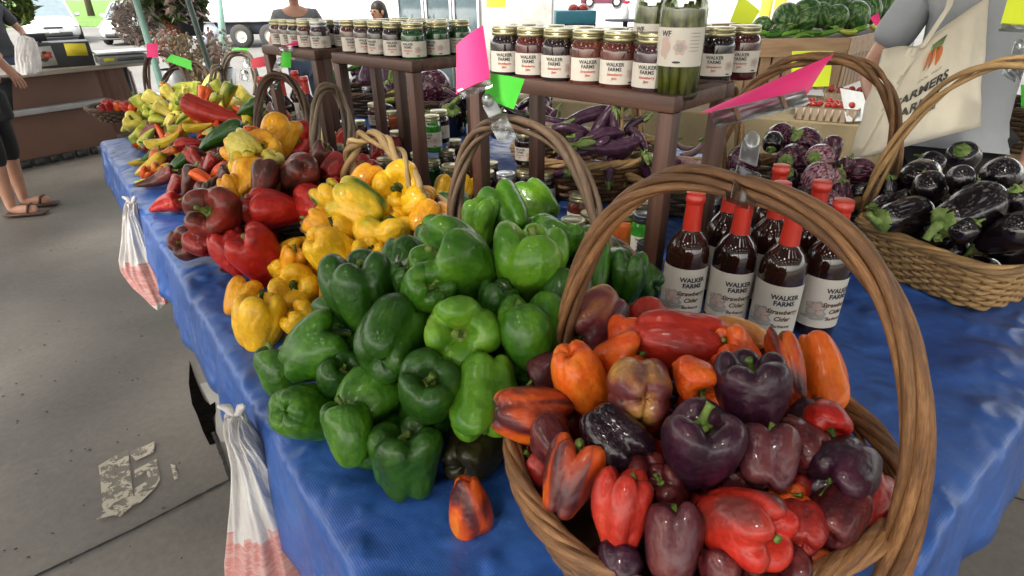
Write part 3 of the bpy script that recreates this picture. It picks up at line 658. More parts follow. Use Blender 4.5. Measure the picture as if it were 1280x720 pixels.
L_tom = [(u, v, s, s, B, sk, (q, .6, .4), lab) for u, v, s, sk, q, lab in [
 (136,131,15,'red',.1,'bright red tomato in the dark bowl at the far table end'), (148,133,13,'orange',.3,'orange red tomato in the middle of the dark bowl'),
 (158,134,13,'redpink',-.3,'pinkish tomato at the right of the dark bowl'), (128,135,11,'dullred',-.3,'dull red tomato at the left of the dark bowl'), (166,136,11,'orange',.3,'orange tomato at the right rim of the dark bowl')]]
def heap_dk(x, y):
    return .13+.13*max(0, 1-((x-1.13)/.27)**2-((y-1.33)/.27)**2)
eg = 'black eggplant '
L_eggdark = [
 (1130,270,78,44,'egg','eggblack',(-.9,-.15,.15),'glossy '+eg+'lying in front left with green cap to the left'),
 (1212,262,100,52,'egg','eggblack',(-.9,-.45,.1),'long glossy '+eg+'across the middle with green cap lower left'),
 (1258,293,66,58,'egg','eggblack',(-.3,-.3,-.9),'big round '+eg+'at the right front corner of the basket'),
 (1162,234,46,44,'round','eggblack',(.2,.8,-.5),'small round '+eg+'with a yellow spot in the middle of the basket'),
 (1150,222,56,48,'round','eggblack',(.7,.6,-.4),eg+'behind the one with the yellow spot'),
 (1203,196,50,40,'round','eggblack',(-.6,.3,.7),eg+'with green cap facing left on top of the heap'),
 (1252,220,58,46,'round','eggblack',(.7,-.5,-.2),'large smooth '+eg+'at the right back of the basket'),
 (1200,222,40,34,'round','eggblack',(.2,.2,-.8),'round '+eg+'below the top one'),
 (1164,204,36,30,'round','eggblack',(-.5,.5,-.3),eg+'at the back left of the basket'),
 (1112,240,40,44,'egg','eggblack',(-.2,.9,.1),eg+'by the left handle foot'),
 (1228,244,40,30,'round','eggblack',(-.4,.8,.1),eg+'half hidden with a long upright stem'),
 (1166,292,34,24,'round','eggblack',(.0,-.5,.8),eg+'low behind the front rim with a cap facing out'),
 (1100,256,36,32,'egg','eggblack',(-.7,-.3,.3),eg+'at the left corner under the rim'),
 (1206,288,44,30,'round','eggblack',(.3,.3,.3),eg+'low behind the middle of the front rim'),
 (1272,250,44,40,'round','eggblack',(-.3,.5,.3),eg+'cut by the right side above the big round one'),
 (1130,248,30,26,'round','eggblack',(.3,.3,.6),eg+'deep between the left ones'),
]
def heap_rd(x, y):
    return .14+.15*max(0, 1-((x-.84)/.26)**2-((y-1.70)/.26)**2)
L_eground = [
 (990,200,44,42,'round','eggdarkstripe',(-.6,-.2,.5),'dark purple eggplant with its green cap at lower left'),
 (1007,178,42,38,'round','eggdarkstripe',(-.7,.4,.3),'purple eggplant on top of the round basket with cap to the left'),
 (1041,186,28,36,'egg','eggdarkstripe',(.0,-.9,-.1),'upright purple eggplant at the right top of the round heap'),
 (1024,197,38,36,'round','eggstripe',(-.6,-.1,.5),'streaky pink and purple eggplant below the upright one'),
 (1022,222,44,36,'round','eggstripe',(-.3,-.5,-.7),'pale striped eggplant showing its stripes in the centre'),
 (966,178,24,30,'round','eggblack',(-.3,-.7,.3),'dark eggplant at the left top behind the clear clip'),
 (1052,244,28,42,'egg','eggdarkstripe',(-.1,.95,.2),'slim purple eggplant with tall cap near the right rim'),
 (1074,214,42,34,'round','eggdarkstripe',(.8,-.1,.3),'dark eggplant with cap to the right by the handle'),
 (1058,206,22,22,'round','eggdarkstripe',(.2,.6,.3),'small dark eggplant at the right back of the round heap'),
 (980,224,34,36,'round','eggblack',(-.1,.3,.6),'shaded dark eggplant behind the red bottle caps'),
 (1044,222,26,26,'round','eggstripe',(.3,.7,.4),'small striped eggplant under the slim purple one'),
 (1036,250,30,28,'round','eggstripe',(.3,-.3,.5),'striped eggplant low behind the rightmost bottle cap'),
 (1074,240,30,26,'round','eggblack',(.6,.4,.4),'dark eggplant low at the right rim of the round basket'),
 (1004,246,30,30,'round','eggdarkstripe',(-.6,-.2,.5),'purple eggplant low between the bottle caps'),
]
def heap_lg(x, y): return .15+.13*max(0, 1-((x-.28)/.32)**2-((y-2.08)/.32)**2)
ll = 'long purple eggplant '
L_eglong = [
 (735,146,74,30,'long','eggpurple',(-.9,-.3,.1),ll+'at the upper left of the heap'),
 (757,152,60,56,'long','eggpurple',(.6,.8,.1),ll+'slanting up with a pale highlight'),
 (772,166,40,44,'long','eggpurple',(-.3,.9,.1),ll+'hooked and steep in the middle'),
 (748,172,66,30,'long','eggpurple',(-.9,-.35,.1),ll+'lying low across the middle'),
 (716,163,54,24,'long','eggpurple',(-.9,.2,.1),ll+'on the left rim of the heap'),
 (762,183,84,18,'long','eggpurple',(-.95,-.1,.1),ll+'lowest, along the front rim'),
 (792,156,34,28,'long','eggpurple',(.7,.5,.1),ll+'at the right behind the cane handle'),
 (800,176,26,36,'long','eggpurple',(.4,-.8,.1),ll+'at the right end of the heap'),
 (700,152,44,16,'long','eggpurple',(-.9,.1,.1),ll+'far left beside the dark post'),
 (734,186,60,18,'long','eggpurple',(-.9,-.3,.1),ll+'front left along the rim'),
 (690,160,44,16,'long','eggpale',(-.9,.3,.1),'pale brownish long eggplant near the handle top'),
 (776,148,34,16,'long','eggpale',(.9,-.1,.1),'pale long eggplant at the top right of the heap'),
 (715,178,40,18,'long','eggpurple',(-.7,-.5,.1),ll+'poking out at the lower left'),
]
def heap_sm(x, y): return .11+.06*max(0, 1-((x-.56)/.2)**2-((y-1.86)/.2)**2)
sl = 'small mauve eggplant '
L_egsmall = [
 (826,184,40,20,'long','eggpale',(.8,.3,.1),sl+'at the left of the low basket'), (868,188,34,20,'long','eggpale',(.8,.5,.1),sl+'with a green tip pointing right'),
 (884,198,30,16,'long','eggpurple',(.7,.5,.1),'darker small eggplant leaning on the dark post'), (852,200,40,14,'long','eggpale',(-.8,.2,.1),sl+'in the middle of the low basket'),
 (876,208,14,14,'round','eggpale',(.2,.3,.8),'tiny round pale eggplant seen end on'), (838,204,36,14,'long','eggpurple',(-.9,-.2,.1),'darker small eggplant along the front of the low basket'),
 (808,195,34,14,'long','eggpale',(-.9,.2,.1),sl+'at the far left rim of the low basket'), (896,211,26,14,'long','eggpurple',(.8,.6,.1),'darker small eggplant behind the handle top'),
 (856,184,26,12,'long','eggpale',(.8,-.2,.1),sl+'at the back of the low basket'),
]
def heap_bk(x, y): return .16+.06*math.sin(x*7+y*5)
L_egback = [
 (462,94,34,40,'egg','eggpurple',(.2,.9,.1),'fat violet eggplant behind the middle stand'), (488,96,34,40,'egg','eggpurple',(-.2,-.9,.1),'violet eggplant right of the fat one behind the stand'),
 (542,108,46,44,'round','eggdarkstripe',(.2,.3,-.7),'round dark plum eggplant between two stand posts'), (492,114,30,14,'long','lime',(.8,.6,.1),'pale green long squash between the stand posts'),
 (488,126,30,14,'long','lime',(.9,.2,.1),'pale green squash lying lower between the posts'), (508,124,30,12,'long','eggpurple',(.7,.7,.1),'slim violet eggplant by the post'),
 (424,98,26,24,'round','dark',(.2,.6,.3),'dark green round squash left of the middle stand'), (560,128,28,12,'long','eggpurple',(.8,.4,.1),'slim purple eggplant beside the pink card'),
 (445,84,22,12,'long','green',(.8,.2,.1),'small green squash under the shelf edge'), (566,118,26,12,'long','eggpurple',(-.8,.5,.1),'slim purple eggplant behind the right post'),
 (646,140,36,24,'long','eggblack',(.8,-.4,.1),'dark long eggplant behind the green card'), (660,128,30,20,'long','eggblack',(.8,.4,.1),'dark long eggplant beyond the right stand post'),
]
def produce():
    a = []
    def grp(lst, heap, grpname, cap=.125): it = plan(lst, heap, cap, grpname); a.extend(it); return it
    g1 = grp(L_orange, heap_orange, 'orange and purple peppers heaped in the round basket'); g0 = grp(L_loose, flat_heap, 'peppers lying loose on the tarp')
    g2 = grp(L_green, heap_green, 'green bell peppers heaped over a basket'); g3 = grp(L_yellow, heap_yellow, 'yellow bell peppers in and beside their basket')
    g4 = grp(L_red, heap_red, 'red bell peppers heaped in their basket'); g5 = grp(L_amber, heap_amber, 'amber bell peppers in a small heap')
    g6 = grp(L_far, heap_far, 'mixed chillies heaped at the table edge'); g7 = grp(L_pale, heap_pale, 'pale peppers heaped at the far end'); g8 = grp(L_tom, heap_tom, 'tomatoes in the dark bowl')
    h1 = grp(L_eggdark, heap_dk, 'black eggplants in the rectangular basket'); h2 = grp(L_eground, heap_rd, 'striped eggplants in the round basket', .13)
    h3 = grp(L_eglong, heap_lg, 'long purple eggplants'); h4 = grp(L_egsmall, heap_sm, 'small mauve eggplants'); h5 = grp(L_egback, heap_bk, 'eggplants and squash behind the stands')
    relax(a, 30)
    for it in a: put(it)
    inb = lambda P: math.hypot(P.x-.235, P.y-.555) < .20
    fill(g1, heap_orange, 24, .040, [B], ['maroon', 'orange', 'purple', 'dullred'], 'shaded bell pepper buried deep inside the basket heap of orange and purple ones', 'orange and purple peppers heaped in the round basket', 1, inside=inb)
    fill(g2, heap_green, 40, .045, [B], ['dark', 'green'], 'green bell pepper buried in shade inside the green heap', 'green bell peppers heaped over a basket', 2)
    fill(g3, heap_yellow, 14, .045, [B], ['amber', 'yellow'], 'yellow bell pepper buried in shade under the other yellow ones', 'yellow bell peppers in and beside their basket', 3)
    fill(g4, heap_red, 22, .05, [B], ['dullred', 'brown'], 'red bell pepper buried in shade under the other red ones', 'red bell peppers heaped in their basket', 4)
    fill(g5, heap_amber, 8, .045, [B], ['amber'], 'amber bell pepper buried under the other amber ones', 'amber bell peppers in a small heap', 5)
    fill(g6, heap_far, 60, .035, ['poblano', 'banana', 'horn'], ['dullred', 'chilliorange', 'chilliyellow', 'brown', 'orange'], 'chilli half buried beneath the mixed heap at the table edge', 'mixed chillies heaped at the table edge', 6, loose=True)
    fill(g7, heap_pale, 16, .05, ['poblano'], ['lime', 'pale'], 'pale pepper buried under the far pale heap', 'pale peppers heaped at the far end', 7, loose=True)
    fill(h1, heap_dk, 10, .05, ['round'], ['eggblack'], 'black eggplant buried at the bottom of the rectangular basket', 'black eggplants in the rectangular basket', 8, loose=True, inside=lambda P: abs((P.x-1.115)*.913+(P.y-1.285)*.408) < .13 and abs(-(P.x-1.115)*.408+(P.y-1.285)*.913) < .10)
    fill(h2, heap_rd, 8, .05, ['round'], ['eggdarkstripe'], 'dark eggplant buried under the striped ones', 'striped eggplants in the round basket', 9, loose=True)
    fill(h3, heap_lg, 14, .035, ['long'], ['eggpurple'], 'long purple eggplant buried under the others', 'long purple eggplants', 10, loose=True)
    fill(h5, heap_bk, 24, .06, ['egg', 'round'], ['eggpurple', 'eggdarkstripe', 'eggblack'], 'dark eggplant half hidden among those behind the stands', 'eggplants and squash behind the stands', 11, loose=True)
    return a
from mathutils import noise as mn
# ---------------------------------------------------------------- tables and tarp
M_tarp, nt, b = nodes('blue_tarp'); MATS['blue_tarp'] = M_tarp
vec = coords(nt, 'Object'); f1 = noise(nt, vec, 7, 6, .65, .4)
nt.links.new(ramp(nt, f1, [(.25, (.013, .055, .235)), (.5, (.022, .088, .335)), (.75, (.042, .13, .42))]), b.inputs['Base Color'])
sc = noise(nt, coords(nt, 'Object'), 70, 4, .75)
col = b.inputs['Base Color'].links[0].from_socket
mx = N(nt, 'ShaderNodeMix', data_type='RGBA'); nt.links.new(ramp(nt, sc, [(.60, (0, 0, 0)), (.72, (.45, .45, .45))]), mx.inputs[0]); nt.links.new(col, mx.inputs[6]); mx.inputs[7].default_value = (.16, .26, .52, 1)
nt.links.new(mx.outputs[2], b.inputs['Base Color'])
b.inputs['Roughness'].default_value = .38; b.inputs['Coat Weight'].default_value = .08; b.inputs['Coat Roughness'].default_value = .2
def ridged(scale, detail, rough=.55, vec_=None):
    n = N(nt, 'ShaderNodeTexNoise'); n.noise_type = 'RIDGED_MULTIFRACTAL'; n.inputs['Scale'].default_value = scale; n.inputs['Detail'].default_value = detail; n.inputs['Roughness'].default_value = rough; n.inputs['Distortion'].default_value = .25
    nt.links.new(vec_ or coords(nt, 'Object'), n.inputs['Vector']); return n.outputs['Fac']
wx = N(nt, 'ShaderNodeTexWave'); wx.inputs['Scale'].default_value = 95; wy = N(nt, 'ShaderNodeTexWave'); wy.inputs['Scale'].default_value = 95; wy.bands_direction = 'Y'
mpw = nt.nodes.new('ShaderNodeMapping'); mpw.inputs['Rotation'].default_value = (0, 0, -math.atan2(UD.y, UD.x)); tcw = nt.nodes.new('ShaderNodeTexCoord'); nt.links.new(tcw.outputs['Object'], mpw.inputs['Vector']); nt.links.new(mpw.outputs[0], wx.inputs['Vector']); nt.links.new(mpw.outputs[0], wy.inputs['Vector'])
wa = N(nt, 'ShaderNodeMath', operation='ADD'); nt.links.new(wx.outputs['Fac'], wa.inputs[0]); nt.links.new(wy.outputs['Fac'], wa.inputs[1])
b1 = bump(nt, b, wa.outputs[0], .12, .002)
def bch(h, st_, di, prev):
    q_ = N(nt, 'ShaderNodeBump'); q_.inputs['Strength'].default_value = st_; q_.inputs['Distance'].default_value = di; nt.links.new(h, q_.inputs['Height']); nt.links.new(prev.outputs[0], q_.inputs['Normal']); return q_
b2 = bch(ridged(17, 1.0), .85, .016, b1); b3 = bch(ridged(6, 1.4), .8, .045, b2); b4 = bch(noise(nt, coords(nt, 'Object'), 16, 2, .5), .35, .016, b3)
nt.links.new(b4.outputs[0], b.inputs['Normal'])
U0, U1, V0, V1 = .085, 3.50, .135, 2.18
def tarp():
    mb = MB(); du = [-.22, -.15, -.08, -.035, -.012]; us = du+[i/110*(U1-U0) for i in range(111)]+[U1-U0+.02, U1-U0+.08, U1-U0+.2]
    dv = [-.20, -.15, -.10, -.06, -.03, -.012]; vs_ = dv+[i/76*(V1-V0) for i in range(77)]+[V1-V0+.02, V1-V0+.1]
    P = []
    for p in us:
        for q in vs_:
            L, Wd = U1-U0, V1-V0
            eu = -p if p < 0 else max(0, p-L); ev = -q if q < 0 else max(0, q-Wd)
            cu = min(max(p, 0), L); cv = min(max(q, 0), Wd); e = max(eu, ev)
            n3 = mn.noise(Vector((p*6, q*6, 0))); n4 = mn.noise(Vector((p*22, q*22, 5))); n5 = mn.noise(Vector((p*9, q*9, 3)))
            if e > 0:
                lim = .10+.04*mn.noise(Vector((cu*2.2, cv*2.2, 9)))+.03*mn.noise(Vector((cu*7, cv*7, 2)))
                drop = e/.2*(lim+ .08) if e > .012 else .006
                out = .012+.028*(drop/.2)+.022*mn.noise(Vector((cu*9, cv*9, 7)))*min(1, drop/.08)
                x = cu+(-out if p < 0 else out if p > L else 0); y = cv+(-out if q < 0 else out if q > Wd else 0); z = T-drop+.004*n4
            else:
                x, y = cu, cv; edge = min(1, min(cv, cu)/.05)
                n6 = mn.noise(Vector((p*3.1+4, q*30, 1))); n7 = mn.noise(Vector((p*26, q*5, 8))); z = T+.003+.0035*n3+.0026*n4+.004*abs(n5)*edge+.0035*max(0, .25-abs(n6))*3*edge*max(0, 1-q/.35)+.003*max(0, .2-abs(n7))*4*max(0, 1-q/.25)*edge
            P.append(UV(U0+x, V0+y, z))
    n = len(vs_)
    mb.add(P, [(i*n+j, (i+1)*n+j, (i+1)*n+j+1, i*n+j+1) for i in range(len(us)-1) for j in range(n-1)])
    o = mb.build('tarp', M_tarp, sub=1); md = o.modifiers.new('thick', 'SOLIDIFY'); md.thickness = .0012; md.offset = -1
    tag(o, 'crinkled blue plastic tarp spread over the long produce tables', 'tarp')
tarp()
M_ply = plain('table_top_grey', (.45, .44, .42), .5, var=.1); M_steel = plain('dark_grey_steel', (.10, .10, .11), .4, .6)
def table_proto():
    r = empty('folding_table', (0, 0, 0)); mb = MB(); mb.box((0, 0, T-.032), (1.66, .96, .045), bev=.008); mb.build('tabletop', M_ply, r)
    for a in (-.72, .72):
        for c in (-.38, .38):
            mb = MB(); mb.tube([(a, c, 0), (a, c, T-.055)], .014, 8); mb.build('leg', M_steel, r)
    return r
tp = table_proto(); k = 0
for ii, iu in enumerate((.94, 2.64)):
    for jj, iv in enumerate((.635, 1.66)):
        o = tp if k == 0 else copy_tree(tp); k += 1; o.location = UV(iu, iv); o.rotation_euler = (0, 0, math.atan2(UD.y, UD.x))
        tag(o, ['folding table under the tarp at the near end, peppers side', 'folding table under the tarp at the near end, eggplant side', 'folding table under the tarp at the far end, chilli side', 'folding table under the tarp at the far end, squash side'][ii*2+jj], 'table', 'folding tables under the tarp')
# ---------------------------------------------------------------- baskets
CANE = fibre('tan_cane', (.15, .080, .030), (.35, .215, .088), (.50, .34, .155))
CANE2 = fibre('brown_cane', (.035, .016, .007), (.16, .078, .029), (.31, .165, .068))
CANE3 = fibre('red_brown_cane', (.040, .017, .007), (.18, .082, .030), (.36, .19, .078))
BARK = fibre('dark_bark_cane', (.022, .013, .008), (.075, .042, .022), (.15, .092, .05))
PALE = fibre('pale_cane', (.19, .12, .05), (.38, .25, .105), (.52, .38, .18))
GREYC = fibre('grey_cane', (.07, .05, .035), (.17, .125, .085), (.28, .22, .16))
def basket(c, a, bb, h, taper, mat, label, rot=0, dent=None, expo=2, rows=9, n=28, rimr=.0072, rimn=4, handle=None, hmat=None, stakemat=None, group='wicker baskets', name='wicker_basket', cat='basket', hr=.0095, hn=4, turns=3, zb=T+.006):
    """Woven basket; handle = (footA, apex, footB) in world coordinates."""
    r = empty(name, (c[0], c[1], zb), rot, label, cat, group); q = random.Random(label)
    def P(th, k, off=0):
        ct, st = math.cos(th), math.sin(th); s = (abs(ct)**expo+abs(st)**expo)**(-1/expo); f = taper+(1-taper)*k
        if dent: f *= 1-dent[1]*math.exp(-(((th+rot-dent[0]+math.pi) % (2*math.pi)-math.pi)/dent[2])**2)
        return Vector((ct*s*(a*f+off), st*s*(bb*f+off), h*k))
    mb = MB(); rr = h/rows*.62; seg = n*4
    for k in range(rows):
        ph = (k % 2)*math.pi; z = (k+.5)/rows
        mb.tube([P(2*math.pi*i/seg, z, .0055*math.cos(n/2*2*math.pi*i/seg+ph))+Vector((0, 0, q.uniform(-.0012, .0012))) for i in range(seg)], rr*.92, 5, True, flat=.75)
    mb.build('weave', mat, r)
    mb = MB()
    for i in range(n):
        th = 2*math.pi*i/n; mb.tube([P(th, 0), P(th, .5), P(th, 1.0)], .0035, 5)
    mb.build('stakes', stakemat or mat, r)
    mb = MB(); mb.add([P(2*math.pi*i/48, 0, -.004)+Vector((0, 0, .004)) for i in range(48)], [tuple(range(48))]); mb.add([P(2*math.pi*i/48, 0, -.004) for i in range(48)], [tuple(range(48))[::-1]]); mb.build('base', mat, r, smooth=False)
    mb = MB(); nn = 120; per = max(5, int((a+bb)*40*.9*3/max(3, rimn)*.62)); off = rimr*(.9 if rimn < 5 else 1.25)
    for s in range(rimn):
        pts = []; rad_ = []
        for i in range(nn):
            th = 2*math.pi*i/nn; ang = per*th+2*math.pi*s/rimn
            pts.append(P(th, 1, off*math.cos(ang))+Vector((0, 0, off*1.15*math.sin(ang)+rimr*.6))); rad_.append(rimr*(.9+.12*(s % 3)+.16*math.sin(3*th+s*2)))
        mb.tube(pts, rad_, 6, True, u0=s*5.17)
    mb.build('rim', hmat or mat, r)
    if handle: handle_mesh(handle, r, hmat or mat, hr, hn, turns, q, (c[0], c[1], zb), rot)
    return r
def handle_mesh(hd, r, mat, hr, hn, turns, q, org, rot):
    A, apx, Bf = (Vector(p) for p in hd); mb = MB(); mid = (A+Bf)/2; hv = apx-mid; half = (A-Bf)/2; nn = 72; Mi = Matrix.Rotation(-rot, 3, 'Z'); org = Vector(org)
    def C(t):
        an = math.pi*t; cx = math.cos(an); sx = math.sin(an)
        return mid+half*(math.copysign(abs(cx)**.78, cx))+hv*(sx**.92)
    for s in range(hn):
        ph = 2*math.pi*s/hn+q.uniform(-.3, .3); pts = []; rad_ = []; amp = q.uniform(.8, 1.15)
        for i in range(nn+1):
            t = i/nn; p = C(t); tg = (C(min(1, t+.004))-C(max(0, t-.004))).normalized(); n1 = half.normalized().cross(hv.normalized()).normalized(); n2 = tg.cross(n1)
            ang = ph+2*math.pi*turns*t+.5*mn.noise(Vector((t*5, s*3.1, 0))); o = hr*(1.5+.4*mn.noise(Vector((t*6, s*5.3, 2))))*amp; spread = 1+.35*abs(2*t-1)**4
            pts.append(Mi @ (p+(n1*math.cos(ang)+n2*math.sin(ang))*o*spread-org)); rad_.append(hr*(.80+.10*(s % 3)+.14*math.sin(7*t+s*2.1)+.05*math.sin(31*t+s*4)+.1*abs(2*t-1)))
        mb.tube(pts, rad_, 8, u0=s*7.31)
    mb.build('handle', mat, r)
def V3(x, y, z): return Vector((x, y, T+z))
basket((.235, .555), .235, .235, .125, .80, CANE2, 'big round brown basket in front, with tall twisted handle, full of orange and purple peppers', rot=.4, dent=(R(-64), .17, .62), rows=11, n=34, rimr=.0062, rimn=6,
       handle=(V3(.072, .715, .10), V3(.238, .556, .468), V3(.400, .400, .06)), hmat=CANE3, hr=.0061, hn=5, turns=1.5)
basket((.03, 1.07), .225, .225, .13, .82, CANE2, 'brown basket buried under the green bell peppers, with an arched dark handle', rows=8, rimr=.009,
       handle=(W(568, 292, 1.36), W(655, 158, 1.17), W(757, 385, 1.08)), hmat=fibre('dusk_cane', (.05, .03, .018), (.13, .08, .046), (.22, .145, .09)), hr=.0072, hn=4, turns=1.6)
basket((-.34, 1.40), .18, .18, .125, .85, PALE, 'pale basket holding yellow bell peppers, with a knotted light handle', rows=8, n=24, rimr=.008,
       handle=(W(441, 262, 1.55), W(468, 172, 1.44), W(536, 300, 1.38)), hmat=PALE, hr=.0085, hn=3, turns=3.2)
basket((-.64, 1.60), .23, .22, .12, .85, BARK, 'dark basket under the red bell peppers, with a thin bark handle', rows=8, n=26, rimr=.008,
       handle=(W(396, 200, 1.66), W(411, 110, 1.70), W(440, 195, 1.76)), hmat=GREYC, hr=.0066, hn=4, turns=1)
basket((-.79, 1.80), .18, .18, .09, .85, GREYC, 'weathered basket with amber bell peppers, its dark handle rising by the far bottles', rows=7, n=24, rimr=.007,
       handle=(W(324, 182, 1.95), W(350, 95, 2.05), W(392, 190, 2.0)), hmat=BARK, hr=.0075, hn=4, turns=1)
basket((1.115, 1.285), .215, .18, .115, .76, CANE, 'rectangular tan wicker basket full of black eggplants at the right table edge', rot=math.atan2(.408, .913), expo=6, rows=12, n=44, rimr=.0068,
       handle=(V3(.945, 1.455, .10), V3(1.125, 1.29, .50), V3(1.29, 1.115, .10)), hmat=CANE, hr=.0065, hn=3, turns=2.0)
basket((.84, 1.68), .23, .23, .12, .85, BARK, 'dark round basket of striped purple eggplants with twisted brown handle', rows=8, rimr=.010,
       handle=(V3(.64, 1.78, .10), V3(.85, 1.65, .475), V3(1.04, 1.53, .10)), hmat=CANE2, hr=.0078, hn=4, turns=2)
basket((.28, 2.07), .27, .25, .13, .85, CANE2, 'round wicker basket with long purple eggplants behind the jars', rows=9, rimr=.008,
       handle=(W(776, 235, 1.93), W(781, 98, 2.0), W(800, 190, 2.25)), hmat=CANE, hr=.008, hn=4, turns=1)
bk_ = [atz(478, 118, T+.1), atz(556, 128, T+.1)]
basket((bk_[0].x, bk_[0].y), .30, .24, .12, .85, BARK, 'dark basket of violet eggplants and squash behind the middle stand', rows=7, n=26)
basket((bk_[1].x, bk_[1].y), .26, .22, .12, .85, BARK, 'dark basket of plum eggplants between the middle and nearest stands', rows=7, n=26)
basket((.56, 1.86), .175, .175, .09, .85, GREYC, 'low wicker basket with small mauve eggplants beyond the stand post', rows=6, n=22, rimr=.008,
       handle=(W(901, 222, 1.75), W(912, 110, 1.85), W(925, 200, 2.0)), hmat=CANE, hr=.008, hn=4, turns=1)
# far baskets, their handles crossing above the pale peppers
for (c, ft, lab, mt) in [
  ((-1.72, 3.15), ((188, 122, 3.1), (200, 66, 3.2), (246, 128, 3.0)), 'far basket under pale peppers with thin dark handle tied to a pink card', BARK),
  ((-1.40, 2.95), ((206, 118, 3.3), (232, 80, 3.2), (268, 118, 3.0)), 'far basket with low dark handle holding a green card', BARK),
  ((-1.22, 2.62), ((263, 132, 2.65), (272, 84, 2.75), (282, 128, 2.85)), 'far basket with a steep brown handle beside the orange pepper', GREYC),
  ((-.98, 2.72), ((277, 122, 2.75), (298, 66, 2.85), (322, 120, 2.8)), 'far basket with bark handle near the red sign', GREYC)]:
    basket(c, .16, .16, .07, .85, mt, lab, rows=5, n=20, rimr=.007, handle=tuple(W(*f) for f in ft), hmat=mt, hr=.0072, hn=3, turns=1)
tb = atz(146, 152, T); basket((tb.x, tb.y), .125, .125, .075, .5, BARK, 'shallow dark wicker bowl of tomatoes at the far end of the table', rows=6, n=20, rimr=.006, name='wicker_bowl', cat='bowl')
# ---------------------------------------------------------------- stands
def wood_mat(name, c1, c2, c3, rough=.5, grain=(2, 30, 30)):
    mt, nt, b = nodes(name); f = noise(nt, coords(nt, 'Object', grain, rand=True), 1.3, 6, .62, .4)
    nt.links.new(ramp(nt, f, [(.3, c1), (.5, c2), (.72, c3)]), b.inputs['Base Color']); b.inputs['Roughness'].default_value = rough; bump(nt, b, f, .25, .003); return mt
WD = wood_mat('dark_stained_wood', (.030, .013, .008), (.068, .028, .017), (.12, .056, .036))
WDZ = wood_mat('dark_stained_wood_upright', (.030, .013, .008), (.068, .028, .017), (.12, .056, .036), grain=(30, 30, 2))
ST = []
def stand(F0, L, Wd, ang, zt, label):
    r = empty('display_stand', (F0.x, F0.y, T+.004), ang, label, 'display stand', 'dark wooden display stands'); w = .034
    for x in (w/2, L-w/2):
        for y in (-w/2, -Wd+w/2):
            mb = MB(); mb.box((x, y, (zt-.031)/2), (w, w, zt-.033), bev=.002); mb.build('leg', WDZ, r, auto=40)
    for y in (-w/2, -Wd+w/2): mb = MB(); mb.box((L/2, y, zt-.0155), (L+.004, w+.004, .031), bev=.003); mb.build('rail', WD, r, auto=40)
    for x in (w/2, L-w/2): mb = MB(); mb.box((x, -Wd/2, zt-.0155), (w+.004, Wd-2*w-.006, .031), bev=.003); mb.build('rail', WD, r, auto=40)
    mb = MB(); mb.box((L/2, -Wd/2, zt-.020), (L-2*w-.006, Wd-2*w-.006, .012)); mb.build('shelf', WD, r)
    ST.append((F0.copy(), L, Wd, ang, zt)); return r
dS = math.atan2(.68, -.73)
s1 = Vector((.308, 1.117, 0)); stand(s1, .56, .26, dS, .463, 'dark wooden stand nearest the viewer, carrying jam jars and a tall pickle jar')
s2 = Vector((-.28, 1.76, 0)); stand(s2, .42, .27, dS, .463, 'middle dark wooden stand behind the pink card, packed with jars')
s3 = Vector((-.668, 2.123, 0)); stand(s3, .38, .27, dS, .463, 'farthest dark wooden stand with small jars beside the gray haired man')
def on(si, x, y):
    F0, L, Wd, ang, zt = ST[si]; c, s = math.cos(ang), math.sin(ang)
    return Vector((F0.x+c*x-s*(-y), F0.y+s*x+c*(-y), T+.004+zt-.0125))
# ---------------------------------------------------------------- jars and bottles
GOLD = plain('gold_lid', (.42, .38, .22), .32, .85, var=.08); SILV = plain('silver_lid', (.45, .46, .47), .3, .9, var=.06); BLKL = plain('black_lid', (.02, .022, .026), .3, 0, var=.1)
PAPER = plain('white_label_paper', (.56, .52, .45), .55, var=.06)
INK = plain('label_ink', (.03, .03, .035), .6); INKR = plain('label_ink_red', (.42, .07, .04), .6); ROSE = plain('label_art_rose', (.50, .36, .31), .6, var=.12); GREY = plain('label_art_grey', (.33, .31, .28), .6, var=.2)
def jam(name, c, c2=None): 
    c2 = c2 or tuple(x*2.2 for x in c)
    return skin_veg(name, [(.3, c), (.75, c2)], scale=(20, 20, 12), nscale=1.5, rough=.06, coat=1, bmp=.0)
JAM = dict(darkred=jam('dark_red_jam', (.035, .006, .006)), brownred=jam('brown_red_jam', (.055, .013, .009)), black=jam('blackish_jam', (.008, .004, .005)), green=jam('green_jelly', (.006, .035, .009)),
           lightgreen=jam('light_green_jelly', (.02, .13, .012)), amberj=jam('amber_jelly', (.22, .05, .010)), redj=jam('red_jelly', (.20, .018, .008)), plum=jam('plum_butter', (.03, .012, .016)))
def cyl_text(mb, body, size, r, z, a0, mi, bold=0, shear=0):
    vs, fs = text_mesh(body, size, bold, shear)
    mb.add([Vector((r*math.cos(a0+v.x/r), r*math.sin(a0+v.x/r), z+v.y)) for v in vs], fs, mi)
def cyl_disc(mb, r, a0, z, w, h, mi, petals=0):
    n = 26; c = [Vector((r*math.cos(a0), r*math.sin(a0), z))]
    for i in range(n):
        t = 2*math.pi*i/n; k = 1+(.13*math.cos(petals*t) if petals else 0); c.append(Vector((r*math.cos(a0+w*k*math.cos(t)/r), r*math.sin(a0+w*k*math.cos(t)/r), z+h*k*math.sin(t))))
    mb.add(c, [(0, 1+i, 1+(i+1) % n) for i in range(n)], mi)
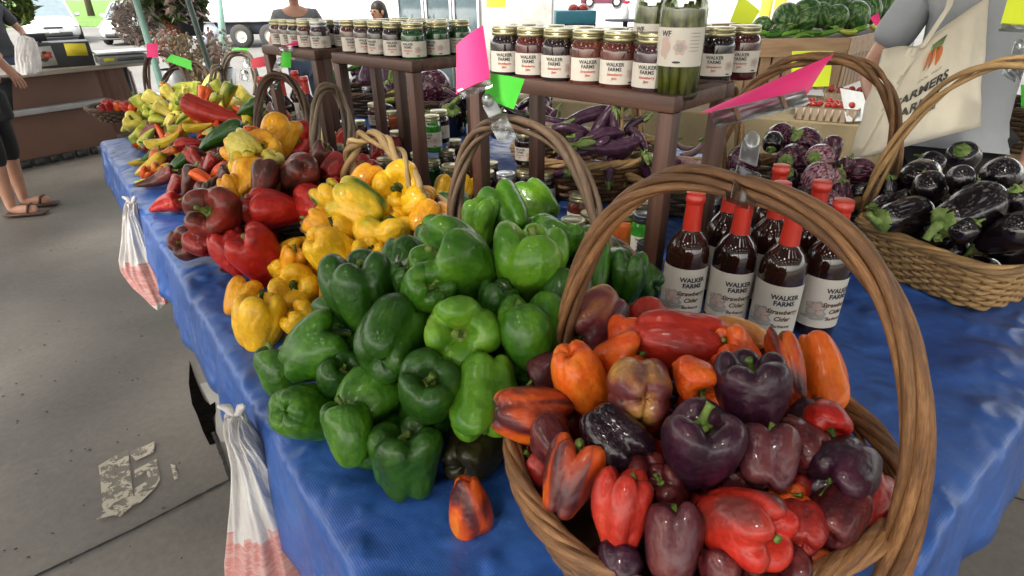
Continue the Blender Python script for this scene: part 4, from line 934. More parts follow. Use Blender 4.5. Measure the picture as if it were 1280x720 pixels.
def label_mesh(r, z0, z1, span, kind):
    mb = MB(); seg = 28; rr = r+.0007; hgt = z1-z0
    mb.lathe([(rr, z0), (rr, z1)], seg, 0, None, -span/2, span/2); e = rr+.0006
    if kind == 'jar':
        cyl_text(mb, 'WALKER', hgt*.21, e, z0+hgt*.76, -.45, 1, .0003); cyl_text(mb, 'FARMS', hgt*.21, e, z0+hgt*.56, -.45, 1, .0003)
        for k, s in enumerate(('Strawberry', 'Jam')): cyl_text(mb, s, hgt*.155, e, z0+hgt*(.37-.16*k), -.45, 2, .0002, .2)
        cyl_disc(mb, e, .42, z0+hgt*.45, .011, hgt*.22, 3, 5); cyl_disc(mb, e+.0003, .42, z0+hgt*.47, .006, hgt*.12, 4, 5)
        for k in range(7): cyl_disc(mb, e, .92, z0+hgt*(.86-.08*k), .007, hgt*.012, 4)
        cyl_disc(mb, e, .40, z0+hgt*.08, .006, hgt*.035, 1)
    elif kind == 'pickle':
        cyl_disc(mb, e, -.55, z0+hgt*.5, .010, hgt*.30, 3, 5); cyl_disc(mb, e, .1, z0+hgt*.5, .012, hgt*.20, 3, 6); cyl_disc(mb, e+.0003, .1, z0+hgt*.5, .007, hgt*.12, 4, 5)
        cyl_text(mb, 'WF', hgt*.2, e+.0003, z0+hgt*.78, -.55, 1, .0003)
        for k in range(6): cyl_disc(mb, e, .72, z0+hgt*(.86-.09*k), .012, hgt*.012, 4)
        cyl_disc(mb, e, .0, z0+hgt*.12, .008, hgt*.03, 1)
    else:
        cyl_text(mb, 'WALKER', hgt*.125, e, z0+hgt*.74, .42, 1, .0006); cyl_text(mb, 'FARMS', hgt*.125, e, z0+hgt*.62, .42, 1, .0006)
        for k, s in enumerate(('Strawberry', 'Cider')): cyl_text(mb, s, hgt*.125, e, z0+hgt*(.45-.14*k), .45, 5, .0005, .3)
        cyl_text(mb, 'Barbecue', hgt*.09, e, z0+hgt*.17, .45, 5, .0003, .3)
        for (aa, zz, s) in ((-.42, .42, 1), (-.62, .32, .7), (-.25, .30, .7), (-.75, .45, .45)):
            cyl_disc(mb, e+.0001*s, aa, z0+hgt*zz, .016*s, hgt*.13*s, 4, 5); cyl_disc(mb, e+.0004, aa, z0+hgt*(zz+.02), .009*s, hgt*.07*s, 3, 6)
        for i in range(5): cyl_disc(mb, e, -.85+.2*i, z0+hgt*(.20+.03*math.sin(i*2)), .010, hgt*.028, 4)
    return mb.mesh('label', [PAPER, INK, INKR, ROSE, GREY, plain('label_ink_brown', (.10, .055, .03), .6)], smooth=False)
def ring_lid(mb, r, z, h):
    mb.lathe([(0, z+h), (r*.72, z+h), (r*.78, z+h-.0012), (r*.86, z+h), (r*.96, z+h), (r, z+h-.002), (r, z+h*.62), (r*.985, z+h*.58), (r*1.01, z+h*.5), (r*.985, z+h*.4), (r*1.01, z+h*.3), (r, z+.002), (r*.96, z)], 28)
def jar_proto(kind, lid, r=.040, h=.119, lab=True, lscale=1):
    e = empty('jam_jar'); mb = MB(); hh = h-.020
    mb.lathe([(0, .003), (r*.8, .001), (r*.95, .004), (r, .012), (r, hh*.80), (r*.97, hh*.88), (r*.86, hh*.95), (r*.82, hh), (r*.82, hh+.004), (0, hh+.004)], 28); mb.build('jar_body', JAM[kind], e)
    mb = MB(); ring_lid(mb, r*.88, hh-.001, .019); mb.build('lid', lid, e, auto=40)
    if lab: me = label_mesh(r, hh*.20, hh*.66, 3.0, 'jar'); o = bpy.data.objects.new('label', me); COL.objects.link(o); o.parent = e
    return e
def pickle_proto():
    e = empty('pickle_jar'); r, h = .043, .196
    mb = MB(); mb.lathe([(0, .002), (r*.9, .001), (r, .010), (r, h*.80), (r*.97, h*.86), (r*.84, h*.91), (r*.84, h*.93)], 32); mb.build('glass', clear('jar_glass', (.90, .95, .84), .05), e)
    mb = MB(); mb.lathe([(0, .006), (r*.62, .006), (r*.66, .012), (r*.66, h*.82), (0, h*.825)], 24); mb.build('brine', plain('pickle_brine', (.075, .08, .015), .3, var=.5, scale=40), e)
    pk = MB(); q = random.Random(3)
    for i in range(13):
        a = 2*math.pi*i/13; z1 = h*q.uniform(.78, .89); t = q.uniform(-.35, .35)
        pts = [Vector((r*.74*math.cos(a+t*k/6), r*.74*math.sin(a+t*k/6), .012+(z1-.012)*k/6)) for k in range(7)]
        pk.tube(pts, [.005, .0085, .0095, .0095, .0095, .0085, .005], 8)
    pk.build('pickle_spears', vg('pickle_skin', (.3, (.075, .085, .010)), (.6, (.15, .155, .022)), (.9, (.26, .25, .06)), scale=(40, 40, 14), rough=.3), e)
    mb = MB(); ring_lid(mb, r*.90, h*.90, .021); mb.build('lid', BLKL, e, auto=40)
    o = bpy.data.objects.new('label', label_mesh(r, h*.32, h*.66, 2.6, 'pickle')); COL.objects.link(o); o.parent = e
    return e
PROT = {}
def place_jar(kind, lidn, p, face, label, group, r=.040, h=.119, lab=True):
    k = (kind, lidn, r, h, lab)
    if k not in PROT: o = PROT[k] = jar_proto(kind, {'g': GOLD, 's': SILV, 'b': BLKL}[lidn], r, h, lab)
    else: o = copy_tree(PROT[k])
    o.location = p; o.rotation_euler = (0, 0, face); tag(o, label, 'jar', group); return o
def face_cam(p, off=0): return math.atan2(-p.y, -p.x)+off
cn = dict(darkred='dark red', brownred='brownish red', black='nearly black', green='dark green', lightgreen='bright green', amberj='amber', redj='clear red', plum='plum coloured')
ordn = ['first', 'second', 'third', 'fourth', 'fifth', 'sixth', 'seventh', 'eighth', 'ninth', 'tenth']
G1 = 'jam jars on the wooden stands'
front1 = ['brownred', 'plum', 'brownred', 'brownred', 'darkred', 'black', 'black']
q = random.Random(11)
for i in range(6):
    p = on(0, .082+.079*i, .052); place_jar((['plum', 'brownred', 'brownred', 'black', 'darkred', 'black'])[i], 'g', p, face_cam(p, q.uniform(-.1, .5)), f'gold lidded jam jar, {ordn[i]} left of the pickle jar in the nearest stand\'s front row', G1)
for i in range(5):
    p = on(0, .16+.086*i, .14); place_jar((['black', 'plum', 'darkred', 'black', 'green'])[i], 'g', p, face_cam(p, q.uniform(-.4, .5)), f'gold lidded jar in the second row of the nearest stand, {ordn[i]} counted from the right', G1)
for i, (x, y, kd) in enumerate([(889, 104, 'black'), (921, 99, 'darkred'), (862, 96, 'plum')]):
    p = atz(x, y, on(0, 0, 0).z); place_jar(kd, 'g', p, face_cam(p, .45), ['wide dark jar right next to the tall pickle jar', 'dark red jar on the right end of the nearest stand', 'plum jar behind the tall pickle jar'][i], G1)
pj = pickle_proto(); pp = on(0, .030, .055); pj.location = pp; pj.rotation_euler = (0, 0, face_cam(pp, -.1)); tag(pj, 'tall black lidded jar of green pickle spears at the corner of the nearest stand', 'jar', 'pickle jars')
pj2 = copy_tree(pj); pp = on(0, .135, .135); pj2.location = pp; tag(pj2, 'second tall pickle jar half hidden behind the front one', 'jar', 'pickle jars')
for i, (x, y, kd) in enumerate([(.06, .06, 'green'), (.055, .15, 'green'), (.05, .235, 'green'), (.145, .055, 'black'), (.225, .055, 'black'), (.30, .055, 'plum'), (.375, .055, 'brownred'), (.15, .15, 'plum'), (.24, .15, 'black'), (.33, .15, 'darkred'), (.15, .235, 'black'), (.25, .235, 'black'), (.34, .235, 'plum')]):
    p = on(1, x, y); place_jar(kd, 'g', p, face_cam(p, q.uniform(-.3, .4)), ['green jelly jar at the front corner of the middle stand', 'green jelly jar second along the right end of the middle stand', 'green jelly jar at the back right of the middle stand', 'tall looking dark jar left of the front green jelly on the middle stand', 'dark jar fourth from the left in the middle stand front row', 'plum jar second from the left in the middle stand front row', 'brownish jar at the left end of the middle stand front row', 'plum jar in the middle row behind the dark front jar', 'dark jar in the centre of the middle stand', 'dark red jar at the left of the middle stand second row', 'dark jar in the back row behind the green jellies', 'dark jar in the back row centre of the middle stand', 'plum jar in the back row left of the middle stand'][i], G1, r=.036, h=.112)
for i, (x, y, kd) in enumerate([(.05, .06, 'plum'), (.05, .155, 'plum'), (.05, .24, 'black'), (.13, .055, 'brownred'), (.20, .055, 'black'), (.265, .055, 'plum'), (.33, .055, 'brownred'), (.14, .15, 'black'), (.22, .15, 'plum'), (.30, .15, 'darkred')]):
    p = on(2, x, y); place_jar(kd, 's' if i < 3 else 'g', p, face_cam(p, q.uniform(-.2, .4)), ['wide plum jar at the front corner of the farthest stand', 'plum jar second along the right end of the farthest stand', 'dark jar at the back right of the farthest stand', 'brown jar left of the corner plum jar on the farthest stand', 'dark jar in the middle of the farthest stand front row', 'plum jar third from the left on the farthest stand', 'brown jar at the left end of the farthest stand', 'dark jar in the second row of the farthest stand, right', 'plum jar in the second row of the farthest stand, centre', 'dark red jar in the second row of the farthest stand, left'][i], G1, r=.033, h=.102)
# jars on the tarp: pixel of the jar's base centre
G2 = 'jars standing on the tarp among the stands'
LOW = [
 (727, 242, 0, 'brownred', 'g', .040, .110, 1, 'reddish brown jar with gold lid standing alone by the blue tarp patch'),
 (781, 263, 0, 'amberj', 'g', .038, .115, 0, 'amber jar with gold lid seen inside the two basket handles'),
 (806, 266, 0, 'lightgreen', 'b', .034, .125, 1, 'jar of green relish with dark lid beside the stand post'),
 (812, 302, 0, 'green', 'b', .034, .08, 1, 'low dark lidded green jar at the foot of the stand post'),
 (803, 249, 0, 'plum', 'g', .038, .115, 0, 'plum jar behind the amber one near the post'),
 (875, 254, 0, 'black', 's', .040, .115, 0, 'dark jar with silver lid behind the red capped bottles'),
 (887, 244, 0, 'black', 's', .040, .115, 0, 'second silver lidded dark jar further behind the red capped bottles'),
 (606, 213, 0, 'black', 'g', .036, .11, 1, 'dark gold lidded jar left of the white lidded one above the green peppers'),
 (632, 215, 0, 'darkred', 's', .036, .11, 0, 'dark red jar with pale lid in the middle of the cluster above the green peppers'),
 (641, 234, 0, 'black', 's', .036, .11, 0, 'dark jar with shiny silver lid at the front of the cluster'),
 (681, 214, 0, 'black', 'g', .036, .11, 1, 'dark jar with yellow gold lid at the right of the cluster'),
 (612, 202, 0, 'plum', 'g', .034, .11, 0, 'plum jar at the back of the cluster by the post'),
 (656, 212, 0, 'black', 'g', .036, .11, 0, 'dark jar carrying another jar on its lid'),
 (589, 200, 0, 'black', 'g', .036, .11, 0, 'dark jar between the two stand posts'),
 (563, 205, 0, 'green', 'g', .036, .11, 0, 'dark gold lidded jar behind the yellow pepper and the dark handle'),
 (539, 199, 0, 'green', 'g', .036, .105, 0, 'dark green jar under the bright green jelly'),
 (558, 187, 0, 'plum', 'g', .036, .105, 0, 'plum jar beneath the dark stacked jar'),
 (567, 174, 0, 'darkred', 'g', .036, .10, 0, 'dark red jar behind the stacked black labelled jar'),
 (590, 138, 0, 'green', 'g', .034, .13, 1, 'green labelled jar seen past the stand post below the pink card'),
 (468, 128, 0, 'brownred', 'g', .040, .13, 1, 'brown labelled jar just above the pale handle'),
 (496, 163, 0, 'plum', 'g', .036, .10, 0, 'plum jar right of the brown labelled one'),
 (507, 121, 0, 'redj', 'g', .034, .155, 0, 'tall clear red jelly jar left of the stand post'),
 (490, 138, 0, 'amberj', 'g', .034, .11, 0, 'short amber jelly jar beside the tall red one'),
 (459, 108, 0, 'black', 's', .038, .13, 1, 'dark jar with silver lid behind the brown labelled one'),
 (425, 151, 0, 'black', 's', .034, .09, 1, 'small dark jar with white lid by the thin handle'),
 (402, 142, 0, 'green', 's', .034, .09, 0, 'small green jar with pale lid behind the thin handle'),
 (400, 128, 0, 'plum', 's', .036, .10, 0, 'small plum jar with pale lid inside the thin handle'),
 (422, 129, 0, 'black', 's', .036, .10, 0, 'small dark jar between the thin handle and the stand'),
 (366, 130, 0, 'plum', 's', .036, .09, 1, 'small labelled jar in front of the far red capped bottles'),
 (448, 150, 0, 'darkred', 'g', .036, .10, 0, 'dark red jar below the silver lidded one by the stand post'),
 (478, 150, 0, 'black', 'g', .034, .09, 0, 'dark low jar among the amber and brown ones'),
 (657, 162, .112, 'black', 'g', .036, .115, 1, 'dark labelled jar stacked on another jar left of the eggplant basket'),
 (539, 143, .106, 'lightgreen', 'g', .033, .135, 1, 'bright green jelly jar stacked on a dark green one'),
 (548, 137, .106, 'black', 'g', .038, .125, 1, 'dark labelled jar stacked beside the green jelly'),
 (608, 206, .112, 'black', 'g', .001, .0, 0, ''),
]
for (u, v, zb, kd, ld, r_, h_, lb, lab) in LOW:
    if not lab: continue
    p = atz(u, v, T+.005+zb+h_); p.z = T+.005+zb; place_jar(kd, ld, p, face_cam(p, q.uniform(-.3, .5)), lab, G2, r_, h_, bool(lb))
q = random.Random(5)
for si, xs_, ys_ in ((1, (.10, .19, .28, .36), (.07, .16, .23)), (0, (.30, .39, .47), (.10, .19)), (2, (.10, .2, .3), (.08, .2))):
    F0, L, Wd, ang, zt = ST[si]; c, s_ = math.cos(ang), math.sin(ang)
    for x in xs_:
        for y in ys_:
            x_, y_ = x+q.uniform(-.01, .01), y+q.uniform(-.008, .008); p = Vector((F0.x+c*x_+s_*y_, F0.y+s_*x_-c*y_, T+.007))
            if any((o.location-p).length < .085 for o in bpy.data.objects if o.name.startswith('jam_jar') and not o.parent): continue
            place_jar(q.choice(['black', 'black', 'plum', 'green', 'darkred']), q.choice('ggs'), p, face_cam(p, q.uniform(-.5, .6)), ['dark jar standing in the shade under the nearest stand shelf', 'dark jar standing in the shade under the middle stand shelf', 'dark jar standing in the shade under the farthest stand shelf'][si], 'jars in shade under the shelves', .036, q.choice((.10, .11, .12)), True)
# bottles
REDCAP = plain('red_shrink_cap', (.44, .022, .010), .38, var=.08, coat=.2); CAPTOP = plain('red_cap_top', (.50, .07, .03), .5, var=.15)
SAUCE = skin_veg('dark_sauce_glass', [(.3, (.012, .004, .003)), (.7, (.03, .009, .006))], rough=.05, coat=1, bmp=0)
def bottle_proto():
    e = empty('sauce_bottle'); r = .043
    mb = MB(); mb.lathe([(0, .004), (r*.8, .001), (r*.96, .004), (r, .012), (r, .150), (r*.985, .163), (r*.90, .178), (r*.72, .192), (r*.50, .203), (r*.40, .212), (r*.37, .222), (r*.36, .27), (0, .27)], 32); mb.build('bottle_body', SAUCE, e)
    mb = MB(); mb.lathe([(r*.445, .206), (r*.42, .216), (r*.385, .262), (r*.385, .264), (r*.44, .266), (r*.44, .276), (r*.41, .278), (r*.41, .284), (r*.36, .285), (0, .285)], 24, mifn=lambda i: 1 if i > 7 else 0); mb.build('red_cap', [REDCAP, CAPTOP], e, auto=50)
    o = bpy.data.objects.new('label', label_mesh(r, .028, .136, 2.9, 'bottle')); COL.objects.link(o); o.parent = e
    return e
bp = bottle_proto(); first = True
def bottle(p, off, label, group):
    global first
    o = bp if first else copy_tree(bp); first = False; o.location = p; o.rotation_euler = (0, 0, face_cam(p, off)); return tag(o, label, 'bottle', group)
G3 = 'red capped bottles beside the nearest stand'
bots = [(840, 394, .0, 'red capped sauce bottle right beside the stand post, leftmost of the front four'), (895, 400, -.02, 'red capped sauce bottle second from the stand post in front'), (950, 417, -.05, 'red capped sauce bottle third from the post, nearest the orange peppers'), (1003, 408, .45, 'red capped sauce bottle at the right end of the front row, label turned away'),
        (885, 366, .2, 'red capped sauce bottle behind the two leftmost ones'), (938, 376, .2, 'red capped sauce bottle in the middle of the back row'), (983, 374, .3, 'red capped sauce bottle in the back row with orange cap top'), (940, 345, .2, 'rearmost red capped sauce bottle behind the clear clip')]
for u, v, off, lab in bots: bottle(atz(u, v, T+.006)+Vector((.012, -.01, 0)), off, lab, G3)
for u, v, lab in [(341, 172, 'red capped bottle left of the far stand post'), (364, 175, 'red capped bottle between the far post and the thin handle'), (392, 172, 'red capped bottle right of the far post'), (352, 162, 'red capped bottle in the second row by the far stand'), (380, 160, 'red capped bottle at the back by the far stand')]:
    bottle(atz(u, v, T+.006), 0.2, lab, 'red capped bottles beside the farthest stand')
# ---------------------------------------------------------------- price cards, clips, plastic bags
PINK = plain('neon_pink_card', (.80, .030, .19), .6, var=.05); NGREEN = plain('neon_green_card', (.06, .52, .03), .6, var=.05); NYEL = plain('neon_yellow_card', (.48, .56, .015), .6, var=.05)
REDC = plain('red_card', (.62, .04, .06), .6, var=.05); CLR = clear('clear_plastic', (.94, .95, .94), .08, .12); PENC = plain('faint_pencil', (.42, .02, .10), .7); PENG = plain('faint_pencil_green', (.05, .38, .03), .7)
def sheet(pts, bulge=0, n=8, thick=.0007, rag=0, curl=0):
    """A thin card between four world points a, b, c, d (bilinear), bent by bulge; has real thickness."""
    a, b_, c, d = (Vector(p) for p in pts); nrm = (b_-a).cross(d-a).normalized(); vs = []; mb = MB()
    for side in (0, 1):
        for i in range(n+1):
            for j in range(n+1):
                x, y = i/n, j/n; p = (a*(1-x)+b_*x)*(1-y)+(d*(1-x)+c*x)*y
                p = p+nrm*(bulge*4*x*(1-x)+curl*y*y+side*thick)+nrm*(rag*mn.noise(p*25)); vs.append(p)
    m_ = (n+1)**2; fs = []
    for i in range(n):
        for j in range(n):
            k = i*(n+1)+j; fs.append((k, k+n+1, k+n+2, k+1)); fs.append(tuple(x+m_ for x in (k+1, k+n+2, k+n+1, k)))
    ring = [i*(n+1) for i in range(n)]+[n*(n+1)+j for j in range(n)]+[i*(n+1)+n for i in range(n, 0, -1)]+[j for j in range(n, 0, -1)]
    for k in range(len(ring)): p, q_ = ring[k], ring[(k+1) % len(ring)]; fs.append((p, q_, q_+m_, p+m_))
    mb.add(vs, fs); return mb, nrm
def scribble(pts, rows, mat, parent, seed):
    a, b_, c, d = (Vector(p) for p in pts); nrm = (b_-a).cross(d-a).normalized(); q_ = random.Random(seed); mb = MB()
    for y, x0, x1 in rows:
        ln = []
        for i in range(40):
            x = x0+(x1-x0)*i/39; yy = y+.018*math.sin(i*1.9+q_.uniform(-.6, .6)); p = (a*(1-x)+b_*x)*(1-yy)+(d*(1-x)+c*x)*yy; ln.append(p)
        for sgn in (1.6, -1): mb.tube([p+nrm*.0009*sgn for p in ln], .0009, 4)
    return mb.build('writing', mat, parent)
def card(px, mat, label, bulge=.004, curl=0, name='price_card', rows=None, pm=PENC, seed=1):
    pts = [W(*p) for p in px]; mb, n_ = sheet(pts, bulge, curl=curl); o = mb.build(name, mat, smooth=True, auto=60); tag(o, label, 'price card', 'neon price cards')
    if rows: scribble(pts, rows, pm, o, seed)
    return o
def clip(base, top, grip, label, w=.02, rings=True):
    """Clear sign clip: clamp on the handle, jointed stem, ridged strip that grips the card."""
    b0, t0 = Vector(base), Vector(top); r = empty('sign_clip', tuple(b0), 0, label, 'clip', 'clear plastic sign clips'); ax = (t0-b0).normalized(); sd = ax.cross(-fw).normalized(); L = (t0-b0).length
    def loc(p): return Vector(p)-b0
    mb = MB()
    for s in (-1, 1): mb.box(loc(b0-ax*L*.12)+(-fw)*s*.008+sd*0, (w*1.25, .003, L*.62), 0, Matrix((sd, -fw, ax)).transposed(), bev=.001)
    mb.box(loc(b0+ax*L*.12), (w*.9, .016, .006), 0, Matrix((sd, -fw, ax)).transposed())
    mb.build('clamp', CLR, r, auto=40)
    mb = MB(); mb.tube([loc(b0+ax*L*.08)-sd*w*.5, loc(b0+ax*L*.08)+sd*w*.5], .0042, 10); mb.build('spring_pin', plain('brown_pin', (.14, .065, .035), .5), r)
    mb = MB(); mb.box(loc(b0+ax*L*.55), (w*.95, .004, L*.42), 0, Matrix((sd, -fw, ax)).transposed(), bev=.001); mb.blob(loc(b0+ax*L*.80), (w*.42, w*.42, L*.2), M=Matrix((sd, -fw, ax)).transposed()); mb.build('stem', clear('milky_plastic', (.80, .82, .82), .25, .3), r)
    g0, g1 = (loc(Vector(p)) for p in grip); mb = MB(); d = (g1-g0).normalized(); u_ = d.cross(-fw).normalized()
    for s in (-.0035, .0035): mb.box((g0+g1)/2-fw*s, ((g1-g0).length, .0016, .018), 0, Matrix((d, fw, u_)).transposed(), bev=.0006)
    mb.build('grip', CLR, r, auto=40)
    if rings:
        mb = MB()
        for f in (.22, .72): mb.box(g0+(g1-g0)*f-fw*.0, (.008, .0090, .016), 0, Matrix((d, fw, u_)).transposed(), bev=.001)
        mb.build('band', plain('brown_pin', (.14, .065, .035), .5), r)
    return r
# big pink card over the front basket
card([(876, 141, .66), (905, 152, .64), (1010, 117, .73), (1042, 68, .77)], PINK, 'large pink price card tilted flat above the front basket, held by a clear clip', .004, rows=[(.62, .25, .85)], seed=3)
clip(W(930, 226, .585), W(942, 164, .62), (W(892, 150, .635), W(1008, 122, .72)), 'clear clip on the tall front handle holding the large pink card', w=.021)
# pink and green cards over the green basket
card([(570, 118, 1.12), (613, 98, 1.12), (604, 33, 1.12), (571, 57, 1.12)], PINK, 'upright pink price card between the two nearer stands', .006, .004, rows=[(.72, .2, .8), (.55, .25, .75), (.4, .2, .8)], seed=4)
card([(604, 124, 1.16), (642, 137, 1.16), (656, 99, 1.17), (612, 92, 1.16)], NGREEN, 'neon green price card right of the upright pink one', .003, rows=[(.7, .25, .75), (.45, .4, .65)], pm=PENG, seed=5)
clip(W(626, 158, 1.15), W(606, 118, 1.135), (W(573, 119, 1.12), W(614, 103, 1.12)), 'clear clip on the green basket handle holding the upright pink card', w=.03, rings=False)
far = [([(184, 72, 3.15), (198, 72, 3.15), (197, 54, 3.15), (183, 55, 3.15)], PINK, 'small pink card on the farthest basket handle'),
 ([(207, 76, 3.1), (240, 88, 3.1), (239, 76, 3.1), (214, 68, 3.1)], NGREEN, 'small green card bent over a far handle'),
 ([(288, 68, 2.9), (311, 66, 2.9), (310, 60, 2.9), (290, 61, 2.9)], NGREEN, 'thin green card edge on a far handle'),
 ([(315, 86, 2.6), (334, 83, 2.6), (333, 70, 2.6), (314, 74, 2.6)], REDC, 'red price sign with dark writing left of the far stand'),
 ([(352, 60, 2.05), (362, 60, 2.05), (385, 50, 2.1), (372, 50, 2.1)], PINK, 'thin pink card in front of the farthest stand'),
 ([(351, 85, 2.05), (364, 85, 2.05), (364, 66, 2.05), (352, 66, 2.05)], NGREEN, 'narrow green card on the bark handle by the far stand'),
 ([(912, 28, 2.6), (938, 32, 2.6), (950, 14, 2.6), (925, -6, 2.6)], NYEL, 'yellow card standing behind the jars by the watermelons'),
 ([(988, 110, 3.2), (1036, 108, 3.2), (1042, 64, 3.2), (990, 64, 3.2)], NYEL, 'yellow green card hung on the slatted crate'),
 ([(1094, 32, 3.5), (1102, 30, 3.5), (1098, 16, 3.5), (1087, 22, 3.5)], PINK, 'small pink card stuck in front of the melons'),
 ([(1250, 32, 1.5), (1290, 34, 1.5), (1296, -10, 1.5), (1262, -10, 1.5)], NYEL, 'pale yellow card at the top right held over the black eggplants'),
 ([(1276, 138, 2.5), (1292, 138, 2.5), (1292, 106, 2.5), (1276, 106, 2.5)], NGREEN, 'green card at the right edge beyond the shopper'),
 ([(608, 9, 5.5), (632, 9, 5.5), (632, -8, 5.5), (608, -8, 5.5)], plain('yellow_note', (.75, .62, .03), .6), 'yellow note stuck on the pale cooler front'),
 ([(1050, 110, 3.1), (1094, 118, 3.1), (1090, 150, 3.1), (1058, 152, 3.1)], plain('white_sleeve', (.66, .68, .68), .3), 'white plastic sleeve hanging in front of the tomato cartons')]
for px, mt_, lab in far: card(px, mt_, lab, .004)
clip(W(1268, 82, 1.42), W(1276, 50, 1.46), (W(1250, 34, 1.49), W(1288, 36, 1.49)), 'clear clip on the rectangular basket handle holding the pale yellow card', w=.03, rings=False)
clip(W(342, 98, 2.05), W(352, 72, 2.06), (W(349, 63, 2.04), W(366, 60, 2.04)), 'clear clip on the bark handle near the far stand', w=.03, rings=False)
clip(W(306, 92, 2.7), W(308, 72, 2.7), (W(312, 84, 2.62), W(326, 82, 2.62)), 'clear clip with the red price sign on a far handle', w=.03, rings=False)
# plastic bags clipped to the tarp edge
mt, nt, b = nodes('thin_white_plastic'); b.inputs['Base Color'].default_value = (.72, .70, .68, 1); b.inputs['Roughness'].default_value = .35; b.inputs['Alpha'].default_value = .86
f = noise(nt, coords(nt, 'Object'), 9, 4); bump(nt, b, noise(nt, coords(nt, 'Object', (14, 14, 5)), 3, 5, .6), .6, .02)
nt.links.new(ramp(nt, f, [(.35, (.74, .72, .70)), (.7, (.62, .58, .57))]), b.inputs['Base Color']); MATS['thin_white_plastic'] = mt; BAGP = mt
mt, nt, b = nodes('bag_red_print'); b.inputs['Base Color'].default_value = (.60, .30, .28, 1); b.inputs['Roughness'].default_value = .4; b.inputs['Alpha'].default_value = .82
f = noise(nt, coords(nt, 'Object', (3, 3, 14)), 7, 2); nt.links.new(ramp(nt, f, [(.4, (.68, .42, .40)), (.55, (.60, .24, .22)), (.7, (.68, .48, .46))]), b.inputs['Base Color']); BAGR = mt
def hang_bag(rows, label, seed, thick=.05, red=(.5, .85), fold=1.0):
    """rows = list of (left pixel, right pixel, depth): the bag's silhouette from its pinched top down."""
    mb = MB(); n = 72; vs = []; c0 = None; R2 = []
    for i in range(len(rows)-1):
        for k in range(5):
            f_ = k/5; A, B_ = rows[i], rows[i+1]; R2.append(tuple((A[j][0]*(1-f_)+B_[j][0]*f_, A[j][1]*(1-f_)+B_[j][1]*f_) for j in (0, 1))+(A[2]*(1-f_)+B_[2]*f_,))
    R2.append(rows[-1]); M_ = len(R2)
    for i, (a, b_, t) in enumerate(R2):
        A, B_ = W(a[0], a[1], t), W(b_[0], b_[1], t); c = (A+B_)/2; h_ = (B_-A)/2; c0 = c0 or c; s = i/(M_-1); w_ = min(1, s*1.8); hl_ = h_.length
        nrm = (h_.normalized()).cross(Vector((0, 0, 1))).normalized()
        for k in range(n):
            an = 2*math.pi*k/n; cs, sn = math.cos(an), math.sin(an)
            pl = mn.noise(Vector((cs*2.6, sn*2.6, s*1.6+seed)))+.6*mn.noise(Vector((cs*6, sn*6, s*3+seed*2)))+.35*abs(mn.noise(Vector((cs*11, sn*11, s*8+seed))))
            f2 = 1+fold*.30*pl*(1.1-.5*s)
            vs.append(c+h_*cs*(1+fold*.10*pl)+nrm*sn*(thick*w_+.010)*f2+nrm*fold*.012*pl+Vector((0, 0, .004*pl*fold))-c0)
    fs = [(i*n+k, (i+1)*n+k, (i+1)*n+(k+1) % n, i*n+(k+1) % n) for i in range(M_-1) for k in range(n)]
    mb.add(vs, fs); mb.add([sum(vs[:n], Vector())/n]+vs[:n], [(0, 1+k, 1+(k+1) % n) for k in range(n)]); mb.add([sum(vs[-n:], Vector())/n]+vs[-n:], [(0, 1+(k+1) % n, 1+k) for k in range(n)])
    for j in range((M_-1)*n):
        i, k = divmod(j, n)
        e_ = mn.noise(Vector((math.cos(k*6.28/n)*2, math.sin(k*6.28/n)*2, seed)))*.10
        if red[0]+e_ < i/M_ < red[1]+e_: mb.mi[j] = 1
    o = mb.build('plastic_bag', [BAGP, BAGR], sub=1, loc=c0); md = o.modifiers.new('thick', 'SOLIDIFY'); md.thickness = .0012
    if fold > .8:
        k_ = MB(); kp = [Vector((math.cos(x)*.012, math.sin(x)*.010, .006*math.sin(2*x)-.012)) for x in [i*.5 for i in range(13)]]; k_.tube(kp, .007, 8, True); 
        for sx in (-1, 1): k_.tube([Vector((0, 0, -.01)), Vector((sx*.012, .004, .012)), Vector((sx*.022, -.004, .022))], [.006, .008, .003], 8)
        k_.build('knot', BAGP, o)
    return tag(o, label, 'plastic bag', 'plastic bags hung on the tarp edge')
hang_bag([((158, 252), (170, 254), 1.95), ((157, 262), (172, 268), 1.95), ((156, 272), (178, 278), 1.97), ((154, 296), (186, 300), 2.0), ((149, 322), (198, 325), 2.04), ((152, 334), (206, 345), 2.07), ((168, 354), (212, 362), 2.1), ((190, 374), (214, 376), 2.12), ((202, 382), (208, 381), 2.13)], 'small white plastic bag with pink print hanging at the far part of the tarp edge', 2, .03)
hang_bag([((283, 516), (304, 520), .98), ((284, 526), (306, 530), .98), ((288, 536), (312, 540), .99), ((293, 570), (328, 560), 1.0), ((292, 620), (352, 600), 1.02), ((292, 655), (384, 645), 1.05), ((289, 690), (402, 690), 1.08), ((292, 730), (415, 735), 1.1), ((300, 770), (412, 775), 1.12), ((320, 795), (395, 795), 1.13)], 'large knotted white plastic bag with faded pink print hanging on the near tarp edge', 5, .05)
mb = MB(); q = random.Random(8); pts = [(292, 528), (306, 530), (322, 575), (343, 640), (330, 690), (306, 672), (292, 610)]
a = [W(u, v, .965-.0002*(v-520)) for u, v in pts]; cc = sum(a, Vector())/len(a)
